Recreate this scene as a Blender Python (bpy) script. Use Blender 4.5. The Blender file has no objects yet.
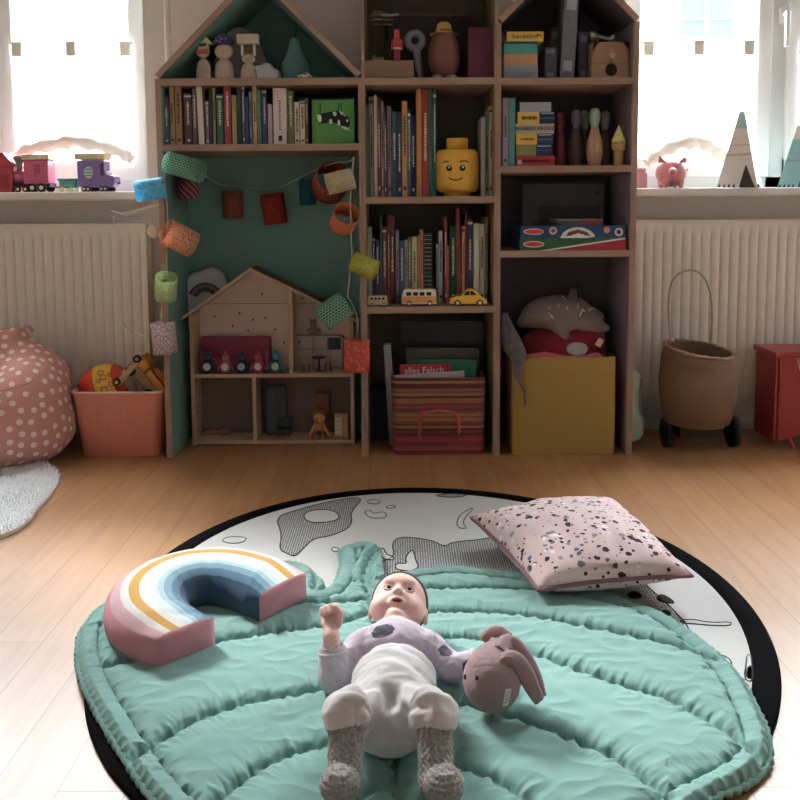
import bpy, bmesh, math, random
import numpy as np
from mathutils import Vector, Matrix, Euler, noise
R = math.radians
PI = math.pi
C = bpy.context.scene.collection
rnd = random.Random(7)

# ---------------------------------------------------------------- camera model
TH = R(5.4); RO = R(.36); CH = .82; FPX = 862.; PX, PY = 400., 290.
_fw = Vector((0, math.cos(TH), -math.sin(TH)))
_up = Vector((0, math.sin(TH), math.cos(TH)))
_x = Vector((1, 0, 0))
CU = _up * math.cos(RO) + _x * math.sin(RO)
CR = _x * math.cos(RO) - _up * math.sin(RO)
def ray(px, py):
    return CR * ((px - PX) / FPX) + CU * ((PY - py) / FPX) + _fw
def at(px, py, Y):
    d = ray(px, py); t = Y / d.y
    return Vector((d.x * t, Y, CH + d.z * t))
def fl(px, py, z=0.):
    d = ray(px, py); t = (z - CH) / d.z
    return Vector((d.x * t, d.y * t, z))
cd = bpy.data.cameras.new('camera'); cam = bpy.data.objects.new('camera', cd); C.objects.link(cam)
cam.matrix_world = Matrix((
    (CR.x, CU.x, -_fw.x, 0), (CR.y, CU.y, -_fw.y, 0), (CR.z, CU.z, -_fw.z, CH), (0, 0, 0, 1)))
cd.sensor_fit = 'HORIZONTAL'; cd.sensor_width = 36; cd.lens = 36 * FPX / 800
cd.shift_y = -(400 - PY) / 800; cd.clip_start = .02; cd.clip_end = 200
bpy.context.scene.camera = cam

# ---------------------------------------------------------------- materials
def lin(c):
    r = []
    for v in c[:3]:
        v = v / 255.
        r.append(v / 12.92 if v <= .04045 else ((v + .055) / 1.055) ** 2.4)
    return (r[0], r[1], r[2], 1)
_mats = {}
def new_mat(name):
    m = bpy.data.materials.new(name); m.use_nodes = True
    nt = m.node_tree; b = nt.nodes['Principled BSDF']
    return m, nt, b
def N(nt, t, **kw):
    n = nt.nodes.new(t)
    for k, v in kw.items():
        if k.startswith('i_'):
            n.inputs[k[2:].replace('_', ' ')].default_value = v
        else: setattr(n, k, v)
    return n
def L(nt, a, b): nt.links.new(a, b)
def mixc(nt, fac, a, b):
    """colour mix; a,b colours or sockets; fac socket or float"""
    n = nt.nodes.new('ShaderNodeMix'); n.data_type = 'RGBA'
    for sock, v in ((n.inputs[0], fac), (n.inputs[6], a), (n.inputs[7], b)):
        if isinstance(v, (int, float, tuple)): sock.default_value = v
        else: nt.links.new(v, sock)
    return n.outputs[2]
def mth(nt, op, a, b=None, c=None):
    n = nt.nodes.new('ShaderNodeMath'); n.operation = op
    for k, v in enumerate((a, b, c)):
        if v is None: continue
        if isinstance(v, (int, float)): n.inputs[k].default_value = v
        else: nt.links.new(v, n.inputs[k])
    return n.outputs[0]
def coords(nt, kind='Object'):
    n = nt.nodes.new('ShaderNodeTexCoord'); return n.outputs[kind]
def mat(rgb, rough=.6, var=.08, scale=25., bump=0., bscale=200., metal=0., spec=.4, trans=0., sheen=0., name=None):
    key = (tuple(rgb), rough, var, scale, bump, bscale, metal, spec, trans, sheen, name)
    if key in _mats: return _mats[key]
    m, nt, b = new_mat(name or 'paint_%d_%d_%d' % tuple(rgb[:3]))
    g_ = .35 * rgb[0] + .5 * rgb[1] + .15 * rgb[2]; c = lin(tuple(v * .80 + g_ * .20 for v in rgb))
    tc = coords(nt)
    if var:
        nz = N(nt, 'ShaderNodeTexNoise'); nz.inputs['Scale'].default_value = scale; nz.inputs['Detail'].default_value = 4
        L(nt, tc, nz.inputs['Vector'])
        lo = tuple(x * (1 - var) for x in c[:3]) + (1,); hi = tuple(min(1, x * (1 + var)) for x in c[:3]) + (1,)
        L(nt, mixc(nt, nz.outputs['Fac'], lo, hi), b.inputs['Base Color'])
    else: b.inputs['Base Color'].default_value = c
    b.inputs['Roughness'].default_value = rough; b.inputs['Metallic'].default_value = metal
    b.inputs['Specular IOR Level'].default_value = spec
    if trans: b.inputs['Transmission Weight'].default_value = trans
    if sheen: b.inputs['Sheen Weight'].default_value = sheen; b.inputs['Sheen Roughness'].default_value = .5
    if bump:
        n2 = N(nt, 'ShaderNodeTexNoise'); n2.inputs['Scale'].default_value = bscale; L(nt, tc, n2.inputs['Vector'])
        bp = N(nt, 'ShaderNodeBump'); bp.inputs['Strength'].default_value = bump; bp.inputs['Distance'].default_value = .002
        L(nt, n2.outputs['Fac'], bp.inputs['Height']); L(nt, bp.outputs[0], b.inputs['Normal'])
    _mats[key] = m
    return m
def cloth(rgb, var=.06, scale=12, bump=.5, bscale=900, **k):
    return mat(rgb, rough=.9, var=var, scale=scale, bump=bump, bscale=bscale, spec=.1, sheen=.15, **k)
def wood(a, b2, scale=(3, 40, 40), rough=.5, name='wood', nscale=3.):
    m, nt, b = new_mat(name)
    mp = N(nt, 'ShaderNodeMapping'); mp.inputs['Scale'].default_value = scale
    L(nt, coords(nt), mp.inputs['Vector'])
    nz = N(nt, 'ShaderNodeTexNoise'); nz.inputs['Scale'].default_value = nscale; nz.inputs['Detail'].default_value = 6; nz.inputs['Distortion'].default_value = .6
    L(nt, mp.outputs[0], nz.inputs['Vector'])
    L(nt, mixc(nt, nz.outputs['Fac'], lin(a), lin(b2)), b.inputs['Base Color'])
    b.inputs['Roughness'].default_value = rough
    bp = N(nt, 'ShaderNodeBump'); bp.inputs['Strength'].default_value = .15; bp.inputs['Distance'].default_value = .001
    L(nt, nz.outputs['Fac'], bp.inputs['Height']); L(nt, bp.outputs[0], b.inputs['Normal'])
    return m

# ---------------------------------------------------------------- mesh builder
class M:
    def __init__(s): s.v = []; s.f = []; s.m = []; s.s = []
    def add(s, vs, fs, mi=0, smooth=False, xf=None):
        o = len(s.v)
        for p in vs:
            p = Vector(p); s.v.append(tuple(xf @ p if xf is not None else p))
        for k, f in enumerate(fs):
            s.f.append(tuple(i + o for i in f)); s.m.append(mi if isinstance(mi, int) else mi[k]); s.s.append(smooth)
        return s
    def box(s, x0, x1, y0, y1, z0, z1, mi=0, b=0., xf=None):
        if x1 < x0: x0, x1 = x1, x0
        if y1 < y0: y0, y1 = y1, y0
        if z1 < z0: z0, z1 = z1, z0
        b = min(b, .45 * min(x1 - x0, y1 - y0, z1 - z0))
        if b <= 0:
            v = [(x, y, z) for z in (z0, z1) for y in (y0, y1) for x in (x0, x1)]
            f = [(0, 2, 3, 1), (4, 5, 7, 6), (0, 1, 5, 4), (2, 6, 7, 3), (0, 4, 6, 2), (1, 3, 7, 5)]
            return s.add(v, f, mi, False, xf)
        bm = bmesh.new(); bmesh.ops.create_cube(bm, size=1)
        for q in bm.verts:
            q.co = Vector(((x0 + x1) / 2 + q.co.x * (x1 - x0), (y0 + y1) / 2 + q.co.y * (y1 - y0), (z0 + z1) / 2 + q.co.z * (z1 - z0)))
        bmesh.ops.bevel(bm, geom=list(bm.edges), offset=b, segments=2, profile=.6, affect='EDGES')
        bm.verts.index_update()
        s.add([q.co.copy() for q in bm.verts], [[q.index for q in f.verts] for f in bm.faces], mi, b > .004, xf); bm.free(); return s
    def ring(s, loops, closed=False, mi=0, smooth=True, caps=True, xf=None):
        n = len(loops[0]); vs = [p for l in loops for p in l]; fs = []
        k = len(loops)
        for i in range(k if closed else k - 1):
            a = i * n; b2 = ((i + 1) % k) * n
            for j in range(n):
                fs.append((a + j, a + (j + 1) % n, b2 + (j + 1) % n, b2 + j))
        s.add(vs, fs, mi, smooth, xf)
        if caps and not closed:
            s.add(loops[0], [tuple(range(n - 1, -1, -1))], mi, False, xf); s.add(loops[-1], [tuple(range(n))], mi, False, xf)
        return s
    def lathe(s, prof, n=24, mi=0, xf=None, sx=1, sy=1, smooth=True, caps=True, wob=None):
        loops = []
        for r, z in prof:
            loops.append([((r * (1 + (wob(2 * PI * j / n, z) if wob else 0))) * math.cos(2 * PI * j / n) * sx,
                           (r * (1 + (wob(2 * PI * j / n, z) if wob else 0))) * math.sin(2 * PI * j / n) * sy, z) for j in range(n)])
        return s.ring(loops, mi=mi, xf=xf, smooth=smooth, caps=caps)
    def tube(s, pts, r, n=8, mi=0, closed=False, caps=True, xf=None):
        pts = [Vector(p) for p in pts]; k = len(pts); loops = []
        rr = r if hasattr(r, '__len__') else [r] * k
        prev = None
        for i, p in enumerate(pts):
            if closed: t = pts[(i + 1) % k] - pts[i - 1]
            else: t = pts[min(i + 1, k - 1)] - pts[max(i - 1, 0)]
            if t.length < 1e-9: t = Vector((0, 0, 1))
            t.normalize()
            if prev is None:
                a = Vector((0, 0, 1)) if abs(t.z) < .9 else Vector((1, 0, 0))
                u = t.cross(a).normalized()
            else:
                u = (prev - t * prev.dot(t))
                u = u.normalized() if u.length > 1e-6 else t.orthogonal().normalized()
            prev = u; w = t.cross(u)
            loops.append([p + (u * math.cos(2 * PI * j / n) + w * math.sin(2 * PI * j / n)) * rr[i] for j in range(n)])
        return s.ring(loops, closed=closed, mi=mi, caps=caps, xf=xf)
    def cyl(s, p0, p1, r0, r1=None, n=16, mi=0, xf=None):
        p0 = Vector(p0); p1 = Vector(p1); t = (p1 - p0).normalized(); u = t.orthogonal().normalized(); w = t.cross(u)
        r1 = r0 if r1 is None else r1
        lp = [[p + (u * math.cos(2 * PI * j / n) + w * math.sin(2 * PI * j / n)) * r for j in range(n)] for p, r in ((p0, r0), (p1, r1))]
        return s.ring(lp, mi=mi, xf=xf)
    def ball(s, c, r, n=16, mi=0, xf=None):
        rx, ry, rz = (r, r, r) if isinstance(r, (int, float)) else r
        loops = []
        for i in range(1, n // 2):
            a = PI * i / (n // 2)
            loops.append([(c[0] + rx * math.sin(a) * math.cos(2 * PI * j / n), c[1] + ry * math.sin(a) * math.sin(2 * PI * j / n), c[2] - rz * math.cos(a)) for j in range(n)])
        return s.ring(loops, mi=mi, xf=xf)
    def prism(s, poly, d, mi=0, xf=None, smooth=False):
        """poly in (x,z), extruded along y from 0 to d"""
        n = len(poly); a = sum(poly[i][0] * poly[(i + 1) % n][1] - poly[(i + 1) % n][0] * poly[i][1] for i in range(n))
        if a < 0: poly = poly[::-1]
        vs = [(x, 0, z) for x, z in poly] + [(x, d, z) for x, z in poly]
        s.add(vs, [tuple(range(n)), tuple(range(2 * n - 1, n - 1, -1))], mi, False, xf)
        s.add(vs, [(i, i + n, (i + 1) % n + n, (i + 1) % n) for i in range(n)], mi, smooth, xf)
        return s
    def build(s, name, mats, parent=None, subsurf=0, fix=True):
        me = bpy.data.meshes.new(name); me.from_pydata(s.v, [], s.f)
        if not isinstance(mats, (list, tuple)): mats = [mats]
        for q in mats: me.materials.append(q)
        me.polygons.foreach_set('material_index', s.m); me.polygons.foreach_set('use_smooth', s.s); me.update()
        if fix:
            bm = bmesh.new(); bm.from_mesh(me); bmesh.ops.remove_doubles(bm, verts=bm.verts, dist=1e-5)
            bmesh.ops.recalc_face_normals(bm, faces=bm.faces); bm.to_mesh(me); bm.free()
        o = bpy.data.objects.new(name, me); C.objects.link(o)
        if parent is not None: o.parent = parent
        if subsurf:
            q = o.modifiers.new('smooth', 'SUBSURF'); q.levels = subsurf; q.render_levels = subsurf
        return o
def XF(loc=(0, 0, 0), rx=0, ry=0, rz=0, s=1):
    return Matrix.Translation(Vector(loc)) @ Euler((rx, ry, rz)).to_matrix().to_4x4() @ Matrix.Diagonal((s, s, s, 1) if isinstance(s, (int, float)) else (*s, 1))
def tag(o, label, cat, group=None):
    o['label'] = label; o['category'] = cat
    if group: o['group'] = group
    return o
def thing(name, label, cat, loc=(0, 0, 0), rot=(0, 0, 0), group=None):
    o = bpy.data.objects.new(name, None); o.empty_display_size = .05; C.objects.link(o)
    o.location = loc; o.rotation_euler = rot
    return tag(o, label, cat, group)
def struct(name, m, mats, parent=None, **k):
    o = m.build(name, mats, parent, **k); o['kind'] = 'structure'; return o
def copy_tree(o, parent=None, **kw):
    c = o.copy(); C.objects.link(c); c.parent = parent
    for ch in list(o.children): copy_tree(ch, c)
    for k, v in kw.items(): c[k] = v
    return c
def text(name, s, size, loc, mt, parent=None, rot=(PI / 2, 0, 0), ext=.0004, align='CENTER', sx=1):
    cu = bpy.data.curves.new(name, 'FONT'); cu.body = s; cu.size = size; cu.extrude = ext; cu.align_x = align; cu.align_y = 'CENTER'
    cu.resolution_u = 2
    tmp = bpy.data.objects.new(name, cu); C.objects.link(tmp)
    bpy.context.view_layer.update()
    me = bpy.data.meshes.new_from_object(tmp.evaluated_get(bpy.context.evaluated_depsgraph_get()))
    bpy.data.objects.remove(tmp)
    me.materials.clear(); me.materials.append(mt); me.name = name
    o = bpy.data.objects.new(name, me); C.objects.link(o); o.location = loc; o.rotation_euler = rot; o.scale = (sx, 1, 1)
    if parent is not None: o.parent = parent
    return o

# ---------------------------------------------------------------- implicit surfaces (smooth blends of round shapes)
class SDF:
    def __init__(s, lo, hi, h):
        s.lo = np.array(lo, float); s.h = h
        s.n = [int(math.ceil((hi[i] - lo[i]) / h)) + 1 for i in range(3)]
        ax = [s.lo[i] + h * np.arange(s.n[i]) for i in range(3)]
        s.X, s.Y, s.Z = np.meshgrid(*ax, indexing='ij')
        s.V = np.full(s.n, 1.)
    def _sl(s, lo, hi):
        r = []
        for i in range(3):
            a = max(0, int(math.floor((lo[i] - s.lo[i]) / s.h))); b = min(s.n[i], int(math.ceil((hi[i] - s.lo[i]) / s.h)) + 1)
            r.append(slice(min(a, s.n[i] - 1), max(b, a + 1)))
        return tuple(r)
    def _blend(s, q, d, k, op='add'):
        V = s.V[q]
        if op == 'add':
            if k <= 0: V = np.minimum(V, d)
            else:
                h = np.clip(.5 + .5 * (V - d) / k, 0, 1); V = V * (1 - h) + d * h - k * h * (1 - h)
        else:
            if k <= 0: V = np.maximum(V, -d)
            else:
                h = np.clip(.5 - .5 * (V + d) / k, 0, 1); V = V * (1 - h) - d * h + k * h * (1 - h)
        s.V[q] = V
        return s
    def cap(s, a, b, ra, rb=None, k=.01, op='add'):
        rb = ra if rb is None else rb
        a = np.array(a, float); b = np.array(b, float); ab = b - a; L2 = max(1e-12, float(ab @ ab))
        e = max(ra, rb) + k + 4 * s.h
        q = s._sl(np.minimum(a, b) - e, np.maximum(a, b) + e)
        px, py, pz = s.X[q] - a[0], s.Y[q] - a[1], s.Z[q] - a[2]
        t = np.clip((px * ab[0] + py * ab[1] + pz * ab[2]) / L2, 0, 1)
        d = np.sqrt((px - t * ab[0]) ** 2 + (py - t * ab[1]) ** 2 + (pz - t * ab[2]) ** 2) - (ra + (rb - ra) * t)
        return s._blend(q, d, k, op)
    def ell(s, c, r, rot=None, k=.01, op='add'):
        r = (r, r, r) if isinstance(r, (int, float)) else r
        e = (max(r) if rot is not None else np.array(r)) + k + 4 * s.h
        q = s._sl(np.array(c) - e, np.array(c) + e)
        px, py, pz = s.X[q] - c[0], s.Y[q] - c[1], s.Z[q] - c[2]
        if rot is not None:
            m = (rot if isinstance(rot, Matrix) else Euler(rot).to_matrix()).transposed()
            px, py, pz = (m[0][0] * px + m[0][1] * py + m[0][2] * pz, m[1][0] * px + m[1][1] * py + m[1][2] * pz, m[2][0] * px + m[2][1] * py + m[2][2] * pz)
        w = np.sqrt((px / r[0]) ** 2 + (py / r[1]) ** 2 + (pz / r[2]) ** 2)
        w2 = np.sqrt((px / r[0] ** 2) ** 2 + (py / r[1] ** 2) ** 2 + (pz / r[2] ** 2) ** 2)
        return s._blend(q, w * (w - 1) / np.maximum(w2, 1e-6), k, op)
    def half(s, p, n, k=0):
        """keep the side of the plane the normal points away from"""
        d = (s.X - p[0]) * n[0] + (s.Y - p[1]) * n[1] + (s.Z - p[2]) * n[2]
        s.V = np.maximum(s.V, d); return s
    def chain(s, pts, rr, k=.01, op='add'):
        for i in range(len(pts) - 1): s.cap(pts[i], pts[i + 1], rr[i], rr[i + 1], k, op)
        return s
    def mesh(s):
        V = s.V; ins = V < 0; nx, ny, nz = s.n
        cnt = np.zeros((nx - 1, ny - 1, nz - 1)); acc = np.zeros((nx - 1, ny - 1, nz - 1, 3))
        for ax in range(3):
            o1, o2 = [a for a in range(3) if a != ax]
            for d1 in (0, 1):
                for d2 in (0, 1):
                    sl0 = [None] * 3; sl1 = [None] * 3
                    sl0[ax] = slice(0, s.n[ax] - 1); sl1[ax] = slice(1, s.n[ax])
                    for o, d in ((o1, d1), (o2, d2)):
                        sl0[o] = sl1[o] = slice(d, s.n[o] - 1 + d)
                    A = V[tuple(sl0)]; B = V[tuple(sl1)]
                    cr = (A < 0) != (B < 0)
                    t = np.where(cr, A / np.where(cr, A - B, 1), 0)
                    cnt += cr
                    acc[..., ax] += t; acc[..., o1] += cr * d1; acc[..., o2] += cr * d2
        act = cnt > 0; idx = np.full(cnt.shape, -1); idx[act] = np.arange(act.sum())
        I = np.argwhere(act); P = s.lo + s.h * (I + acc[act] / cnt[act][:, None])
        faces = []
        for ax in range(3):
            o1, o2 = [(1, 2), (2, 0), (0, 1)][ax]
            sl0 = [slice(1, m - 1) for m in s.n]; sl1 = list(sl0)
            sl0[ax] = slice(0, s.n[ax] - 1); sl1[ax] = slice(1, s.n[ax])
            a = ins[tuple(sl0)]; b = ins[tuple(sl1)]
            for flip, mk in ((False, a & ~b), (True, ~a & b)):
                E = np.argwhere(mk)
                if not len(E): continue
                E = E + np.array([0 if i == ax else 1 for i in range(3)])
                def g(d1, d2):
                    q = E.copy(); q[:, o1] -= d1; q[:, o2] -= d2
                    return idx[q[:, 0], q[:, 1], q[:, 2]]
                q = np.stack([g(1, 1), g(0, 1), g(0, 0), g(1, 0)], 1)
                faces.append(q[:, ::-1] if flip else q)
        return P, np.concatenate(faces)
def blob(sdf, name, mats, parent=None, disp=None, sel=None, smooth=2, extra=None, loc=None):
    """mesh of an implicit shape; disp(P, N) -> offset along the normal; sel(centres) -> material index; loc = origin of the object"""
    P, Fc = sdf.mesh() if isinstance(sdf, SDF) else sdf
    n = len(P)
    E = np.concatenate([Fc[:, [i, (i + 1) % 4]] for i in range(4)])
    for it in range(smooth):                         # light Laplacian relax
        acc = np.zeros_like(P); c = np.zeros(n)
        np.add.at(acc, E[:, 0], P[E[:, 1]]); np.add.at(acc, E[:, 1], P[E[:, 0]]); np.add.at(c, E[:, 0], 1); np.add.at(c, E[:, 1], 1)
        P = P * .5 + .5 * acc / np.maximum(c, 1)[:, None]
    fn = np.cross(P[Fc[:, 2]] - P[Fc[:, 0]], P[Fc[:, 3]] - P[Fc[:, 1]]); NN = np.zeros_like(P)
    for i in range(4): np.add.at(NN, Fc[:, i], fn)
    NN /= np.maximum(np.linalg.norm(NN, axis=1), 1e-12)[:, None]
    if disp is not None: P = P + NN * np.asarray(disp(P, NN))[:, None]
    idx = [int(x) for x in sel(P[Fc].mean(1))] if sel is not None else [0] * len(Fc)
    V = P.tolist(); Fl = Fc.tolist()
    if extra is not None:
        ev, ef, ei = extra(P, NN); o = len(V)
        V += ev; Fl += [[i + o for i in f] for f in ef]; idx += ei
    if loc is not None: V = [(a - loc[0], b - loc[1], c - loc[2]) for a, b, c in V]
    me = bpy.data.meshes.new(name); me.from_pydata(V, [], Fl)
    if not isinstance(mats, (list, tuple)): mats = [mats]
    for q in mats: me.materials.append(q)
    me.polygons.foreach_set('use_smooth', [True] * len(me.polygons)); me.polygons.foreach_set('material_index', idx); me.update()
    ob = bpy.data.objects.new(name, me); C.objects.link(ob)
    if loc is not None: ob.location = loc
    if parent is not None: ob.parent = parent
    return ob
def fbm(P, sc=(1, 1, 1), off=0., oct=2):
    sc = np.asarray(sc, float) * np.ones(3)
    return np.array([noise.fractal(Vector((p[0] * sc[0] + off, p[1] * sc[1], p[2] * sc[2])), 1., 2., oct) for p in P])
def ppoly(pts, z=0., sub=0):
    """floor-plane outline from picture points, optionally smoothed by Chaikin cuts"""
    q = [fl(a, b, z) for a, b in pts]
    for _ in range(sub):
        r = []
        for i in range(len(q)):
            a, b = q[i], q[(i + 1) % len(q)]; r += [a * .75 + b * .25, a * .25 + b * .75]
        q = r
    return q
def smooth_line(pts, sub=2):
    q = [Vector(p) for p in pts]
    for _ in range(sub):
        r = [q[0]]
        for i in range(len(q) - 1): r += [q[i] * .75 + q[i + 1] * .25, q[i] * .25 + q[i + 1] * .75]
        q = r + [q[-1]]
    return q
# ---------------------------------------------------------------- room shell
WY = 3.13          # inner face of the window wall
YS = 2.80          # front plane of the bookcases
RX0, RX1, RY0, ZC = -2.7, 2.5, -2.4, 2.75
paint = mat((222, 214, 204), rough=.85, var=.03, scale=8, bump=.35, bscale=60, name='wall_paint')
white = mat((236, 236, 234), rough=.35, var=.02, name='white_gloss_paint')
trimw = mat((228, 228, 224), rough=.4, var=.03, name='sill_paint')

def floor_mat():
    m, nt, b = new_mat('oak_planks')
    tc = coords(nt)
    mp = N(nt, 'ShaderNodeMapping'); mp.inputs['Rotation'].default_value = (0, 0, R(90)); L(nt, tc, mp.inputs['Vector'])
    br = N(nt, 'ShaderNodeTexBrick'); br.offset = .37; br.squash = 1
    for k, v in (('Scale', 1.), ('Mortar Size', .0009), ('Mortar Smooth', .3), ('Bias', 0.), ('Brick Width', 1.15), ('Row Height', .098)):
        br.inputs[k].default_value = v
    br.inputs['Color1'].default_value = (0, 0, 0, 1); br.inputs['Color2'].default_value = (1, 1, 1, 1); br.inputs['Mortar'].default_value = (.5, .5, .5, 1)
    L(nt, mp.outputs[0], br.inputs['Vector'])
    m2 = N(nt, 'ShaderNodeMapping'); m2.inputs['Scale'].default_value = (14, .9, 1); L(nt, tc, m2.inputs['Vector'])
    nz = N(nt, 'ShaderNodeTexNoise'); nz.inputs['Scale'].default_value = 3; nz.inputs['Detail'].default_value = 7; nz.inputs['Distortion'].default_value = 1.2
    L(nt, m2.outputs[0], nz.inputs['Vector'])
    m3 = N(nt, 'ShaderNodeMapping'); m3.inputs['Scale'].default_value = (3, 1.2, 1); L(nt, tc, m3.inputs['Vector'])
    n3 = N(nt, 'ShaderNodeTexNoise'); n3.inputs['Scale'].default_value = 3.5; n3.inputs['Detail'].default_value = 3; L(nt, m3.outputs[0], n3.inputs['Vector'])
    c1 = mixc(nt, br.outputs['Color'], lin((160, 112, 68)), lin((188, 142, 96)))
    c2 = mixc(nt, nz.outputs['Fac'], lin((138, 88, 50)), lin((206, 162, 116)))
    c = mixc(nt, .55, c1, c2)
    c = mixc(nt, mth(nt, 'MULTIPLY', n3.outputs['Fac'], .35), c, lin((128, 80, 46)))
    c = mixc(nt, br.outputs['Fac'], c, lin((112, 74, 46)))
    L(nt, c, b.inputs['Base Color'])
    rr = mth(nt, 'ADD', .26, mth(nt, 'MULTIPLY', n3.outputs['Fac'], .14)); L(nt, rr, b.inputs['Roughness'])
    b.inputs['Specular IOR Level'].default_value = .7
    bp = N(nt, 'ShaderNodeBump'); bp.inputs['Strength'].default_value = .25; bp.inputs['Distance'].default_value = .0015
    h = mth(nt, 'SUBTRACT', mth(nt, 'MULTIPLY', nz.outputs['Fac'], .25), br.outputs['Fac'])
    L(nt, h, bp.inputs['Height']); L(nt, bp.outputs[0], b.inputs['Normal'])
    return m
struct('floor', M().box(RX0, RX1, RY0, WY + .35, -.06, 0), floor_mat())
dimp = mat((216, 214, 214), rough=.9, var=.03, name='far_wall_paint'); struct('ceiling', M().box(RX0, RX1, RY0, WY + .35, ZC, ZC + .08), mat((190, 186, 180), rough=.9, name='ceiling_paint'))
struct('wall_left', M().box(RX0 - .1, RX0, RY0, WY + .35, 0, ZC), paint)
struct('wall_right', M().box(RX1, RX1 + .1, RY0, WY + .35, 0, ZC), dimp)
struct('wall_front', M().box(RX0, RX1, RY0 - .1, RY0, 0, ZC), dimp)
# window openings
SZ = .885                      # sill top
WT = 2.35
WIN = [(-2.05, -.905), (.80, 2.10)]
w = M()
T = .33
for a, b2 in ((RX0, WIN[0][0]), (WIN[0][1], WIN[1][0]), (WIN[1][1], RX1)): w.box(a, b2, WY, WY + T, 0, ZC)
for a, b2 in WIN:
    w.box(a, b2, WY + .12, WY + T, 0, SZ - .03); w.box(a, b2, WY, WY + T, WT, ZC)
    w.box(a, b2, WY + .0, WY + .12, SZ - .14, SZ - .03)
struct('wall_back', w, paint)
struct('baseboard_back', M().box(RX0, RX1, WY - .0, WY + .119, 0, .001).box(WIN[0][1], WIN[1][0], WY - .015, WY, 0, .08, b=.003), white)
struct('trim_1', M().cyl((at(168, 20, WY - .02).x, WY - .03, 0), (at(168, 20, WY - .02).x, WY - .03, ZC), .011), paint)

def sill(n, a, b2, side):
    m = M().box(a - (.02 if side > 0 else .05), b2 + (.05 if side > 0 else .02), WY - .13, WY + .2, SZ - .03, SZ, b=.006)
    return struct('trim_%d' % n, m, trimw)
sill(2, *WIN[0], -1); sill(3, *WIN[1], 1)

def thin_glass(name, tint=(1, 1, 1, 1), refl=.06, rough=.0):
    m, nt, b = new_mat(name); nt.nodes.remove(b)
    t = N(nt, 'ShaderNodeBsdfTransparent'); t.inputs[0].default_value = tint
    g = N(nt, 'ShaderNodeBsdfGlossy'); g.inputs['Roughness'].default_value = rough
    x = N(nt, 'ShaderNodeMixShader'); x.inputs[0].default_value = refl
    L(nt, t.outputs[0], x.inputs[1]); L(nt, g.outputs[0], x.inputs[2]); L(nt, x.outputs[0], nt.nodes['Material Output'].inputs[0])
    return m
gm = thin_glass('window_glass')
WPY = WY + .17     # window frame plane
def window(n, a, b2, mull):
    """outer frame, centre mullion at x=mull, two sashes"""
    f = M(); F0, F1 = WPY, WPY + .08
    z0, z1 = SZ, WT
    f.box(a, a + .05, F0, F1, z0, z1, b=.004).box(b2 - .05, b2, F0, F1, z0, z1, b=.004)
    f.box(a, b2, F0, F1, z0 + .0, z0 + .05, b=.004).box(a, b2, F0, F1, z1 - .05, z1, b=.004)
    f.box(mull - .035, mull + .035, F0, F1, z0, z1, b=.004)
    root = struct('window_%d' % n, f, white)
    for s0, s1 in ((a + .045, mull - .03), (mull + .03, b2 - .045)):
        g = M(); q = .055; G0, G1 = F0 - .025, F0 + .03
        g.box(s0, s0 + q, G0, G1, z0 + .045, z1 - .045, b=.006).box(s1 - q, s1, G0, G1, z0 + .045, z1 - .045, b=.006)
        g.box(s0, s1, G0 + .002, G1 - .002, z0 + .045, z0 + .045 + .075, b=.006).box(s0, s1, G0 + .002, G1 - .002, z1 - .045 - q, z1 - .045, b=.006)
        g.build('sash', white, root)
        M().box(s0 + q - .005, s1 - q + .005, F0 + .01, F0 + .016, z0 + .12, z1 - .1).build('pane', gm, root)
    return root
w1 = window(1, WIN[0][0], WIN[0][1], at(-6, 80, WPY).x)
w2 = window(2, WIN[1][0], WIN[1][1], at(776, 100, WPY).x)
# window handle on the right window
hp = at(783, 16, WPY - .03)
h = M().box(hp.x - .013, hp.x + .013, WPY - .036, WPY - .026, hp.z - .03, hp.z + .03, b=.003)
h.cyl((hp.x, WPY - .03, hp.z), (hp.x, WPY - .07, hp.z), .009).box(hp.x - .009, hp.x + .009, WPY - .08, WPY - .064, hp.z - .12, hp.z + .01, b=.005)
h.build('window_handle', white, w2)

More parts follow.
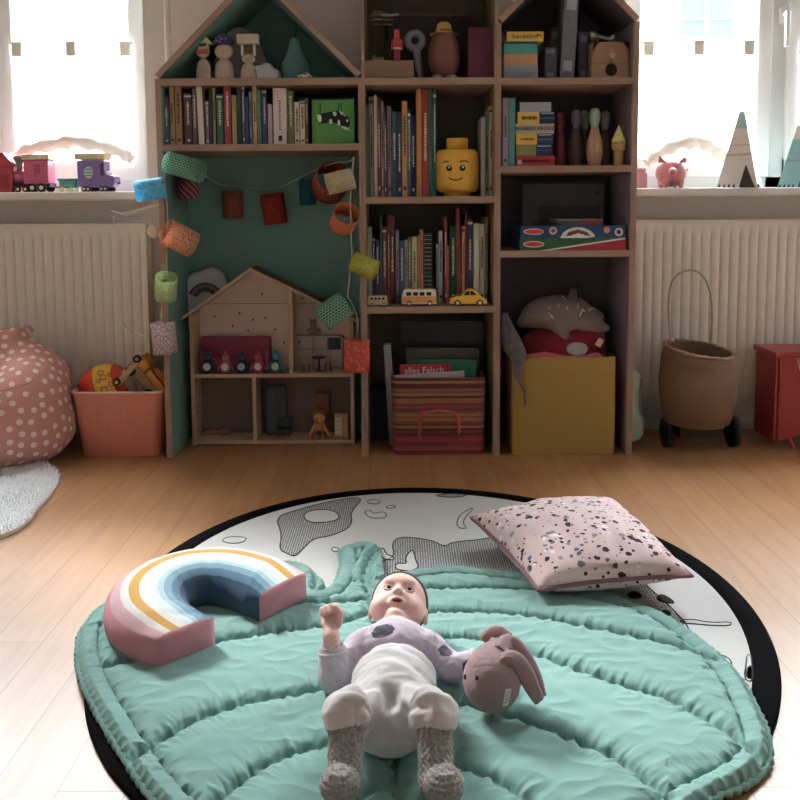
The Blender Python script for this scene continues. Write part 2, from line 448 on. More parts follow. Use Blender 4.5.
# ---------------------------------------------------------------- radiators
radm = mat((226, 218, 204), rough=.4, var=.03, name='radiator_enamel')
def radiator(x0, x1, z0, z1, label):
    t = thing('radiator', label, 'radiator', ((x0 + x1) / 2, WY, z0))
    hw = (x1 - x0) / 2; H = z1 - z0; Y0, Y1 = -.10, -.03
    m = M(); pitch = .033; n = int(2 * hw / pitch); n = n or 1; pitch = 2 * hw / n
    pts = []
    for i in range(n):                        # pressed vertical flutes
        x = -hw + i * pitch
        pts += [(x + pitch * q, Y0 + dy) for q, dy in ((0, .0), (.34, .0), (.44, .0035), (.5, .005), (.56, .0035), (.66, .0))]
    pts.append((hw, Y0))
    zs = [(.03, .0), (.045, 1), (H - .045, 1), (H - .03, .0)]
    zz = [0, .03, .045, H - .045, H - .03, H]
    kk = [0, 0, 1, 1, 0, 0]
    vs = []; fs = []; nn = len(pts)
    for z, k in zip(zz, kk): vs += [(x, Y0 + (y - Y0) * k, z) for x, y in pts]
    for r in range(5):
        for j in range(nn - 1): fs.append((r * nn + j, r * nn + j + 1, (r + 1) * nn + j + 1, (r + 1) * nn + j))
    m.add(vs, fs, 0, True)
    m.box(-hw, hw, Y0 + .012, Y0 + .02, 0, H)
    m.box(-hw, hw, Y0, Y0 + .012, -.004, 0).box(-hw, hw, Y0, Y0 + .012, H, H + .003)
    m.build('panel', radm, t)
    g = M()
    g.box(-hw - .004, hw + .004, Y0 - .002, Y1, H + .002, H + .012, b=.003)
    g.build('top_grille', radm, t)
    for sx in (-1, 1): M().box(sx * hw, sx * (hw + .004), Y0, Y1, 0, H + .002).build('side_panel', radm, t)
    for sx in (-.7, .7): M().box(sx * hw - .012, sx * hw + .012, Y1, -.001, .06, H - .06).build('wall_bracket', radm, t)
    M().cyl((hw - .03, -.065, 0), (hw - .03, -.065, -z0), .008).build('pipe', radm, t)
    return t
rz1 = at(80, 227, WY - .1).z; rz0 = at(720, 396, WY - .1).z
radiator(-1.95, at(147, 300, WY - .1).x, rz0, rz1, 'white fluted radiator under the left window, behind the spotted beanbag')
radiator(at(634, 300, WY - .1).x - .02, 1.95, rz0, rz1, 'white fluted radiator under the right window, behind the wicker basket')

# ---------------------------------------------------------------- bookcases
bwood = wood((144, 118, 100), (174, 146, 126), scale=(3, 3, 30), rough=.55, name='shelf_ply')
TP = .0185
def ZZ(px, py, y=YS): return at(px, py, y).z
XL0, XL1 = -.778, -.1197; XM0, XM1 = -.119, .3168; XR0, XR1 = .3175, .766
BD = .315                                    # depth
BY1 = YS + BD
green = mat((112, 162, 150), rough=.7, var=.06, scale=6, name='green_paint'); greenB = mat((116, 166, 154), rough=.75, var=.08, scale=5, name='green_back')
olive = mat((112, 104, 84), rough=.7, name='olive_back'); darkp = mat((92, 84, 92), rough=.7, name='dark_plum_back'); lav = mat((150, 132, 152), rough=.7, name='lavender_paint')
mwood = mat((150, 128, 90), rough=.6, name='ochre_panel')
Z = {}
def case(key, x0, x1, ztop, shelves, inner, back, label, roof=True, sidein=None, tl=TP, tr=TP):
    cx = (x0 + x1) / 2
    t = thing('bookcase', label, 'bookcase', (cx, YS, 0)); hw = (x1 - x0) / 2
    def side(sx):
        a, b2 = sx * hw, sx * (hw - (tl if sx < 0 else tr))
        m = M().box(a, b2, 0, BD, 0, ztop)
        m.box(b2, b2 - sx * .0015, .008, BD, .0, ztop - .002, mi=1)
        m.build('side_panel', [bwood, sidein or inner], t)
    side(-1); side(1)
    for zs in shelves:
        M().box(-hw + tl, hw - tr, .0, BD - .008, zs - .022, zs, b=.0015).build('shelf', bwood, t)
    M().box(-hw + tl, hw - tr, BD - .008, BD, .0, ztop).build('back_panel', back, t)
    if roof:
        # two 45 degree roof boards and a gable back panel
        for sx in (-1, 1):
            H = hw - TP * .71
            a = Vector((sx * H, 0, ztop)); bb = Vector((0, 0, ztop + H)); n = Vector((sx * 1, 0, 1)).normalized() * TP
            poly = [(a.x, a.z), (bb.x, bb.z), (bb.x, bb.z + TP * 1.414), (a.x + sx * TP * .4, a.z), (a.x + sx * TP * .4, a.z)]
            poly = [(a.x, a.z), (bb.x, bb.z), (bb.x, bb.z + TP * 1.414), (a.x + sx * TP * .71, a.z + TP * .71)]
            m = M().prism(poly, BD)
            i0 = Vector((sx * (H - .004), 0, ztop + .002)); i1 = Vector((0, 0, ztop + H - .003))
            m.add([(i0.x, .008, i0.z), (i1.x, .008, i1.z), (i1.x, BD, i1.z), (i0.x, BD, i0.z)], [(0, 1, 2, 3)], 1)
            m.build('roof_panel', [bwood, inner], t)
        M().prism([(-hw + .013, ztop), (hw - .013, ztop), (0, ztop + hw - .013)], .008, xf=XF((0, BD - .008, 0))).build('gable_panel', back, t)
    return t
Z['L1'] = ZZ(250, 78); Z['L2'] = ZZ(250, 144)
Z['M1'] = ZZ(430, 77.5); Z['M2'] = ZZ(430, 196.5); Z['M3'] = ZZ(430, 306.5)
Z['R1'] = ZZ(560, 77.5); Z['R2'] = ZZ(560, 165.5); Z['R3'] = ZZ(560, 250.5)
case('L', XL0, XL1, Z['L1'], [Z['L1'], Z['L2']], green, greenB, 'house shaped wooden bookcase with green inside and pitched roof', tr=.0093)
case('M', XM0, XM1, 1.9, [Z['M1'], Z['M2'], Z['M3'], 1.62], mwood, olive, 'tall narrow wooden bookcase between the two house shaped ones', roof=False, tl=.0093, tr=.0093)
case('R', XR0, XR1, ZZ(560, 22), [Z['R1'], Z['R2'], Z['R3']], darkp, darkp, 'house shaped wooden bookcase with dark back and lavender side', sidein=lav, tl=.0093)
# ---------------------------------------------------------------- round play mat
RC = Vector((.0375, 1.7335, 0)); RR = .7016
def rk(a):                      # the mat is pulled a little out of round
    return (.7016 + .0154 * np.cos(a) - .0197 * np.sin(a) - .0471 * np.cos(2 * a) + .0004 * np.sin(2 * a) + .0081 * np.cos(3 * a) + .0048 * np.sin(3 * a)) / RR
def hatch_mat():
    m, nt, b = new_mat('hatched_print')
    v = N(nt, 'ShaderNodeTexVoronoi'); v.inputs['Scale'].default_value = 170; v.inputs['Randomness'].default_value = .15
    L(nt, coords(nt), v.inputs['Vector'])
    r = N(nt, 'ShaderNodeMath', operation='LESS_THAN'); L(nt, v.outputs['Distance'], r.inputs[0]); r.inputs[1].default_value = .42
    L(nt, mixc(nt, r.outputs[0], lin((190, 188, 184)), lin((84, 83, 88))), b.inputs['Base Color']); b.inputs['Roughness'].default_value = .95
    return m
canvas = cloth((206, 204, 199), bump=.6, bscale=500, name='mat_canvas'); ink = cloth((40, 40, 44), name='ink'); hatch = hatch_mat()
black = mat((11, 10, 12), rough=.95, spec=.05, bump=.6, bscale=500, name='black_binding')
t = thing('play_mat', 'large round play mat with black rim and line drawings, under the green leaf blanket', 'mat', RC)
m = M()
n = 128; RB = RR - .046; rng = [0, .15, .3, .45, .58, RB]
vs = [(0, 0, .0062)]; fs = []
for r in rng[1:]: vs += [((rk(2 * PI * j / n) * (r + .046 * (r == RB)) - .046 * (r == RB)) * math.cos(2 * PI * j / n), (rk(2 * PI * j / n) * (r + .046 * (r == RB)) - .046 * (r == RB)) * math.sin(2 * PI * j / n), .0062) for j in range(n)]
for j in range(n): fs.append((0, 1 + j, 1 + (j + 1) % n))
for k in range(len(rng) - 2):
    for j in range(n): a = 1 + k * n; fs.append((a + j, a + n + j, a + n + (j + 1) % n, a + (j + 1) % n))
m.add(vs, fs, 0)
def P5(u, v): return (180 + u / 2.222, 480 + v / 2.222)
def P8(u, v): return (440 + u / 2.222, 480 + v / 2.222)
def loc2(pts, z, sub=2): return [Vector((p.x - RC.x, p.y - RC.y, z)) for p in ppoly(pts, .006, sub)]
def region(pts, mi, z, sub=2, line=.0016):
    q = loc2(pts, z, sub)
    rl = lambda p: RR * rk(math.atan2(p.y, p.x)) - .046
    q = [p if p.length < rl(p) else p.normalized() * rl(p) for p in q]
    for p in q: p.z = z
    m.add(q, [tuple(range(len(q)))], mi)
    if line: m.tube([p + Vector((0, 0, .0)) for p in q], line, n=4, mi=2, closed=True)
region([P5(*p) for p in [(212, 84), (250, 70), (330, 48), (412, 36), (378, 72), (383, 95), (368, 112), (330, 126), (298, 130), (276, 150), (256, 172), (238, 164), (220, 155), (227, 122)]], 1, .0068)
region([P5(*p) for p in [(272, 80), (290, 68), (330, 66), (354, 76), (352, 90), (320, 96), (285, 95)]], 0, .0072)
region([P5(*p) for p in [(405, 235), (412, 195), (440, 185), (478, 172), (470, 140), (490, 126), (560, 134), (588, 150), (605, 138), (690, 132), (790, 95), (900, 120), (1150, 330), (1100, 340), (760, 240), (560, 240)]], 1, .0068)
region([P5(*p) for p in [(500, 172), (518, 152), (524, 180), (532, 195), (512, 204), (478, 200), (480, 185), (505, 188)]], 0, .0072)
region([P5(*p) for p in [(440, 160), (452, 150), (458, 166), (476, 172), (472, 180), (450, 176)]], 0, .0072)
region([P5(*p) for p in [(560, 36), (600, 30), (645, 34), (610, 40)]], 1, .0068)
for pts in ([(414, 50), (425, 44), (445, 46), (442, 54), (425, 54)], [(408, 70), (425, 68), (428, 76), (455, 70), (460, 84), (435, 86), (420, 84)], [(455, 62), (470, 56), (482, 60), (470, 64)],
            [(655, 62), (640, 66), (620, 80), (614, 100), (622, 108), (638, 108), (628, 96), (636, 80)], [(335, 152), (350, 150), (356, 160), (340, 160)],
            [(90, 135), (110, 126), (150, 128), (140, 140), (110, 142)]):
    region([P5(*p) for p in pts], 0, .0068, 1, .0013)
for pts, mi in (([(480, 258), (495, 255), (515, 266), (522, 275), (505, 274), (485, 270)], 2), ([(532, 312), (560, 310), (600, 318), (648, 316), (645, 325), (600, 324), (560, 320), (540, 320)], 0),
                ([(612, 392), (630, 390), (648, 402), (646, 418), (630, 410)], 0), ([(682, 388), (696, 392), (704, 400), (694, 412), (700, 440), (688, 450), (676, 440), (680, 412)], 0),
                ([(684, 415), (694, 415), (696, 438), (688, 444), (680, 436)], 1), ([(490, 292), (505, 290), (515, 300), (500, 304)], 0), ([(415, 250), (440, 248), (450, 262), (425, 266)], 2)):
    region([P8(*p) for p in pts], mi, .0068, 1, .0013)
m.build('printed_cloth', [canvas, hatch, ink], t, fix=False)
prof = []
g = M(); loops = []
for j in range(160):
    a = 2 * PI * j / 160; c, s_ = math.cos(a), math.sin(a)
    loops.append([Vector(((r - RR + RR * rk(a)) * c, (r - RR + RR * rk(a)) * s_, z)) for r, z in ((RB - .001, .006), (RB + .003, .0085), (RR - .006, .0085), (RR, .005), (RR, .001), (RB - .001, .001))])
g.ring(loops, closed=True, caps=False); g.build('rim_binding', black, t)

# ---------------------------------------------------------------- leaf blanket
LB = [(342, 548), (362, 543), (382, 546), (378, 556), (368, 572), (371, 583), (384, 583), (400, 574), (425, 570), (456, 568), (500, 572), (540, 578), (600, 590), (638, 604), (674, 619), (710, 646), (737, 673), (755, 705),
      (771, 739), (771, 759), (750, 781), (710, 800), (650, 842), (560, 888), (470, 915), (400, 925), (320, 915), (240, 880), (190, 838), (154, 800), (136, 772), (116, 740), (96, 708), (80, 680), (74, 648), (79, 623), (104, 598),
      (140, 580), (190, 566), (250, 560), (300, 562), (315, 570), (318, 584), (312, 594), (324, 592), (334, 584), (342, 570)]
BT = .026                                            # mean height of the blanket's top
t = thing('leaf_blanket', 'sea green quilted leaf shaped blanket with stem, under the baby on the round mat', 'blanket', (0.05, 1.55, 0))
cx, cy = fl(400, 690, BT).x, fl(400, 690, BT).y
out = smooth_line([fl(a, b, .018) for a, b in LB] + [fl(*LB[0], .018)], 2)[:-1]
OP = np.array([(p.x, p.y) for p in out])
# resample by arclength
seg = np.linalg.norm(np.roll(OP, -1, 0) - OP, axis=1); S = np.concatenate([[0], np.cumsum(seg)]); NT = 1400
ss = np.linspace(0, S[-1], NT, endpoint=False); OPc = np.vstack([OP, OP[:1]])
OX = np.interp(ss, S, OPc[:, 0]); OY = np.interp(ss, S, OPc[:, 1])
# the outline gently wavers like a gathered hem
tanx = np.roll(OX, -1) - np.roll(OX, 1); tany = np.roll(OY, -1) - np.roll(OY, 1); ln = np.hypot(tanx, tany)
wv = .0016 * np.sin(ss * 2 * PI / .021) + .003 * np.sin(ss * 9.)
OX = OX + wv * tany / ln; OY = OY - wv * tanx / ln
seams_px = [[(374, 552), (362, 575), (372, 600), (385, 640), (392, 720), (398, 800), (400, 900)],
            [(376, 612), (340, 626), (280, 632), (216, 643), (160, 655), (105, 668)], [(384, 668), (320, 692), (255, 701), (206, 717), (174, 733), (130, 762)],
            [(392, 722), (330, 745), (280, 758), (244, 780), (205, 815), (190, 832)], [(396, 780), (350, 805), (300, 850), (280, 885)],
            [(372, 600), (330, 604), (290, 603), (200, 600), (120, 606)],
            [(374, 596), (400, 588), (440, 588), (508, 588), (560, 592), (630, 608)], [(380, 618), (440, 610), (530, 615), (593, 628), (674, 644), (715, 660)],
            [(384, 640), (450, 636), (500, 642), (525, 651), (561, 664), (620, 685), (674, 700), (728, 732), (758, 756)], [(388, 690), (450, 700), (534, 723), (575, 741), (611, 754), (642, 777), (670, 800)],
            [(394, 752), (430, 758), (462, 768), (494, 779), (521, 795), (560, 830), (590, 868)], [(397, 820), (430, 835), (470, 880), (485, 905)]]
NR = 290
rr = np.linspace(0, 1, NR) ** .8
GX = cx + np.outer(rr, OX - cx); GY = cy + np.outer(rr, OY - cy)
# pull the fan out of the narrow stem neck is not needed: it is star shaped enough from the middle
px_, py_ = GX.ravel(), GY.ravel()
def seg_dist(poly):
    best = np.full(px_.shape, 9.); arc = np.zeros(px_.shape); acc = 0.; side = np.zeros(px_.shape)
    for (ax, ay), (bx, by) in zip(poly[:-1], poly[1:]):
        dx, dy = bx - ax, by - ay; l2 = dx * dx + dy * dy; l = math.sqrt(l2)
        if l < 1e-9: continue
        t_ = np.clip(((px_ - ax) * dx + (py_ - ay) * dy) / l2, 0, 1)
        d = np.hypot(px_ - ax - t_ * dx, py_ - ay - t_ * dy); k = d < best
        best[k] = d[k]; arc[k] = acc + t_[k] * l; side[k] = ((px_ - ax) * dy - (py_ - ay) * dx)[k] / l; acc += l
    return best, arc, side
D = np.full(px_.shape, 9.); A = np.zeros(px_.shape); SD = np.zeros(px_.shape)
for k, sp in enumerate(seams_px):
    q = smooth_line([fl(a, b, .02) for a, b in sp], 2); d, a, sd = seg_dist([(p.x, p.y) for p in q])
    w_ = d < D; D[w_] = d[w_]; A[w_] = a[w_] + 3.7 * k; SD[w_] = sd[w_]
dO, aO, _ = seg_dist(list(zip(OX, OY)) + [(OX[0], OY[0])])
dI = np.abs(dO - .034) + .0055; w_ = dI < D; D[w_] = dI[w_]; A[w_] = aO[w_]; SD[w_] = (dO - .034)[w_]
Dn = D - .011 * np.abs(np.sin(A * PI / .036 + .8 * np.sin(A * 23))) * np.exp(-D / .02) * (SD > 0) - .003 * np.abs(np.sin(A * PI / .03)) * (SD <= 0) * np.exp(-D / .02)
Dn = np.maximum(Dn, 0)
puff = .0100 * (1 - np.exp(-(Dn / .005) ** .9)) + .0055 * (1 - np.exp(-Dn / .04))
ph_ = A / .031 + D * 14 + .35 * np.sin(A * 31); fr_ = ph_ - np.floor(ph_) - .5
puff -= .0065 * np.exp(-(fr_ / .11) ** 2) * np.exp(-D / .013) * (SD > 0) + .003 * np.exp(-(fr_ / .11) ** 2) * np.exp(-D / .009) * (SD <= 0)
gath = np.array([noise.noise(Vector((a * 70, d * 10, 3.))) + .6 * noise.noise(Vector((a * 130, d * 14, 9.))) for a, d in zip(A, D)]) * .0064 * np.exp(-D / .022) * np.clip(D / .004, 0, 1)
crease = np.array([noise.noise(Vector((x * 17 + y * 9, y * 30 - x * 6, 1.7))) for x, y in zip(px_, py_)])
crease = .0018 * (1 - np.abs(crease) * 2.6) * np.clip(D / .03, 0, 1) + .002 * np.array([noise.noise(Vector((x * 7, y * 7, 5.))) for x, y in zip(px_, py_)])
edge = np.clip(dO / .012, 0, 1)
rad = np.hypot(px_ - RC.x, py_ - RC.y) - RR * rk(np.arctan2(py_ - RC.y, px_ - RC.x)) + RR
base = np.where(rad < RR, .0088, np.maximum(.001, .0088 - (rad - RR) * .5))
GZ = base + .002 + (.0045 + puff + gath + crease) * np.sqrt(edge)
BLK = (px_, py_, GZ)
vs = [(x - .05, y - 1.55, z) for x, y, z in zip(px_, py_, GZ)]
vs += [(x - .05, y - 1.55, z) for x, y, z in zip(GX[-1], GY[-1], base.reshape(GX.shape)[-1])]
fs = []
for i in range(NR - 1):
    o = i * NT
    for j in range(NT):
        j2 = (j + 1) % NT; fs.append((o + j, o + NT + j, o + NT + j2, o + j2))
o = (NR - 1) * NT
for j in range(NT): j2 = (j + 1) % NT; fs.append((o + j, o + NT + j, o + NT + j2, o + j2))
teal = cloth((120, 168, 158), var=.05, scale=7, bump=.35, bscale=1200, name='sea_green_muslin')
mm = M(); mm.add(vs, fs, 0, True); mm.build('quilted_cloth', teal, t)
pts = [(x - .05, y - 1.55, b_ + .005) for x, y, b_ in list(zip(OX, OY, base.reshape(GX.shape)[-1]))[::2]]
# finer scalloped hem cord
M().tube(pts, [.0052 + .0012 * math.sin(k * 2.1) for k in range(len(pts))], n=7, closed=True).build('hem_cord', cloth((112, 162, 150), name='sea_green_hem'), t)
def blanket_z(x, y):
    k = np.argmin((px_ - x) ** 2 + (py_ - y) ** 2); return float(GZ[k])

# ---------------------------------------------------------------- rainbow cushion
dp = cloth((206, 132, 144), name='dusty_pink'); cols = [(212, 166, 174), (218, 213, 208), (206, 150, 60), (218, 213, 208), (198, 220, 222), (160, 194, 204), (118, 158, 178), (84, 126, 152), (54, 84, 110)]
cm = [dp] + [cloth(c, name='stripe') for c in cols]
HZ = .090
inner = [(214, 612), (198, 606), (187, 599), (182, 588), (186, 580), (200, 574), (222, 576), (242, 583), (259, 591)]
outer = [(156, 634), (125, 622), (108, 604), (112, 580), (140, 560), (184, 546), (240, 544), (284, 556), (306, 568)]
c0 = fl(205, 600, 0)
I = smooth_line([fl(a, b, HZ) for a, b in inner], 3); O = smooth_line([fl(a, b, HZ) for a, b in outer], 3)
def resample(q, n):
    s = [0.]
    for a, b in zip(q[:-1], q[1:]): s.append(s[-1] + (b - a).length)
    r = []
    for i in range(n):
        v = s[-1] * i / (n - 1); k = max(j for j in range(len(s)) if s[j] <= v + 1e-9); k = min(k, len(q) - 2)
        r.append(q[k].lerp(q[k + 1], (v - s[k]) / max(1e-9, s[k + 1] - s[k])))
    return r
NTt = 90; I = resample(I, NTt); O = resample(O, NTt)
t = thing('rainbow_cushion', 'rainbow shaped cushion with pink ends and mustard and blue stripes on the leaf blanket', 'cushion', (c0.x, c0.y, .02))
NU = 36; Hc = HZ - .022
m = M(); loops = []
top = [0] * NU
for i in range(NTt):
    e = min(i, NTt - 1 - i) / 10.; e = min(1, e); lp = []
    wr = .0022 * noise.noise(Vector((i * .27, 0, 0)))
    ax = O[i] - I[i]
    for u in range(NU + 1):
        k = u / NU; bul = (1 - (2 * k - 1) ** 4) * .020 * (.35 + .65 * e)
        zz = Hc * .86 + bul + wr * (k > .55 or k < .2)
        p = O[i] - ax * k; lp.append(Vector((p.x - c0.x, p.y - c0.y, zz)))
    for z, w_ in ((.8, .007), (.55, .012), (.25, .010), (.06, .002)):
        p = I[i] - ax.normalized() * (w_ * e); lp.append(Vector((p.x - c0.x, p.y - c0.y, Hc * z * .95)))
    for k in (.9, .1): p = O[i] - ax * k; lp.append(Vector((p.x - c0.x, p.y - c0.y, .0)))
    for z, w_ in ((.06, .002), (.25, .012), (.55, .014), (.8, .008)):
        p = O[i] + ax.normalized() * ((w_ + wr) * e); lp.append(Vector((p.x - c0.x, p.y - c0.y, Hc * z * .95)))
    loops.append(lp)
nl = len(loops[0]); vs = [p for l in loops for p in l]; fs = []; mi = []
bands = [.15, .26, .39, .52, .63, .73, .84, .94, 1.01]
for i in range(NTt - 1):
    for j in range(nl):
        fs.append((i * nl + j, i * nl + (j + 1) % nl, (i + 1) * nl + (j + 1) % nl, (i + 1) * nl + j))
        if j < NU: k = (j + .5) / NU; mi.append(1 + [b for b in range(9) if k <= bands[b]][0])
        elif j < NU + 6: mi.append(9)
        else: mi.append(0)
m.add(vs, fs, mi, True)
for lp in (loops[0], loops[-1]):
    cc = sum(lp, Vector()) / nl; ed = (lp[0] - (loops[2][0] if lp is loops[0] else loops[-3][0])); ed.z = 0; ed = ed.normalized() * .010; mid = [cc.lerp(p, .72) + ed * .75 for p in lp]; m.add(lp + mid + [cc + ed], [(j, (j + 1) % nl, nl + (j + 1) % nl, nl + j) for j in range(nl)] + [(nl + j, nl + (j + 1) % nl, 2 * nl) for j in range(nl)], 0, True)
m.build('cushion_cover', cm, t)

# ---------------------------------------------------------------- terrazzo cushion
def terrazzo():
    m, nt, b = new_mat('terrazzo_print'); tc = coords(nt); col = lin((220, 194, 192))
    nz = N(nt, 'ShaderNodeTexNoise'); nz.inputs['Scale'].default_value = 90; L(nt, tc, nz.inputs['Vector'])
    ad = N(nt, 'ShaderNodeVectorMath', operation='MULTIPLY_ADD'); L(nt, nz.outputs['Color'], ad.inputs[0]); ad.inputs[1].default_value = (.007, .007, .007); L(nt, tc, ad.inputs[2])
    out = col
    for sc, th, dk in ((50, .30, 0), (84, .33, 1), (36, .20, 2)):
        v = N(nt, 'ShaderNodeTexVoronoi'); v.inputs['Scale'].default_value = sc; L(nt, ad.outputs[0], v.inputs['Vector'])
        sp = N(nt, 'ShaderNodeSeparateColor'); L(nt, v.outputs['Color'], sp.inputs[0])
        thr = mth(nt, 'MULTIPLY', sp.outputs[0], th * 1.5)
        f = mth(nt, 'LESS_THAN', v.outputs['Distance'], thr)
        f = mth(nt, 'MULTIPLY', f, mth(nt, 'GREATER_THAN', sp.outputs[1], .35))
        cr = N(nt, 'ShaderNodeValToRGB'); cr.color_ramp.interpolation = 'CONSTANT'; e = cr.color_ramp.elements
        pal = [(58, 34, 40), (112, 104, 116), (62, 36, 42), (150, 140, 150), (240, 226, 224)]
        e[0].color = lin(pal[0]); e[1].position = .3; e[1].color = lin(pal[1])
        for ps, pc in ((.5, pal[2]), (.72, pal[3]), (.82, pal[4])): q = e.new(ps); q.color = lin(pc)
        L(nt, sp.outputs[2], cr.inputs[0]); out = mixc(nt, f, out, cr.outputs[0])
    L(nt, out, b.inputs['Base Color']); b.inputs['Roughness'].default_value = .9
    return m
def pillow(name, label, cat, corners, zc, H, mat_top, piping=None, n=40, group=None, exp=.42, droop=.5, wr=.004, seed=0):
    """corners: four world points of the rim (far-left, far-right, near-right, near-left)"""
    cen = sum(corners, Vector()) / 4; t = thing(name, label, cat, (cen.x, cen.y, zc), group=group)
    o_ = Vector((cen.x, cen.y, zc)); vs = []; rim = []
    def rimp(u, v):
        a = corners[0].lerp(corners[1], u); b = corners[3].lerp(corners[2], u); p = a.lerp(b, v)
        # sides pulled inwards between the corners
        k = .085 * (math.sin(PI * u) * (1 - abs(2 * v - 1)) * 0)
        cu, cv = 2 * u - 1, 2 * v - 1
        pu = .06 * (1 - cu * cu) * abs(cv) ** 3; pv = .06 * (1 - cv * cv) * abs(cu) ** 3
        return p + (cen - p) * (pu + pv)
    m = M()
    for sgn in (1, -1):
        vs = []
        for i in range(n + 1):
            for j in range(n + 1):
                u, v = i / n, j / n; cu, cv = 2 * u - 1, 2 * v - 1
                h = max(0, (1 - cu ** 2)) ** exp * max(0, (1 - cv ** 2)) ** exp
                p = rimp(u, v) - o_
                z = H * (h if sgn > 0 else -h * droop)
                ww = noise.noise(Vector((u * 5 + seed, v * 5, 0))) * 1.6 + noise.noise(Vector((u * 14, v * 4 + seed, 2))) * .8
                z += wr * ww * min(1, h * 1.5) * (1 if sgn > 0 else .3)
                p = p + Vector((0, 0, z)); p.z = max(p.z, .001); vs.append(p)
        fs = [(i * (n + 1) + j, (i + 1) * (n + 1) + j, (i + 1) * (n + 1) + j + 1, i * (n + 1) + j + 1) for i in range(n) for j in range(n)]
        if sgn < 0: fs = [f[::-1] for f in fs]
        m.add(vs, fs, 0, True)
    m.build('cushion_cover', mat_top, t, fix=True)
    if piping:
        pts = [rimp(i / n, 0) for i in range(n)] + [rimp(1, i / n) for i in range(n)] + [rimp(1 - i / n, 1) for i in range(n)] + [rimp(0, 1 - i / n) for i in range(n)]
        M().tube([(p - o_) for p in pts], .0042, n=8, closed=True).build('piping', piping, t)
    return t
cs = [fl(471, 518, .075), fl(612, 499, .075), fl(692, 576, .075), fl(538, 590, .052)]
pillow('terrazzo_cushion', 'pink square cushion printed with dark chips, mauve piping, on the far right of the mat', 'cushion', cs, .024, .066, terrazzo(), cloth((150, 100, 112), name='mauve_piping'), droop=.8)
# ---------------------------------------------------------------- baby
B0 = .030                                  # blanket surface under the baby
def W(px, py, z): p = fl(px, py, z); return np.array((p.x, p.y, p.z))
def skin_mat():
    m, nt, b = new_mat('skin')
    nz = N(nt, 'ShaderNodeTexNoise'); nz.inputs['Scale'].default_value = 22; L(nt, coords(nt), nz.inputs['Vector'])
    L(nt, mixc(nt, nz.outputs['Fac'], lin((214, 168, 156)), lin((232, 194, 182))), b.inputs['Base Color'])
    b.inputs['Roughness'].default_value = .5; b.inputs['Subsurface Weight'].default_value = .15; b.inputs['Subsurface Radius'].default_value = (.012, .005, .003); b.inputs['Subsurface Scale'].default_value = .6
    return m
skin = skin_mat(); lipm = mat((176, 104, 98), rough=.4, name='lips'); mouthm = mat((92, 38, 38), rough=.5, name='mouth')
bt = thing('person', 'baby lying on its back in white overalls, lavender top and grey socks', 'person', (-.01, 1.4, .02))
BL = (-.01, 1.4, .02)
tilt = R(24); yaw = R(-5)
hc = W(399, 606, .092)
hn = np.array((0, -math.sin(tilt), math.cos(tilt))); hcr = np.array((0, math.cos(tilt), math.sin(tilt))); hx = np.array((1., 0, 0))
# slight roll of the face so the right eye sits lower in the picture
rl = R(7); hx2 = hx * math.cos(rl) - hcr * math.sin(rl); hcr2 = hcr * math.cos(rl) + hx * math.sin(rl)
hx, hcr = hx2, hcr2
HS = .885
def Hd(x, n, c): return hc + (hx * x + hn * n + hcr * c) * HS
def hr(*r): return tuple(a * HS for a in r)
HM = Matrix(((hx[0], hn[0], hcr[0]), (hx[1], hn[1], hcr[1]), (hx[2], hn[2], hcr[2])))
h = .0017
lo = (-.175, .985, .022); hi = (.155, 1.63, .200)
S = SDF(lo, hi, h)
# skull and face
S.ell(Hd(0, -.006, .010), hr(.0575, .060, .066), HM, .0)
S.ell(Hd(0, .012, -.018), hr(.048, .045, .047), HM, .012)
for sx in (-1, 1):
    S.ell(Hd(sx * .031, .026, -.033), hr(.0255, .024, .026), HM, .012)      # cheeks
    S.ell(Hd(sx * .0575, -.010, -.014), hr(.006, .013, .017), HM, .003)     # ears
    S.ell(Hd(sx * .062, -.008, -.012), hr(.004, .007, .010), HM, .003, 'sub')
S.ell(Hd(0, .046, -.060), hr(.014, .012, .011), HM, .010)                  # chin
S.ell(Hd(0, .050, .020), hr(.032, .009, .013), HM, .010)                    # brow
for sx in (-1, 1): S.ell(Hd(sx * .0215, .059, .000), hr(.0145, .0090, .0090), HM, .005, 'sub')   # eye sockets
S.cap(Hd(0, .0525, .004), Hd(0, .0605, -.011), .0030, .0050, .006)         # nose bridge and tip
for sx in (-1, 1):
    S.ell(Hd(sx * .0062, .0575, -.0130), hr(.0048, .0045, .0045), HM, .002)
    S.ell(Hd(sx * .0034, .0605, -.0180), hr(.0022, .004, .0024), HM, .0008, 'sub')
S.ell(Hd(0, .051, -.036), hr(.0165, .009, .0105), HM, .006)                 # muzzle
S.ell(Hd(.001, .0605, -.0355), hr(.0098, .010, .0040), HM, .003, 'sub')         # open mouth
# neck, torso
ch = W(395, 647, .074); be = W(394, 686, .084); pe = W(390, 714, .078)
S.cap(Hd(0, .0, -.045), ch + np.array((0, .02, 0)), .029, .036, .012)
S.ell(ch, (.062, .045, .040), None, .015)
S.ell(be, (.058, .070, .050), None, .03)
S.ell(pe, (.054, .045, .046), None, .03)
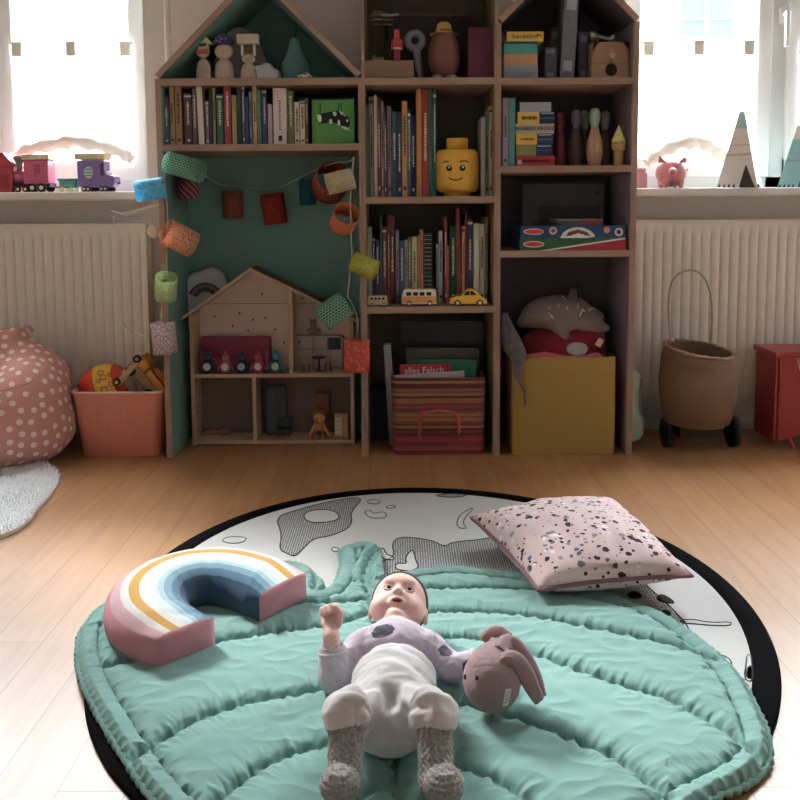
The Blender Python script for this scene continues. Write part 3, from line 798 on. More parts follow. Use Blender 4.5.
# arms
RSh = W(362, 645, .076); REl = W(335, 676, .052); RWr = W(331, 637, .112); RHd = W(331, 620, .128)
LSh = W(429, 646, .076); LEl = W(452, 668, .054); LWr = W(478, 662, .066); LHd = W(489, 659, .068)
S.cap(RSh, REl, .022, .019, .012); S.cap(REl, RWr, .0185, .0130, .008)
S.cap(LSh, LEl, .022, .019, .012); S.cap(LEl, LWr, .0185, .0130, .008)
def hand(wr, hd, pal_n, side, curl=1.):
    """palm, four bent fingers and a thumb; hd palm centre; pal_n palm normal; side: direction of the thumb"""
    d = hd - wr; d /= np.linalg.norm(d); s_ = side - d * (side @ d); s_ /= np.linalg.norm(s_); n_ = np.cross(d, s_); n_ = n_ if n_ @ pal_n > 0 else -n_
    S.cap(wr, hd - d * .006, .0135, .0125, .004)
    for k in range(4):
        o_ = (1.5 - k) * .0078
        S.cap(hd - d * .008 + s_ * o_ * .8, hd + d * .010 + s_ * o_, .0078, .0062, .003)
        ln = (.012, .0135, .0125, .0105)[k]
        p0 = hd + d * .010 + s_ * o_; p1 = p0 + d * ln * .55 + n_ * ln * .55; p2 = p1 - d * ln * .35 + n_ * ln * .85; p3 = p2 - d * ln * .8 + n_ * ln * .05
        S.cap(p0, p1, .0060, .0056, .0008); S.cap(p1, p2, .0056, .0051, .0008); S.cap(p2, p3, .0051, .0045, .0006)
    t0 = hd - d * .012 + s_ * .013 + n_ * .004; t1 = t0 + s_ * .006 + d * .012 + n_ * .008; t2 = t1 + d * .010 - s_ * .006 + n_ * .006
    S.cap(t0, t1, .0072, .0062, .002); S.cap(t1, t2, .0062, .0052, .0008)
hand(RWr, RHd, np.array((.2, -1., .25)), np.array((.9, 0, .2)))
hand(LWr, LHd, np.array((0., -.4, -1.)), np.array((0., 1., .3)))
# legs
RHp = W(370, 712, .078); RKn = W(346, 716, .118); RAn = W(345, 780, .058); RTo = W(342, 781, .100)
LHp = W(410, 712, .078); LKn = W(434, 716, .118); LAn = W(436, 780, .058); LTo = W(443, 783, .098)
for a, k_, an, to in ((RHp, RKn, RAn, RTo), (LHp, LKn, LAn, LTo)):
    S.cap(a, k_, .032, .0235, .015); S.cap(k_, an, .0205, .0150, .008)
    S.cap(an + np.array((0, 0, -.006)), an + np.array((0, -.018, .004)), .0145, .011, .006)
    for q in range(5): S.cap(an + np.array(((q - 2) * .005, -.018, .004)), an + np.array(((q - 2) * .0055, -.026, .009)), .0042, .0038, .001)
P, Fc = S.mesh()
def fsel(Cn):
    d = (Cn - hc); x = d @ hx; n_ = d @ hn; c = d @ hcr
    m_ = (np.hypot(x / .0118, (c + .0318) / .0068) < 1) & (n_ > .040)
    inn = (np.hypot(x / .0082, (c + .0320) / .0035) < 1) & (n_ > .040)
    return np.where(inn, 2, np.where(m_, 1, 0))
blob((P, Fc), 'body', [skin, lipm, mouthm], bt, sel=fsel, smooth=1, disp=lambda P, NN: np.where((np.abs(P[:, 0] - be[0]) < .073) & (P[:, 1] < ch[1] - .015) & (P[:, 2] < .2), -.0055, 0.) * (np.linalg.norm(P - RHd, axis=1) > .06)).location = Vector((0, 0, 0)) - Vector(BL)
def child(sdf, name, mats, **k):
    o = blob(sdf, name, mats, bt, **k); o.location = -Vector(BL); return o
# eyes
ew = mat((214, 208, 206), rough=.15, name='eye_white'); ei = mat((34, 28, 30), rough=.1, name='iris')
for sx in (-1, 1):
    m = M(); c = Vector(Hd(sx * .0215, .0440, .0000)); m.ball(c, .0088, n=20)
    g = (Vector(hn) * .9 + Vector(hcr) * .10 + Vector((.06, 0, 0))).normalized(); m.ball(c + g * .0040, .0056, n=16, mi=1)
    o = m.build('eye', [ew, ei], bt); o.location = -Vector(BL)
    for up_, nm in ((1, 'upper_eyelid'), (-1, 'lower_eyelid')):
        lp = []
        for k in range(13):
            a = PI * k / 12
            lp.append(c + Vector(hx) * (math.cos(a) * .0095) + Vector(hcr) * (up_ * math.sin(a) * (.0058 if up_ > 0 else .0050)) + Vector(hn) * (.0046 + .0028 * math.sin(a)))
        m = M().tube(lp, [.0008 + .0010 * math.sin(PI * k / 12) for k in range(13)], n=6)
        o = m.build(nm, skin, bt); o.location = -Vector(BL)
# short dark hair on the back and top of the head
hs = SDF(hc - .09, hc + .09, .0022)
hs.ell(Hd(0, -.0075, .0115), hr(.0602, .0618, .0686), HM, 0)
for sx in (-1, 1): hs.ell(Hd(sx * .061, -.004, -.018), hr(.015, .018, .022), HM, .004, 'sub')
hs.half(Hd(0, .028, .034), hn * .80 - hcr * .60); hs.half(Hd(0, .0, -.045), -hcr)
hairm = mat((84, 66, 58), rough=.95, var=.3, scale=120, bump=.8, bscale=700, name='baby_hair')
child(hs, 'hair', hairm, smooth=1)

# ---- clothes
lavc = cloth((204, 190, 204), name='lavender_jersey'); spot = cloth((92, 84, 104), name='grey_spot')
topS = SDF(lo, hi, .0026)
topS.cap(Hd(0, -.004, -.056), ch + np.array((0, .02, 0)), .031, .038, .010)
topS.ell(ch, (.0655, .049, .0445), None, .015)
topS.ell(be + np.array((0, .02, 0)), (.058, .05, .050), None, .02)
topS.cap(RSh, REl, .0265, .0262, .010); topS.cap(REl, REl + (RWr - REl) * .62, .0260, .0225, .006)
topS.cap(LSh, LEl, .0245, .0225, .010); topS.cap(LEl, LEl + (LWr - LEl) * .9, .0225, .0200, .006)
topS.ell(Hd(0, .0, -.02), hr(.052, .055, .050), HM, .003, 'sub')
for (a, b_, t0, r_) in ((REl, RWr, .62, .0175), (LEl, LWr, .9, .0165)):            # open cuffs
    q = a + (b_ - a) * t0; topS.cap(q, b_ + (b_ - a) * .5, r_, r_, .002, 'sub')
s1 = W(383, 634, .106); s2 = W(336, 654, .085); s3 = W(352, 634, .10); s4 = W(446, 650, .085); s5 = W(470, 668, .066)
def tsel(c):
    r = np.zeros(len(c), int)
    r[np.hypot((c[:, 0] - s1[0]) / .019, (c[:, 1] - s1[1]) / .0135) + (c[:, 2] < .09) * 9 < 1] = 1
    for s_, w_ in ((s2, .012), (s4, .012), (s5, .013)): r[np.linalg.norm(c - s_, axis=1) < w_] = 1
    return r
def tdisp(P, NN): return .0026 * fbm(P, (34, 60, 34), 2.) + .0010 * fbm(P, (90, 90, 90), 5.)
child(topS, 'long_sleeved_top', [lavc, spot], sel=tsel, disp=tdisp, smooth=1)
for (a, b_, t0, r_) in ((REl, RWr, .61, .0215), (LEl, LWr, .88, .0205)):
    d = (b_ - a) / np.linalg.norm(b_ - a); q = Vector(a + (b_ - a) * t0); u = Vector(d).orthogonal().normalized(); w_ = Vector(d).cross(u)
    m = M(); m.tube([q + (u * math.cos(2 * PI * k / 24) + w_ * math.sin(2 * PI * k / 24)) * r_ for k in range(24)], .0030, n=8, closed=True)
    o = m.build('cuff', lavc, bt); o.location = -Vector(BL)
whitec = cloth((220, 214, 214), name='white_jersey')
ovS = SDF(lo, hi, .0024)
ovS.ell(ch + np.array((.000, -.016, .001)), (.0675, .042, .0465), None, .0)
ovS.ell(be, (.0665, .074, .0560), None, .02)
ovS.ell(pe, (.062, .052, .051), None, .02)
ovS.ell((be + pe) / 2 + np.array((0, -.01, .012)), (.048, .045, .047), None, .015)
ovS.ell(pe + np.array((0, -.028, -.008)), (.045, .034, .036), None, .015)
for a, k_, an in ((RHp, RKn, RAn), (LHp, LKn, LAn)):
    ovS.cap(a, k_, .039, .0325, .015); ovS.cap(k_, k_ + (an - k_) * .10, .032, .0275, .008)
    ovS.cap(k_ + (an - k_) * .60, an, .037, .037, .003, 'sub')
for a in (RSh, LSh): ovS.cap(a + np.array((0, .03, .015)), a + np.array((0, -.06, .01)), .0, .0, 0)
ovS.half(W(394, 645, .120), (0, 1., -.25))
hipC = [W(374, 712, .12), W(408, 712, .12)]
def odisp(P, NN):
    f = .0022 * fbm(P, (22, 60, 22), 7.) + .0008 * fbm(P, (80, 110, 80), 3.)
    for c_, sg in zip(hipC, (-1, 1)):          # radiating folds at the groin
        d = P - c_; a = np.arctan2(d[:, 0] * sg, -d[:, 1]); r = np.hypot(d[:, 0], d[:, 1])
        f += .0058 * np.sin(a * 6 + 1.) * np.exp(-((r - .03) / .022) ** 2) * (P[:, 2] > .07)
    w_ = np.abs(P[:, 1] - ch[1]) ; f += .0013 * np.sin(P[:, 1] * 170 + 3 * np.sin(P[:, 0] * 30)) * (NN[:, 2] > .3)
    return f
child(ovS, 'overalls', whitec, disp=odisp, smooth=2)
def knit():
    m, nt, b = new_mat('grey_knit'); tc = coords(nt)
    w_ = N(nt, 'ShaderNodeTexNoise'); w_.inputs['Scale'].default_value = 260; w_.inputs['Detail'].default_value = 3; L(nt, tc, w_.inputs['Vector'])
    L(nt, mixc(nt, w_.outputs['Fac'], lin((92, 89, 88)), lin((206, 202, 198))), b.inputs['Base Color']); b.inputs['Roughness'].default_value = .95
    bp = N(nt, 'ShaderNodeBump'); bp.inputs['Strength'].default_value = .9; bp.inputs['Distance'].default_value = .003; L(nt, w_.outputs['Fac'], bp.inputs['Height']); L(nt, bp.outputs[0], b.inputs['Normal'])
    return m
kn = knit()
for k_, an, sg, tx in ((RKn, RAn, -1, -.006), (LKn, LAn, 1, .010)):
    q = SDF(np.minimum(k_, an) - .06, np.maximum(k_, an) + .06, .0021)
    a0 = k_ + (an - k_) * .16; ax = (an - k_) / np.linalg.norm(an - k_)
    q.cap(a0, an, .0240, .0226, .0)
    q.ell(an + np.array((0, .004, -.004)), (.0225, .025, .022), None, .008)
    q.ell(an + np.array((tx, -.020, .008)), (.0265, .024, .0235), None, .006)
    q.half(k_ + (an - k_) * .14, -ax)
    uu = Vector(ax).orthogonal().normalized(); ww = Vector(ax).cross(uu); uu = np.array(uu); ww = np.array(ww)
    def kdisp(P, NN, an=an, a0=a0, ax=ax, uu=uu, ww=ww):
        d = P - an; t_ = np.clip(((P - a0) @ ax) / np.linalg.norm(an - a0), 0, 1.3); ang = np.arctan2(d @ uu, d @ ww)
        rib = np.sin(ang * 16) * .0011 * (t_ < .42) + np.sin(ang * 15) * np.sin(t_ * 42) * .0015 * (t_ >= .42) * (t_ < .9) + np.sin(P[:, 2] * 900) * .0009 * (t_ >= .85)
        return rib + .0008 * fbm(P, 120, 1.) + .002 * (t_ < .08)
    child(q, 'knit_sock', kn, disp=kdisp, smooth=1)

# ---------------------------------------------------------------- bunny
kb = cloth((166, 132, 134), var=.12, scale=60, bump=.9, bscale=900, name='mauve_knit'); kb2 = cloth((172, 134, 130), var=.1, bump=.9, name='mauve_rib')
bc = W(492, 679, .030 + .050)
bt2 = thing('bunny_toy', 'dusty mauve knitted bunny toy with floppy ears in front of the baby\'s sleeve', 'toy', (bc[0], bc[1], .03)); BO = Vector((bc[0], bc[1], .03))
q = SDF(bc - .08, bc + .08, .0022)
q.ell(bc, (.0455, .0545, .0475), (0, 0, R(-16)), 0); q.ell(bc + np.array((.012, .030, .008)), (.034, .03, .034), None, .02)
bh = blob(q, 'head', kb, bt2, smooth=1, disp=lambda P, NN: .0006 * fbm(P, 160)); bh.location = -BO
def hit(px, py):
    d = ray(px, py).normalized(); bpy.context.view_layer.update()
    ok, p, n_, _ = bh.ray_cast(Vector((0, 0, CH)), d)
    return (p, n_) if ok else (Vector(bc) + Vector((0, -.045, 0)), Vector((0, -1, 0)))
def V3(px, py, z): return Vector(W(px, py, z))
def strap(pts, w_, th, name, mt, ns=10):
    """flat soft strip along a path"""
    pts = smooth_line(pts, 2); k = len(pts); loops = []
    for i, p in enumerate(pts):
        tg = (pts[min(i + 1, k - 1)] - pts[max(i - 1, 0)]).normalized(); sd = tg.cross(Vector((0, -.5, .85))).normalized(); nn = sd.cross(tg)
        s = w_(i / (k - 1)); loops.append([p + sd * math.cos(2 * PI * j / ns) * s + nn * math.sin(2 * PI * j / ns) * th * (1 + .3 * math.cos(6 * PI * j / ns)) for j in range(ns)])
    m = M(); m.ring(loops); o = m.build(name, mt, bt2); o.location = -BO; return o
strap([V3(500, 650, .125), V3(508, 640, .128), V3(517, 650, .115), V3(527, 664, .095), V3(536, 682, .07), V3(541, 697, .05)], lambda t_: .010 + .007 * math.sin(PI * min(1, t_ * 1.1)), .005, 'ear', kb)
strap([V3(502, 661, .118), V3(514, 657, .122), V3(524, 670, .10), V3(532, 686, .075), V3(539, 700, .050)], lambda t_: .010 + .006 * math.sin(PI * t_), .0055, 'ear', kb)
strap([V3(484, 641, .112), V3(490, 633, .125), V3(499, 630, .13), V3(508, 638, .122)], lambda t_: .011, .005, 'ear_fold', kb2)
strap([V3(500, 668, .112), V3(504, 660, .120), V3(512, 662, .118)], lambda t_: .010, .006, 'ear_fold', kb2)
strap([V3(492, 640, .118), V3(503, 648, .125), V3(508, 655, .122)], lambda t_: .006, .004, 'ear_fold', kb2)
eym = mat((60, 24, 34), rough=.5, name='embroidered_eye')
for px, py in ((477, 678), (465.5, 677)):
    s_, n_ = hit(px, py)
    o = M().ball(s_ + n_ * .0005, (.0028, .0028, .0042), n=12).build('eye', eym, bt2); o.location = -BO
lab = mat((222, 216, 206), rough=.8, name='cloth_label')
s_, nn = hit(506, 697); up_ = (Vector((0, .4, 1)) - nn * nn.dot(Vector((0, .4, 1)))).normalized(); rt = up_.cross(nn)
m = M(); s_ = s_ + nn * .0015
def quad(m, c, r_, u_, w2, h2, n_, th, mi): 
    v = [c + r_ * a * w2 + u_ * b_ * h2 + n_ * e for e in (0, th) for a, b_ in ((-1, -1), (1, -1), (1, 1), (-1, 1))]
    m.add(v, [(0, 1, 2, 3), (7, 6, 5, 4), (0, 4, 5, 1), (1, 5, 6, 2), (2, 6, 7, 3), (3, 7, 4, 0)], mi)
quad(m, s_, rt, up_, .0055, .013, nn, .001, 0)
for k in range(4): quad(m, s_ + nn * .001 + up_ * (.009 - k * .005), (rt + up_ * .5).normalized(), up_, .004, .0006, nn, .0003, 1)
o = m.build('label_tag', [lab, mat((90, 80, 80), name='tag_print')], bt2); o.location = -BO
# ---------------------------------------------------------------- polka dot beanbag
bg = cloth((210, 142, 126), var=.05, name='salmon_cotton'); dotm = cloth((240, 214, 202), name='white_dot')
t = thing('beanbag', 'salmon beanbag chair with white polka dots beside the coral toy bin', 'beanbag', (-1.31, 2.80, 0)); BO_ = (-1.31, 2.80, 0)
q = SDF((-1.74, 2.5, -.01), (-.95, 3.06, .52), .0068)
q.ell((-1.36, 2.785, .145), (.28, .215, .165), None, 0); q.ell((-1.36, 2.79, .085), (.27, .205, .10), None, .05)
q.ell((-1.34, 2.87, .27), (.22, .115, .135), (0, R(6), 0), .06); q.cap((-1.40, 2.90, .33), (-1.285, 2.87, .412), .06, .022, .06)
q.ell((-1.22, 2.80, .23), (.10, .14, .11), None, .05); q.ell((-1.44, 2.60, .350), (.20, .15, .085), (R(6), R(18), 0), .012, 'sub')
q.half((0, 0, .002), (0, 0, -1))
def dots(rows, rad, seed, mi=1, minz=.01, lift=.0012, keep=None):
    def f(P, NN):
        rg = random.Random(seed); order = list(range(len(P))); rg.shuffle(order); sel_ = []
        Pt = P; ch_ = []
        for k in order:
            if P[k][2] < minz or (keep is not None and not keep(P[k])): continue
            if all((P[k][0] - a[0]) ** 2 + (P[k][1] - a[1]) ** 2 + (P[k][2] - a[2]) ** 2 > rows ** 2 for a in ch_):
                ch_.append(P[k]); sel_.append(k)
            if len(ch_) > 600: break
        ev = []; ef = []; ei = []
        for k in sel_:
            p, n_ = Vector(P[k]), Vector(NN[k]); u = n_.orthogonal().normalized(); w_ = n_.cross(u); o = len(ev)
            ring_ = []
            for j in range(12):
                a = 2 * PI * j / 12; r_ = p + (u * math.cos(a) + w_ * math.sin(a)) * rad
                m_ = np.argmin(((Pt - np.array(r_)) ** 2).sum(1)); qn = Vector(NN[m_]).normalized(); qp = Vector(Pt[m_]); d_ = (r_ - qp).dot(qn)
                r_ = r_ - qn * d_ + qn * lift; ring_.append(r_)
            ev += [tuple(r_) for r_ in ring_] + [tuple(p + n_ * (lift + .0004))]
            for j in range(12): ef.append([o + j, o + (j + 1) % 12, o + 12]); ei.append(mi)
        return ev, ef, ei
    return f
wr = lambda P, NN: .005 * fbm(P, (9, 9, 5), 1.) + .0025 * np.sin(P[:, 2] * 16 + 9 * P[:, 0]) * (P[:, 2] < .30)
blob(q, 'cover', [bg, dotm], t, disp=wr, smooth=2, extra=dots(.031, .0095, 3, keep=lambda p: p[1] < 2.9)).location = (-BO_[0], -BO_[1], 0)
m = M(); pts = [(x - BO_[0], y - BO_[1], z) for x, y, z in [tuple(at(a, b, yy)) for a, b, yy in [(-12, 392, 2.60), (12, 389, 2.595), (32, 382, 2.60), (46, 370, 2.63), (58, 358, 2.68)]]]
m.tube([Vector(p) for p in smooth_line(pts, 2)], .004, n=6).build('seam_fold', bg, t)
M().tube([Vector(p) for p in smooth_line([(at(22, 330, 2.86) - Vector(BO_)), (at(28, 325, 2.85) - Vector(BO_)), (at(33, 331, 2.86) - Vector(BO_))], 2)], .006, n=8).build('carry_handle', bg, t)

# ---------------------------------------------------------------- coral bin and its toys
def rrect(hx_, hy, r, n=6):
    pts = []
    for cx_, cy_, a0 in ((hx_ - r, hy - r, 0), (-hx_ + r, hy - r, 90), (-hx_ + r, -hy + r, 180), (hx_ - r, -hy + r, 270)):
        for k in range(n + 1): a = R(a0 + 90 * k / n); pts.append((cx_ + r * math.cos(a), cy_ + r * math.sin(a)))
    return pts
coral = mat((236, 138, 112), rough=.35, var=.03, name='coral_enamel'); cwhite = mat((236, 214, 204), rough=.4, name='rim_white')
bx = (at(117, 430, 2.80).x); bz = at(117, 392, 2.80).z
BINY = 2.92
t = thing('toy_bin', 'coral rectangular metal toy bin with rolled rim beside the green bookcase', 'storage bin', (bx, BINY, 0))
m = M(); loops = []
for hx_, hy, z in ((.128, .098, .0), (.130, .100, .004), (.150, .122, bz - .012), (.1535, .124, bz - .008), (.1535, .124, bz - .002), (.150, .121, bz), (.147, .118, bz - .002), (.145, .117, bz - .014), (.125, .095, .006)):
    loops.append([Vector((x, y, z)) for x, y in rrect(hx_, hy, .03)])
m.ring(loops); m.build('bin_body', coral, t)
m = M(); m.tube([Vector((x, y, bz - .001)) for x, y in rrect(.1515, .1225, .031)], .0028, n=6, closed=True); m.build('rim', cwhite, t)
m = M()                                        # embossed leafy ornament on the front
rg = random.Random(5)
for k in range(26):
    x = -.085 + .17 * rg.random(); z = .045 + .115 * rg.random() * (1 - abs(x) * 3); a = rg.random() * 6.3; yf = -(.100 + (.122 - .100) * z / bz)
    m.tube([Vector((x + .016 * s_ * math.cos(a), yf - .0003, z + .016 * s_ * math.sin(a) + .006 * (1 - s_ * s_))) for s_ in (-1, -.5, 0, .5, 1)], [.0006, .0026, .0034, .0026, .0006], n=5)
m.build('embossed_ornament', coral, t)
# ball
bc_ = at(107, 392, 2.925); r_ = .099
def ball_mat():
    m, nt, b = new_mat('printed_ball'); tc = coords(nt); sp = N(nt, 'ShaderNodeSeparateXYZ'); L(nt, tc, sp.inputs[0])
    v = mth(nt, 'ADD', sp.outputs[0], mth(nt, 'MULTIPLY', sp.outputs[2], .45))
    cr = N(nt, 'ShaderNodeValToRGB'); cr.color_ramp.interpolation = 'CONSTANT'; e = cr.color_ramp.elements
    e[0].color = lin((208, 62, 44)); e[1].position = .52; e[1].color = lin((232, 178, 70))
    for ps, pc in ((.78, (214, 74, 48)), (.90, (216, 206, 170))): q_ = e.new(ps); q_.color = lin(pc)
    L(nt, mth(nt, 'ADD', mth(nt, 'MULTIPLY', v, 4.2), .5), cr.inputs[0]); L(nt, cr.outputs[0], b.inputs['Base Color']); b.inputs['Roughness'].default_value = .18
    return m
t = thing('ball', 'shiny red and yellow plastic ball lying in the coral bin', 'ball', bc_)
m = M(); m.ball((0, 0, 0), r_, n=40); m.build('ball_shell', ball_mat(), t)
m = M()
for px, py, rr_ in ((100, 373, .010), (104, 377, .009), (100, 380, .007), (109, 375, .007), (112, 383, .008), (107, 388, .010), (117, 379, .006), (120, 385, .009), (126, 390, .008)):
    p = at(px, py, 2.86) - bc_; n_ = Vector((p.x, -math.sqrt(max(1e-5, r_ ** 2 - p.x ** 2 - p.z ** 2)), p.z)); n_ = n_.normalized(); u = n_.orthogonal().normalized(); w_ = n_.cross(u)
    m.tube([n_ * (r_ + .0003) + (u * math.cos(a) + w_ * math.sin(a)) * rr_ for a in [2 * PI * k / 14 for k in range(14)]], .0011, n=4, closed=True)
m.build('printed_rings', mat((70, 36, 30), name='dark_print'), t)
orange = mat((226, 140, 44), rough=.35, name='orange_paint'); tanw = mat((196, 158, 112), rough=.5, name='raw_wood'); dk = mat((28, 26, 28), rough=.4, name='black_rubber'); chrome = mat((190, 190, 190), rough=.3, metal=.6, name='steel')
c = at(147, 378, 2.93)
t = thing('toy_truck', 'orange wooden toy truck tipped on end in the coral bin', 'toy vehicle', c, (0, R(52), R(-8)))
m = M(); m.box(-.075, .075, -.03, .03, -.012, .012, b=.003); m.build('chassis', tanw, t)
m = M(); m.box(-.01, .075, -.032, .032, .014, .022, b=.002).box(-.01, .075, -.032, -.027, .014, .042, b=.002).box(-.01, .075, .027, .032, .014, .042, b=.002); m.build('truck_bed', orange, t)
m = M(); m.box(-.072, -.02, -.03, .03, .013, .05, b=.006); m.build('cab', orange, t)
for wx in (-.05, .05):
    for wy in (-1, 1):
        m = M(); m.cyl((wx, wy * .032, -.014), (wx, wy * .044, -.014), .017, n=20); wo = m.build('wheel', dk, t)
        M().cyl((wx, wy * .044, -.014), (wx, wy * .046, -.014), .008, n=14).build('hub_cap', tanw, wo)
c = at(124, 370, 2.86)
t = thing('toy_lorry', 'light wooden toy lorry lying wheels up in front of the orange truck', 'toy vehicle', at(129, 371, 2.84), (0, R(-48), R(6)))
M().box(-.06, .06, -.012, .012, -.010, .010, b=.003).build('chassis', tanw, t)
for wx in (-.05, .052):
    m = M(); m.cyl((wx, -.020, .006), (wx, -.008, .006), .013, n=18); wo = m.build('wheel', dk, t)
    M().cyl((wx, -.022, .006), (wx, -.020, .006), .006, n=12).build('hub_cap', tanw, wo)

# ---------------------------------------------------------------- white fur rug
fur = mat((252, 251, 250), rough=.9, name='white_fur', var=.0)
out_ = [fl(a, b, 0) for a, b in [(-60, 462), (10, 464), (48, 468), (61, 480), (52, 496), (38, 510), (30, 524), (10, 536), (-60, 560)]]
cc = sum(out_, Vector()) / len(out_); oo = smooth_line(out_ + [out_[0]], 2)[:-1]
t = thing('fur_rug', 'white long-haired fur rug on the floor in front of the spotted beanbag', 'rug', (cc.x, cc.y, 0))
m = M(); k = len(oo); m.add([p - cc for p in oo] + [p - cc + Vector((0, 0, .010)) for p in oo], [tuple(range(k, 2 * k))] + [(i, (i + 1) % k, (i + 1) % k + k, i + k) for i in range(k)]); m.build('hide', fur, t)
m = M(); rg = random.Random(11)
def inside(x, y):
    r = False; j = k - 1
    for i in range(k):
        a, b_ = oo[i], oo[j]
        if (a.y > y) != (b_.y > y) and x < (b_.x - a.x) * (y - a.y) / (b_.y - a.y) + a.x: r = not r
        j = i
    return r
xs = [p.x for p in oo]; ys = [p.y for p in oo]; nn_ = 0
while nn_ < 9000:
    x = rg.uniform(min(xs), max(xs)); y = rg.uniform(min(ys), max(ys))
    if x < -1.45: continue
    if not inside(x, y): continue
    nn_ += 1
    d = Vector((x - cc.x, y - cc.y, 0)); d = d.normalized() * .5 + Vector((rg.gauss(0, .5), rg.gauss(0, .5), 0)); ln_ = rg.uniform(.018, .040); s_ = Vector((-d.y, d.x, 0)).normalized() * .0011
    p = Vector((x - cc.x, y - cc.y, .009)); q1 = p + d * ln_ * .3 + Vector((0, 0, ln_ * .45)); q2 = p + d * ln_ * .8 + Vector((0, 0, ln_ * rg.uniform(.15, .5)))
    m.add([p - s_, p + s_, q1 + s_ * .8, q1 - s_ * .8, q2], [(0, 1, 2, 3), (3, 2, 4)], 0, True)
pl = m.build('fur_pile', fur, t, fix=False); pl['kind'] = 'stuff'

# ---------------------------------------------------------------- wicker basket trolley
def wicker():
    m, nt, b = new_mat('wicker'); tc = coords(nt); sp = N(nt, 'ShaderNodeSeparateXYZ'); L(nt, tc, sp.inputs[0])
    an = mth(nt, 'ARCTAN2', sp.outputs[1], sp.outputs[0])
    w1_ = mth(nt, 'SINE', mth(nt, 'MULTIPLY', an, 44.)); w2_ = mth(nt, 'SINE', mth(nt, 'MULTIPLY', sp.outputs[2], 700.))
    f = mth(nt, 'MULTIPLY', w1_, w2_); f = mth(nt, 'ADD', mth(nt, 'MULTIPLY', f, .5), .5)
    nz = N(nt, 'ShaderNodeTexNoise'); nz.inputs['Scale'].default_value = 30; L(nt, tc, nz.inputs['Vector'])
    c = mixc(nt, f, lin((92, 66, 52)), lin((160, 124, 98))); c = mixc(nt, mth(nt, 'MULTIPLY', nz.outputs['Fac'], .5), c, lin((116, 88, 72)))
    L(nt, c, b.inputs['Base Color']); b.inputs['Roughness'].default_value = .6
    bp = N(nt, 'ShaderNodeBump'); bp.inputs['Strength'].default_value = .8; bp.inputs['Distance'].default_value = .003; L(nt, f, bp.inputs['Height']); L(nt, bp.outputs[0], b.inputs['Normal'])
    return m
wk = wicker(); BY_ = 2.865; bcx = at(697, 400, BY_).x
t = thing('wicker_basket', 'round wicker basket trolley with thin arched handle in front of the right radiator', 'basket', (bcx, BY_, 0))
z0 = at(700, 431, BY_ - .11).z; zt = at(697, 350, BY_).z
m = M(); loops = []; nb = 48
zf = lambda a: .012 * math.sin(a) - .014 * math.cos(a)
for r_, f_, ins in ((.098, 0, 0), (.108, .04, 0), (.124, .35, 0), (.127, .55, 0), (.120, .85, 0), (.112, 1.0, 0), (.105, 1.0, 0), (.112, .8, 0), (.118, .5, 0), (.112, .1, 0)):
    loops.append([Vector((r_ * math.cos(a), r_ * math.sin(a), z0 + (zt - z0) * f_ + zf(a) * f_)) for a in [2 * PI * j / nb for j in range(nb)]])
m.ring(loops); m.build('basket_body', wk, t)
rimp_ = [Vector((.109 * math.cos(a), .109 * math.sin(a), zt + zf(a) + .002)) for a in [2 * PI * j / nb for j in range(nb)]]
m = M()
for ph in (0, PI):
    m.tube([p + Vector((math.cos(a), math.sin(a), 0)) * .003 * math.cos(j * 1.3 + ph) + Vector((0, 0, .003 * math.sin(j * 1.3 + ph))) for j, (p, a) in enumerate(zip(rimp_, [2 * PI * j / nb for j in range(nb)]))], .0048, n=6, closed=True)
m.build('braided_rim', mat((150, 108, 74), name='rim_cane'), t)
hw_ = []
for px, py in ((671, 344), (668, 310), (670, 285), (678, 273), (690, 269), (702, 273), (710, 288), (713, 312), (711, 342)):
    hw_.append(at(px, py, BY_ + .06) - Vector((bcx, BY_, 0)))
M().tube(smooth_line(hw_, 2), .0042, n=8).build('handle', mat((176, 170, 160), rough=.3, metal=.4, name='handle_wire'), t)
for px, py in ((672, 340), (712, 342)):
    M().ball(at(px, py, BY_ + .06) - Vector((bcx, BY_, 0)), .009, n=10).build('handle_knot', mat((214, 208, 196), name='knot'), t)
for wx in (-.10, .125):
    m = M(); m.cyl((wx, .03, .052), (wx + .022, .03, .052), .052, n=28); m.build('wheel', dk, t)
M().cyl((-.09, .03, .052), (.13, .03, .052), .007).box(-.07, .07, -.05, .05, .052, z0 + .006).build('axle_frame', dk, t)

# ---------------------------------------------------------------- mint case beside the bookcase
mint = mat((186, 214, 196), rough=.35, name='mint_plastic')
c = at(640, 400, 2.93); zt = at(640, 366, 2.93).z
t = thing('toy_guitar_case', 'mint green waisted toy case between the bookcase and the wicker basket', 'toy', (XR1 + .042, 2.93, 0))
q = SDF((-.07, -.05, -.01), (.07, .05, zt + .02), .004)
q.cap((-.012, 0, .052), (-.012, 0, .075), .045, .045, 0); q.cap((-.012, 0, zt - .05), (-.012, 0, zt - .045), .034, .032, .03); q.cap((-.012, 0, .08), (-.012, 0, zt - .06), .030, .026, .02)
q.V = np.maximum(q.V, np.abs(q.Y) - .030)
q.half((0, 0, .001), (0, 0, -1)); q.half((-.037, 0, 0), (-1, 0, 0))
blob(q, 'case_shell', mint, t, smooth=1)
M().tube([(.024, -.028, .05), (.028, -.030, .09), (.012, -.030, .13), (.014, -.030, zt - .04)], .003, n=6).build('case_seam', mat((150, 184, 164), name='mint_seam'), t)

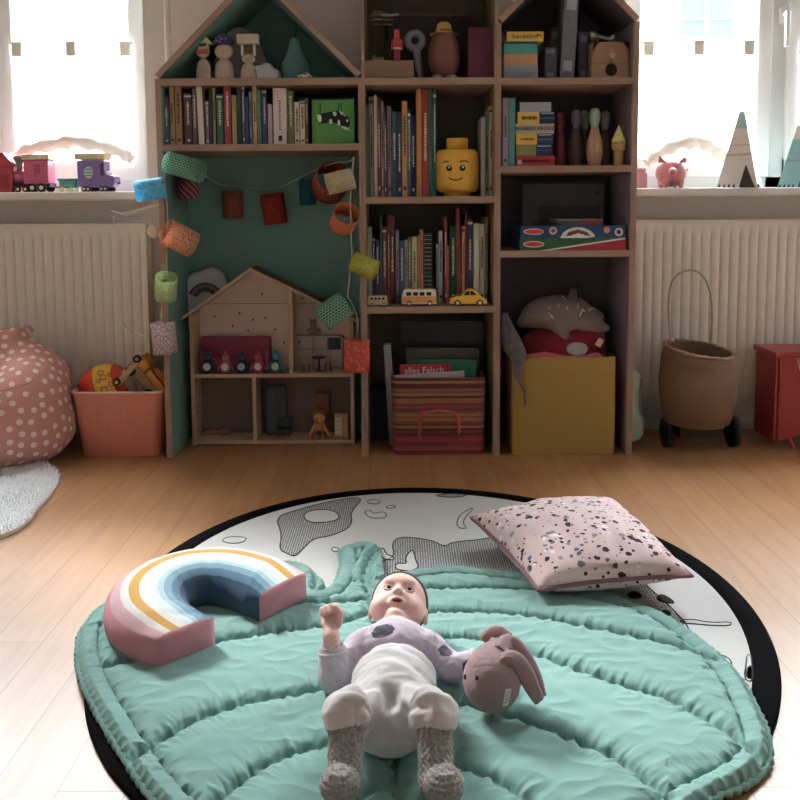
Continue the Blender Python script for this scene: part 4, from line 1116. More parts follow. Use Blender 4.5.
# ---------------------------------------------------------------- red wooden doll cradle
redw = mat((160, 44, 46), rough=.4, var=.1, scale=12, name='red_lacquer')
O3 = Vector((at(757, 400, 2.84).x + .055, 2.84, 0)); zt = at(760, 352, 2.84).z
t = thing('doll_cradle', 'red painted wooden doll cradle at the right edge of the room', 'toy furniture', O3)
m = M(); m.box(-.002, .34, -.01, .17, zt - .018, zt, b=.003); m.build('top_board', redw, t)
hp_ = []
m = M(); H_ = zt - .018
side_ = [(.012, .03), (.012, H_)] + [(.07, H_)] + [(.075 + .04 * math.sin(k * PI / 12), H_ - .045 - .075 * (1 - math.cos(k * PI / 12)) / 1.) for k in range(1, 7)] + [(.34, H_ - .125), (.34, .055), (.10, .055)]
m.prism(side_, .014, xf=XF((0, .0, 0))); m.prism(side_, .014, xf=XF((0, .15, 0))); m.build('side_panel', redw, t)
m = M(); m.box(.004, .018, .0, .16, .03, H_); m.build('end_panel', redw, t)
M().box(.018, .34, .012, .15, .06, .072).build('base_board', redw, t)
for y_ in (0, .148):
    m = M(); m.tube(smooth_line([(.045, y_ + .008, .075), (.060, y_ + .008, .045), (.075, y_ + .008, .006)], 2), [.011, .011, .0105, .010, .009, .008, .0075, .007, .0065][:9] if 0 else .008, n=8); m.build('leg', redw, t)
M().tube([(.04, .02, .075), (.10, .07, .12), (.2, .08, .135), (.33, .09, .13)], [.01, .03, .04, .03], n=10).build('doll_blanket', cloth((70, 64, 64), name='dark_fabric'), t)
m = M(); m.tube([(.075, .012, .135), (.10, .014, .128), (.14, .016, .13)], .008, n=8); m.build('lace_edge', cloth((214, 206, 204), name='lace'), t)
# ---------------------------------------------------------------- sheer curtains
def sheer():
    m, nt, b = new_mat('sheer_voile'); nt.nodes.remove(b)
    tr = N(nt, 'ShaderNodeBsdfTransparent'); tr.inputs[0].default_value = (1, 1, 1, 1)
    tl = N(nt, 'ShaderNodeBsdfTranslucent'); tl.inputs[0].default_value = (.92, .91, .88, 1)
    df = N(nt, 'ShaderNodeBsdfDiffuse'); df.inputs[0].default_value = (.9, .89, .86, 1)
    a = N(nt, 'ShaderNodeMixShader'); a.inputs[0].default_value = .5; L(nt, tl.outputs[0], a.inputs[1]); L(nt, df.outputs[0], a.inputs[2])
    x = N(nt, 'ShaderNodeMixShader'); x.inputs[0].default_value = .42; L(nt, tr.outputs[0], x.inputs[1]); L(nt, a.outputs[0], x.inputs[2]); L(nt, x.outputs[0], nt.nodes['Material Output'].inputs[0])
    return m
sheerm = sheer(); rollm = cloth((226, 220, 204), name='curtain_roll', bump=.6, bscale=300)
CY = WPY - .045
bandm = sheer(); bandm.name = 'voile_band'; [n for n in bandm.node_tree.nodes if n.type == 'MIX_SHADER'][1].inputs[0].default_value = .45
def curtain(label, x0, x1, zb, zt, arch, y=CY):
    """sheer panel on a rod, its lower hem gathered up in an arched puffy roll; arch = list of picture points for the roll"""
    t = thing('curtain', label, 'curtain', ((x0 + x1) / 2, y, zb)); o = Vector(((x0 + x1) / 2, y, zb))
    n = 70; vs = []
    for k in range(13):
        z = (zt - zb) * k / 12
        for i in range(n + 1):
            u = i / n; vs.append((x0 - o.x + (x1 - x0) * u, .006 * math.sin(u * 46 + .7 * math.sin(z * 9)), z))
    m = M(); m.add(vs, [(k * (n + 1) + i, k * (n + 1) + i + 1, (k + 1) * (n + 1) + i + 1, (k + 1) * (n + 1) + i) for k in range(12) for i in range(n)], 0, True)
    m.build('curtain_panel', sheerm, t, fix=False)
    M().cyl((x0 - o.x, 0, zt - zb + .004), (x1 - o.x, 0, zt - zb + .004), .004, n=10).build('rod', white, t)
    for k in range(3): xx = x0 - o.x + (x1 - x0) * (.06 + .44 * k); M().box(xx - .018, xx + .018, -.010, .008, zt - zb - .045, zt - zb + .008, b=.002).build('tab_loop', rollm, t)
    M().box(x0 - o.x, x1 - o.x, -.009, -.0075, zt - zb - .042, zt - zb).build('heading_band', bandm, t)
    if arch:
        pts = smooth_line([at(a, b_, y - .015) - o for a, b_ in arch], 2); k = len(pts)
        m = M(); rr_ = [(.010 + .016 * math.sin(PI * i / (k - 1)) ** .4) * (1 + .25 * math.sin(i * 1.7)) for i in range(k)]
        m.tube(pts, rr_, n=12); m.build('gathered_hem', rollm, t)
    return t
zc1 = at(70, 44, CY).z
curtain('sheer white curtain over the left window, hem gathered in an arch above the toy train', at(12, 90, CY).x, at(134, 90, CY).x, at(70, 140, CY).z, zc1, [(14, 158), (30, 148), (55, 144), (75, 140), (100, 145), (122, 152), (132, 160)])
curtain('sheer white curtain over the right window, hem arched behind the pink pig', at(641, 90, CY).x, at(754, 90, CY).x, at(690, 140, CY).z, at(690, 43, CY).z, [(646, 164), (656, 155), (675, 144), (698, 140), (712, 148), (726, 156), (735, 164)])
curtain('narrow visible sheer curtain at the far right edge beyond the window post', at(797, 90, CY).x, at(797, 90, CY).x + .42, at(690, 140, CY).z, at(690, 43, CY).z, None)

# ---------------------------------------------------------------- toys on the left sill
SY = WY - .07
def sx_(px): return at(px, 180, SY).x
def sz_(py): return at(70, py, SY).z - SZ
pinkp = mat((216, 92, 136), rough=.35, name='pink_plastic'); purp = mat((140, 112, 186), rough=.35, name='purple_plastic'); crm = mat((238, 222, 170), rough=.4, name='cream_plastic'); tealp = mat((82, 172, 156), rough=.35, name='teal_plastic'); redp = mat((196, 52, 66), rough=.3, name='red_gloss'); greyp = mat((128, 132, 142), rough=.4, name='grey_plastic')
def wheels(t, xs, r, y0, y1, mt=dk, hub=crm):
    for x in xs:
        for y in (y0, y1):
            s_ = -1 if y == y0 else 1
            w_ = M().cyl((x, y, r), (x, y + s_ * .008, r), r, n=18).build('wheel', mt, t)
            M().cyl((x, y + s_ * .008, r), (x, y + s_ * .0095, r), r * .5, n=12).build('hub', hub, w_)
# red container at the edge
t = thing('toy_house', 'red gabled toy house at the left edge of the left sill', 'toy', (sx_(-2), SY + .02, SZ))
hh_ = sz_(153); M().box(-.05, .062, -.045, .045, 0, hh_ * .66, b=.004).build('walls', redp, t)
M().prism([(-.056, 0), (.066, 0), (.066, .008), (.035, hh_ * .34), (-.02, hh_ * .34), (-.056, .008)], .10, xf=XF((0, -.05, hh_ * .66))).build('roof', redp, t)
M().box(-.02, .05, -.047, -.044, .012, hh_ * .45).build('front_panel', mat((176, 40, 56), name='dark_red'), t)
# pink engine
t = thing('toy_train_engine', 'pink toy train engine with cream roof and grey chimney on the left sill', 'toy train', (sx_(32), SY, SZ))
X_ = lambda px: sx_(px) - sx_(32)
m = M(); m.box(X_(28), X_(52), -.032, .032, sz_(184), sz_(160), b=.003); m.build('cabin', pinkp, t)
m = M(); m.box(X_(27), X_(53.5), -.037, .037, sz_(160), sz_(154.5), b=.003); m.build('roof', crm, t)
M().box(X_(38), X_(45), -.034, -.031, sz_(174), sz_(164), b=.001).build('cabin_window', mat((190, 84, 122), name='window_pink'), t)
M().cyl((X_(17), 0, sz_(177)), (X_(28), 0, sz_(177)), .024, n=20).build('boiler', pinkp, t)
M().lathe([(.010, sz_(172)), (.010, sz_(164)), (.020, sz_(158)), (.020, sz_(156)), (.012, sz_(155.5))], n=18, xf=XF((X_(20), 0, 0))).build('chimney', greyp, t)
M().box(X_(16), X_(53), -.03, .03, sz_(187), sz_(183)).build('chassis', mat((74, 44, 62), name='dark_chassis'), t)
M().cyl((X_(17), -.004, sz_(177)), (X_(15), -.004, sz_(177)), .019, n=20).build('front_face', greyp, t)
wheels(t, [X_(23), X_(30)], .010, -.036, .036); wheels(t, [X_(37), X_(46)], .015, -.036, .036)
# teal wagon
t = thing('toy_train_wagon', 'small teal toy wagon between the pink engine and the purple van', 'toy train', (sx_(69.5), SY, SZ))
X_ = lambda px: sx_(px) - sx_(69.5)
M().box(X_(61), X_(79), -.022, .022, sz_(188), sz_(180), b=.004).build('wagon_body', tealp, t)
M().box(X_(60), X_(80), -.024, .024, sz_(181), sz_(178.5), b=.002).build('lid', tealp, t)
M().cyl((X_(55), 0, sz_(187)), (X_(61), 0, sz_(187)), .0025).build('coupling', dk, t)
wheels(t, [X_(65), X_(74)], .0085, -.026, .026, mt=crm, hub=crm)
# purple van
t = thing('toy_van', 'purple toy van wagon with cream roof and patterned egg emblem on the left sill', 'toy vehicle', (sx_(98), SY, SZ))
X_ = lambda px: sx_(px) - sx_(98)
body = [(X_(81), sz_(186)), (X_(81), sz_(161)), (X_(107), sz_(161)), (X_(107.5), sz_(170)), (X_(110), sz_(175)), (X_(117), sz_(177)), (X_(117.5), sz_(184)), (X_(115), sz_(187)), (X_(82), sz_(187))]
M().prism(body, .064, xf=XF((0, -.032, 0))).build('van_body', purp, t)
M().prism([(X_(79), sz_(160)), (X_(108), sz_(160)), (X_(109), sz_(154)), (X_(79), sz_(154))], .076, xf=XF((0, -.038, 0))).build('roof', crm, t)
m = M(); ec = ((X_(92)), sz_(173)); m.prism([(ec[0] + .016 * math.cos(a), ec[1] + .021 * math.sin(a)) for a in [2 * PI * k / 20 for k in range(20)]], .0016, xf=XF((0, -.0338, 0)))
for k in (-1, 0, 1): m.box(ec[0] - .013, ec[0] + .013, -.0348, -.0336, ec[1] + k * .011 - .002, ec[1] + k * .011 + .002, mi=1)
m.build('egg_emblem', [mat((206, 226, 214), name='emblem_pale'), tealp], t)
m = M(); m.box(X_(104), X_(107.3), -.034, -.031, sz_(176), sz_(164)); m.build('cab_window', mat((80, 50, 90), name='dark_window'), t)
wheels(t, [X_(88), X_(92), X_(105), X_(109)], .0095, -.036, .036)
M().cyl((X_(117), 0, sz_(184)), (X_(120), 0, sz_(183)), .003).build('hook', dk, t)

# ---------------------------------------------------------------- right sill
piggy = mat((206, 122, 130), rough=.3, name='pink_ceramic')
t = thing('piggy_bank', 'round pink ceramic piggy bank on the right sill', 'piggy bank', (at(671, 172, SY).x, SY, SZ)); pr = 15 / FPX * SY
q = SDF((-.075, -.08, -.004), (.075, .075, .125), .0026); cz_ = at(668, 173, SY).z - SZ
q.ell((0, 0, cz_), (pr, pr * .95, pr * .93), None, 0)
for a, b_ in ((-.026, -.03), (.026, -.03), (-.026, .03), (.026, .03)): q.cap((a, b_, .010), (a, b_, cz_ * .5), .010, .012, .004)
q.cap((-.010, -pr * .85, cz_ + .002), (-.012, -pr - .010, cz_ + .002), .014, .013, .004)
blob(q, 'body', piggy, t, smooth=1)
for sg, px in ((-1, 658), (1, 680)):
    m = M(); x = sg * .034 - .004; m.prism([(x - .014, 0), (x + .014, 0), (x + sg * .012, .024)], .008, xf=XF((0, -.028, cz_ + pr * .66))); m.build('ear', piggy, t)
M().tube([(pr * .9, .02, cz_ + .01), (pr + .008, .025, cz_ + .018), (pr + .012, .02, cz_ + .008)], .003).build('tail', piggy, t)
t = thing('candle_jar', 'small pink glass jar between the bookcase and the pig on the right sill', 'jar', (at(641, 180, SY + .02).x, SY + .02, SZ)); hj = at(641, 168, SY).z - SZ
M().lathe([(.020, 0), (.021, .003), (.021, hj * .8), (.017, hj * .88)], n=24).build('jar_glass', mat((212, 140, 164), rough=.1, spec=.7, name='pink_glass'), t)
M().lathe([(.018, hj * .86), (.019, hj * .87), (.019, hj), (.0, hj + .001)], n=24).build('lid', mat((222, 168, 184), rough=.3, name='jar_lid'), t)
tpw = mat((222, 216, 208), rough=.6, name='tepee_white'); tpg = mat((150, 196, 190), rough=.6, name='tepee_mint'); dkp = mat((58, 56, 60), rough=.7, name='charcoal_print'); tpt = mat((140, 196, 200), rough=.6, name='tepee_teal')
def tepee(px, w, h_, label, y, mt, capm, rot=R(-30)):
    t = thing('tepee_lamp', label, 'tepee ornament', (px, y, SZ), (0, 0, rot))
    m = M(); lev = [(1., 0), (.44, .60 * h_), (.14, .90 * h_ if 0 else .80 * h_), (.10, h_)]
    def ring_(f, z): return [Vector((x * w * f, y_ * w * f, z)) for x, y_ in ((-1, -1), (1, -1), (1, 1), (-1, 1))]
    f = lambda z: 1 - (1 - .12) * z / h_
    l1 = [ring_(f(z), z) for z in (0, h_ * .77)]; m.ring(l1, mi=0, smooth=False)
    m.ring([ring_(f(z) * 1.002, z) for z in (h_ * .77, h_)], mi=1, smooth=False)
    m.build('tent_cloth', [mt, capm], t)
    d = M()                                                # door and zigzag prints on the front faces
    def fp(face, u, z):                                    # u -1..1 across, z height
        s_ = w * f(z) * 1.004 + .0006; x, y_ = (u * s_, -s_)
        for _ in range(face): x, y_ = -y_, x
        return Vector((x, y_, z))
    for face in (0, 3):
        if face == 0: d.add([fp(0, .10, .0005), fp(0, .86, .0005), fp(0, .5, h_ * .30)], [(0, 1, 2)], 0)
        for k in range(9):
            u = -.95 + k * .24
            if face == 0 and 0 < u + .1 < .8: continue
            d.add([fp(face, u, .001), fp(face, u + .16, .001), fp(face, u + .08, h_ * .06)], [(0, 1, 2)], 0)
        for z in (.42, .55):
            d.add([fp(face, -1, h_ * z), fp(face, 1, h_ * z), fp(face, 1, h_ * (z + .007)), fp(face, -1, h_ * (z + .007))], [(0, 1, 2, 3)], 1)
        for k in range(10):
            u = -.9 + k * .19; d.add([fp(face, u, h_ * .425), fp(face, u + .1, h_ * .425), fp(face, u + .05, h_ * .46)], [(0, 1, 2)], 1)
    d.build('printed_pattern', [dkp, mat((150, 150, 148), name='grey_print')], t, fix=False)
    return t
ht = at(742, 111, SY).z - SZ
tepee(at(741, 185, SY).x, .067, ht, 'white tepee ornament with mint tip and dark door on the right sill', SY + .01, tpw, tpg)
tepee(at(799, 185, SY).x, .060, at(797, 125, SY).z - SZ, 'smaller mint and grey tepee ornament at the right end of the sill', SY + .01, tpt, tpw)

# ---------------------------------------------------------------- houses across the street
FY = 11.
fac = mat((216, 208, 200), rough=.9, name='facade_render'); brickf = mat((120, 66, 62), rough=.9, var=.3, name='facade_brick'); shut = mat((58, 128, 134), rough=.6, name='teal_blind'); fglass = mat((92, 100, 112), rough=.2, name='facade_glass')
def facade(label, x0, x1, wins, zt=7.):
    t = thing('building', label, 'building', ((x0 + x1) / 2, FY, -3)); o = Vector(((x0 + x1) / 2, FY, -3))
    M().box(x0 - o.x, x1 - o.x, 0, 4, 0, zt + 3).build('wall', fac, t)
    M().box(x0 - o.x - .2, x1 - o.x + .2, -.3, 4.2, zt + 3, zt + 3.3).build('roof', mat((120, 112, 110), name='roof_slate'), t)
    for (a, b_, c_, d_, mt, bars) in wins:
        p, q_ = at(a, b_, FY) - o, at(c_, d_, FY) - o
        x_0, x_1, z_0, z_1 = p.x, q_.x, q_.z, p.z
        fr = M().box(x_0, x_1, -.02, .0, z_0, z_1).build('window', mt, t)
        for k in range(bars): x = x_0 + (x_1 - x_0) * (k + 1) / (bars + 1); M().box(x - .025, x + .025, -.05, -.02, z_0, z_1).build('window_bar', white, fr)
        if bars: M().box(x_0, x_1, -.045, -.02, z_0 + (z_1 - z_0) * .30, z_0 + (z_1 - z_0) * .34).build('window_bar', white, fr)
        M().box(x_0 - .06, x_1 + .06, -.12, 0, z_0 - .07, z_0 - .01).build('window_sill', fac, fr)
    return t
fglass = mat((52, 54, 58), rough=.9, spec=0, var=.3, scale=3, name='facade_glass'); brickf = mat((62, 48, 49), rough=.9, spec=0, var=.25, scale=6, name='facade_brick'); shut = mat((38, 66, 68), rough=.9, spec=0, name='teal_blind')
facade('pale rendered house across the street seen through the left window', -8, -1.2, [(19, -20, 31, 35, fglass, 0), (40, -20, 57, 35, brickf, 0), (67, -20, 79, 35, fglass, 0), (105, 12, 129, 34, fglass, 1), (-15, 5, -2, 35, fglass, 0)])
facade('pale house with teal blinds across the street seen through the right window', 1.4, 9, [(681, -20, 732, 37, shut, 1)])
struct('street', M().box(-12, 12, 3.6, 16, -3.1, -3), mat((120, 118, 114), rough=.9, name='asphalt'))
# ---------------------------------------------------------------- books
paper = mat((214, 206, 188), rough=.9, name='book_pages')
CN = []
_lab = {}
def book(px0, px1, pt, zk, Y, rgb, label, group, deep=.15, lean=0., band=None, pxl=None, zoff=0., cat='book', name='book', lift=0.):
    """one upright book, spine towards the room; px0/px1/pt are read off the picture at the spine's depth Y"""
    pm = (px0 + px1) / 2
    x0, x1 = at(px0, 150, Y).x, at(px1, 150, Y).x
    # use the row of the shelf for a stable x
    row = (pt + 30); x0, x1 = at(px0, row, Y).x, at(px1, row, Y).x
    z0 = Z[zk] + lift; H = at(pm, pt, Y).z - z0; w = max(.004, x1 - x0 - .0008)
    o_loc = ((x0 + x1) / 2, Y, z0)
    m = M(); hw = w / 2; c = min(.0018, w * .2)
    m.box(-hw, -hw + c, 0, deep, 0, H, mi=0).box(hw - c, hw, 0, deep, 0, H, mi=0).box(-hw, hw, -.001, c, 0, H, mi=0, b=c * .4)
    m.box(-hw + c, hw - c, c, deep - .004, .003, H - .003, mi=1)
    g_ = sum(rgb) / 3; rgb = tuple(int(v * .80 + g_ * .20) for v in rgb)
    cov = mat(rgb, rough=.55, var=.10, scale=40, name='book_cover')
    lum = (rgb[0] + rgb[1] + rgb[2]) / 3
    tc_ = (226, 216, 190) if lum < 130 else (70, 56, 50)
    if band is None: band = rnd.random() < .75
    mats = [cov, paper, mat(tc_, rough=.7, name='spine_print')]
    if label.startswith('thick') and 272 < px0 < 275:
        for k in range(12): zz = H * (.26 + .045 * k); m.box(-.0035, .0035 * rnd.uniform(.4, 1), -.0018, -.001, zz, zz + .0045, mi=2)
        m.box(-.006, .006, -.0018, -.001, H * .06, H * .16, mi=2)
    if band and w > .007:                   # title letters as small raised dashes running up the spine, and a foot mark
        a, b_ = H * rnd.uniform(.30, .45), H * rnd.uniform(.72, .9); z = a
        while z < b_:
            l_ = rnd.uniform(.003, .0075); wd = min(w * .22, .0042) * rnd.uniform(.6, 1)
            m.box(-wd, wd, -.0018, -.001, z, z + l_, mi=2); z += l_ + rnd.uniform(.0015, .003)
        if rnd.random() < .6: m.box(-min(w * .25, .004), min(w * .25, .004), -.0018, -.001, H * .07, H * .11, mi=2)
        if rnd.random() < .3: m.box(-hw + .0004, hw - .0004, -.0016, -.001, H * .93, H * .96, mi=2)
    o = m.build(name, mats, fix=True); o.location = o_loc
    o.rotation_euler = (0, lean, 0)
    tag(o, label, cat, group)
    return o
def cname(c):
    import colorsys
    h_, l_, s_ = colorsys.rgb_to_hls(c[0] / 255, c[1] / 255, c[2] / 255); h_ *= 360
    if s_ < .13: return 'charcoal' if l_ < .33 else ('grey' if l_ < .62 else 'off-white')
    if s_ < .30 and l_ > .62: return 'cream' if 20 < h_ < 80 else 'pale grey'
    d = 'dark ' if l_ < .33 else ('pale ' if l_ > .66 else '')
    if h_ < 12 or h_ > 335: n_ = 'red' if s_ > .35 else 'maroon'
    elif h_ < 33: n_ = 'orange' if l_ > .5 else 'brown'
    elif h_ < 55: n_ = 'ochre'
    elif h_ < 85: n_ = 'olive'
    elif h_ < 165: n_ = 'green'
    elif h_ < 195: n_ = 'teal'
    elif h_ < 255: n_ = 'blue'
    else: n_ = 'mauve'
    return (d + n_).strip()
ORD = 'first second third fourth fifth sixth seventh eighth ninth tenth eleventh twelfth thirteenth fourteenth fifteenth sixteenth seventeenth eighteenth nineteenth twentieth'.split()
def row(lst, zk, Y, where, group, start=None, end=None):
    names = [cname(b_[3]) for b_ in lst]; hs = [b_[2] for b_ in lst]; ws = [b_[1] - b_[0] for b_ in lst]
    for k, b_ in enumerate(lst):
        sz = 'thick' if ws[k] > 6.2 else ('thin' if ws[k] < 3.3 else '')
        if hs[k] == min(hs): sz = ('tallest ' + sz).strip()
        elif hs[k] == max(hs): sz = ('shortest ' + sz).strip()
        l_ = names[k - 1] if k else None; r_ = names[k + 1] if k < len(lst) - 1 else None
        if l_ and r_:
            rel = ('between two %s ones' % l_) if l_ == r_ else 'between %s and %s ones' % (l_, r_)
        elif r_: rel = 'at left end beside %s one' % r_
        else: rel = 'at right end beside %s one' % l_
        lab = ' '.join(('%s %s book %s on %s' % (sz, names[k], rel, where)).split())
        if lab in _lab: raise RuntimeError('duplicate label ' + lab + ' %d' % k)
        _lab[lab] = 1
        kw = b_[4] if len(b_) > 4 else {}
        book(b_[0], b_[1], b_[2], zk, Y + kw.get('dy', 0) + rnd.uniform(0, .006), b_[3], lab, group, deep=kw.get('deep', .15), lean=R(kw.get('lean', 0)), band=kw.get('band'), lift=kw.get('lift', 0))
row([(164.6, 169.2, 95.6, (72, 92, 136)), (169.8, 174.9, 87, (176, 142, 94)), (175.4, 181.8, 86, (182, 140, 76)), (184.5, 192.2, 93.5, (112, 64, 76)), (192.6, 197, 89, (116, 98, 102)),
     (198.2, 204.2, 85, (224, 212, 186), {'lean': -1.5}), (206, 209.4, 101, (136, 108, 138)), (209.8, 212.3, 89, (68, 66, 82)), (212.6, 215.8, 88, (132, 156, 104)), (216.8, 223.5, 94, (54, 118, 78)),
     (224, 231.4, 86, (190, 48, 62)), (232, 237, 95, (172, 148, 72)), (237.4, 241.5, 87, (58, 62, 92)), (241.9, 245.2, 85, (84, 92, 122)), (245.6, 248.8, 97, (52, 66, 116)), (249.2, 252.4, 91.5, (94, 142, 184)),
     (252.8, 256.8, 86, (226, 158, 70)), (257.2, 261.2, 90, (64, 146, 138)), (262.4, 267, 89, (64, 70, 98)), (268, 272.6, 104, (172, 156, 166)), (273.2, 287, 88, (232, 212, 206), {'band': False}),
     (287.6, 294, 91, (120, 130, 66)), (294.6, 299.8, 102, (212, 202, 158)), (300.2, 305.2, 101, (226, 214, 176)), (305.8, 308.4, 97, (94, 66, 58))],
    'L2', YS + .028, 'green bookcase shelf', 'books on the upper shelf of the green bookcase')
row([(365.8, 369, 105, (92, 116, 106)), (369.4, 373.4, 96.5, (158, 154, 116)), (373.8, 377, 95, (228, 204, 198)), (377.3, 380.7, 97.5, (150, 52, 72)), (381, 383.7, 101, (150, 150, 142)), (384, 386.8, 114, (104, 88, 88)),
     (387.2, 391.5, 106, (142, 112, 148)), (392, 396.8, 111.5, (40, 104, 116)), (397.2, 401.6, 112, (56, 62, 116)), (402, 407.3, 101, (230, 158, 78)), (407.7, 410.8, 110, (70, 110, 150)), (411.2, 415.4, 116, (42, 48, 92)),
     (416.2, 421.6, 88.7, (240, 138, 62)), (422, 428.6, 89.2, (196, 54, 46)), (429, 432.6, 88.9, (50, 126, 92)), (433, 436.2, 90, (24, 126, 142))],
    'M2', YS + .075, 'yellow head shelf', 'books left of the yellow head')
row([(481, 485, 117, (204, 206, 206)), (485.4, 488.8, 116, (142, 152, 146)), (489.2, 493, 106, (216, 204, 140))], 'M2', YS + .075, 'head shelf right side', 'books right of the yellow head')

row([(366.7, 371.8, 227, (166, 184, 164)), (372.2, 375.4, 236, (78, 78, 108)), (375.8, 379.6, 240, (64, 70, 124)), (380, 382, 215.4, (84, 124, 104)), (382.4, 387, 227, (128, 66, 72)), (387.5, 389.9, 215, (164, 68, 66)), (390.3, 394.6, 216, (142, 44, 54)),
     (396, 399, 230.6, (168, 168, 190)), (399.5, 404.5, 241, (80, 94, 160)), (404.9, 408, 240, (168, 184, 182)), (408.4, 411.4, 237.6, (142, 156, 72)), (412, 417.2, 237, (226, 204, 138)), (417.6, 420, 236, (210, 130, 88)), (420.4, 423.4, 230, (234, 152, 72)),
     ], 'M3', YS + .098, 'toy car shelf', 'books behind the toy cars')
row([(436.2, 438.4, 244, (120, 134, 150)), (438.8, 442.6, 231, (166, 182, 190)), (444.6, 447, 217.5, (214, 56, 54)), (447.4, 449, 246, (226, 92, 84)), (449.4, 456.8, 226, (20, 98, 68)), (457.4, 461.2, 209, (176, 60, 72), {'lean': -1}), (461.8, 464.8, 226, (236, 150, 90)),
     (465.1, 467, 214, (166, 32, 52)), (467.4, 472.8, 218.4, (72, 72, 124)), (473.4, 479.4, 223.6, (236, 230, 200)), (479.8, 484.6, 224.2, (214, 208, 168)), (485, 487.8, 217.5, (170, 158, 80))], 'M3', YS + .098, 'car shelf, right half', 'books behind the toy cars')
# spiral bound notebook
t = thing('notebook', 'white wire bound notebook in the middle of the toy car shelf', 'book', (at(428, 260, YS + .098).x, YS + .098, Z['M3']), group='books behind the toy cars')
H = at(428, 233, YS + .098).z - Z['M3']
M().box(-.012, .012, .004, .15, .0, H).build('pages', mat((232, 228, 218), name='white_pages'), t)
M().box(-.0135, .0135, .006, .151, -.0, H + .001).box(-.0118, .0118, .003, .007, .0, H).build('cover', mat((60, 60, 66), name='dark_cover'), t)
m = M()
for k in range(17):
    z = .008 + (H - .016) * k / 16
    for sx in (-.006, .006): m.tube([(sx + .0050 * math.cos(a), -.001 + .006 * math.sin(a), z) for a in [2 * PI * q / 10 for q in range(10)]], .0011, n=4, closed=True, mi=0)
m.build('wire_binding', mat((206, 206, 210), rough=.3, name='wire'), t)
# the square picture book showing its cover: a black and white cow on green
Yc = YS + .035; a, b_ = at(311.5, 120, Yc), at(354, 120, Yc); H = at(333, 99.5, Yc).z - Z['L2']; w_ = b_.x - a.x
t = thing('picture_book', 'green picture book with upside-down black and white cow on the cover', 'book', ((a.x + b_.x) / 2, Yc, Z['L2']))
m = M(); m.box(-w_ / 2, w_ / 2, 0, .002, 0, H).box(-w_ / 2, w_ / 2, .013, .015, 0, H).box(-w_ / 2, -w_ / 2 + .002, 0, .015, 0, H); m.build('cover', mat((86, 162, 70), rough=.5, name='green_cover'), t)
M().box(-w_ / 2 + .002, w_ / 2 - .003, .002, .013, .003, H - .003).build('pages', paper, t)
def u2(u, v): p = at(255 + u * .1375, 75 + v * .1375, Yc); return (p.x - (a.x + b_.x) / 2, p.z - Z['L2'])
m = M()
def blobp(pts, mi, d): 
    q = [Vector((x, 0, z)) for x, z in (u2(*p) for p in pts)]; q = smooth_line(q + [q[0]], 2)[:-1]; m.add([(p.x, -d, p.z) for p in q], [tuple(range(len(q)))], mi)
blobp([(455, 285), (500, 278), (550, 265), (600, 258), (640, 275), (690, 320), (690, 380), (650, 375), (590, 350), (540, 340), (500, 355), (460, 345)], 0, .0006)
blobp([(452, 290), (478, 285), (486, 315), (480, 345), (458, 340)], 1, .0010)
blobp([(565, 268), (588, 265), (596, 285), (584, 303), (570, 295)], 1, .0010)
blobp([(540, 325), (556, 318), (566, 340), (552, 360), (540, 350)], 1, .0010)
blobp([(602, 325), (618, 330), (622, 355), (612, 372), (600, 360)], 1, .0010)
blobp([(612, 265), (632, 262), (645, 285), (632, 295)], 1, .0010)
blobp([(665, 320), (680, 325), (676, 345), (664, 340)], 1, .0010)
blobp([(625, 372), (660, 376), (694, 400), (680, 404), (640, 392)], 1, .0010)
blobp([(640, 278), (662, 300), (650, 304)], 1, .0010)
for x in (464, 476, 606, 628):
    (xa, za), (xb, zb) = u2(x, 280), u2(x + 2, 205); m.tube([(xa, -.0008, za), (xb, -.0008, zb)], .0009, n=4)
m.build('cow_picture', [mat((28, 28, 32), name='cow_black'), mat((226, 224, 214), name='cow_white')], t, fix=False)
# ---------------------------------------------------------------- attic of the green bookcase
def put(px, Y, zk, py=None): return Vector((at(px, (py or 120), Y).x, Y, Z[zk] if isinstance(zk, str) else zk))
pale = mat((206, 184, 156), rough=.55, var=.08, scale=20, name='pale_beech'); ink2 = mat((62, 44, 44), rough=.6, name='dark_ink'); redc = mat((196, 84, 84), rough=.6, name='red_mask'); navyc = mat((60, 66, 120), rough=.6, name='navy_paint'); yel = mat((220, 208, 130), rough=.5, name='yellow_paint')
Ya = YS + .07
def pic(px, py): p = at(px, py, Ya); return p
def animal(px, label, head, body, ears, hat):
    base = put(px, Ya, 'L1', 60)
    t = thing('stacking_figure', label, 'wooden figure', base, group=None)
    def zz(py): return at(px, py, Ya).z - Z['L1']
    def ww(n_): return n_ / FPX * Ya
    sc_ = 1
    m = M(); b0, b1, bw = body
    q = SDF((-.05, -.02, -.002), (.05, .02, zz(head[0]) + .01), .0022)
    q.cap((-ww(bw) / 2 + .006, 0, .004), (-ww(bw) / 2 + .008, 0, zz(b0) * .45), .008, .009, 0); q.cap((ww(bw) / 2 - .006, 0, .004), (ww(bw) / 2 - .008, 0, zz(b0) * .45), .008, .009, .001)
    q.ell((0, 0, zz(b0) * .55), (ww(bw) / 2, .015, zz(b0) * .52), None, .004)
    q.ell((0, 0, zz(head[1])), (ww(head[2]) / 2, .016, ww(head[3]) / 2), None, .004)
    q.V = np.maximum(q.V, np.abs(q.Y) - .011); q.half((0, 0, .0), (0, 0, -1))
    blob(q, 'body', pale, t, smooth=1)
    m = M(); hz_ = zz(head[1])
    for sx in (-1, 1): m.ball((sx * ww(head[2]) * .22, -.0115, hz_ + .002), (.0015, .001, .0015), n=8)
    m.ball((0, -.0115, hz_ - .004), (.0022, .001, .0016), n=8); m.build('face', ink2, t)
    return t, zz, ww
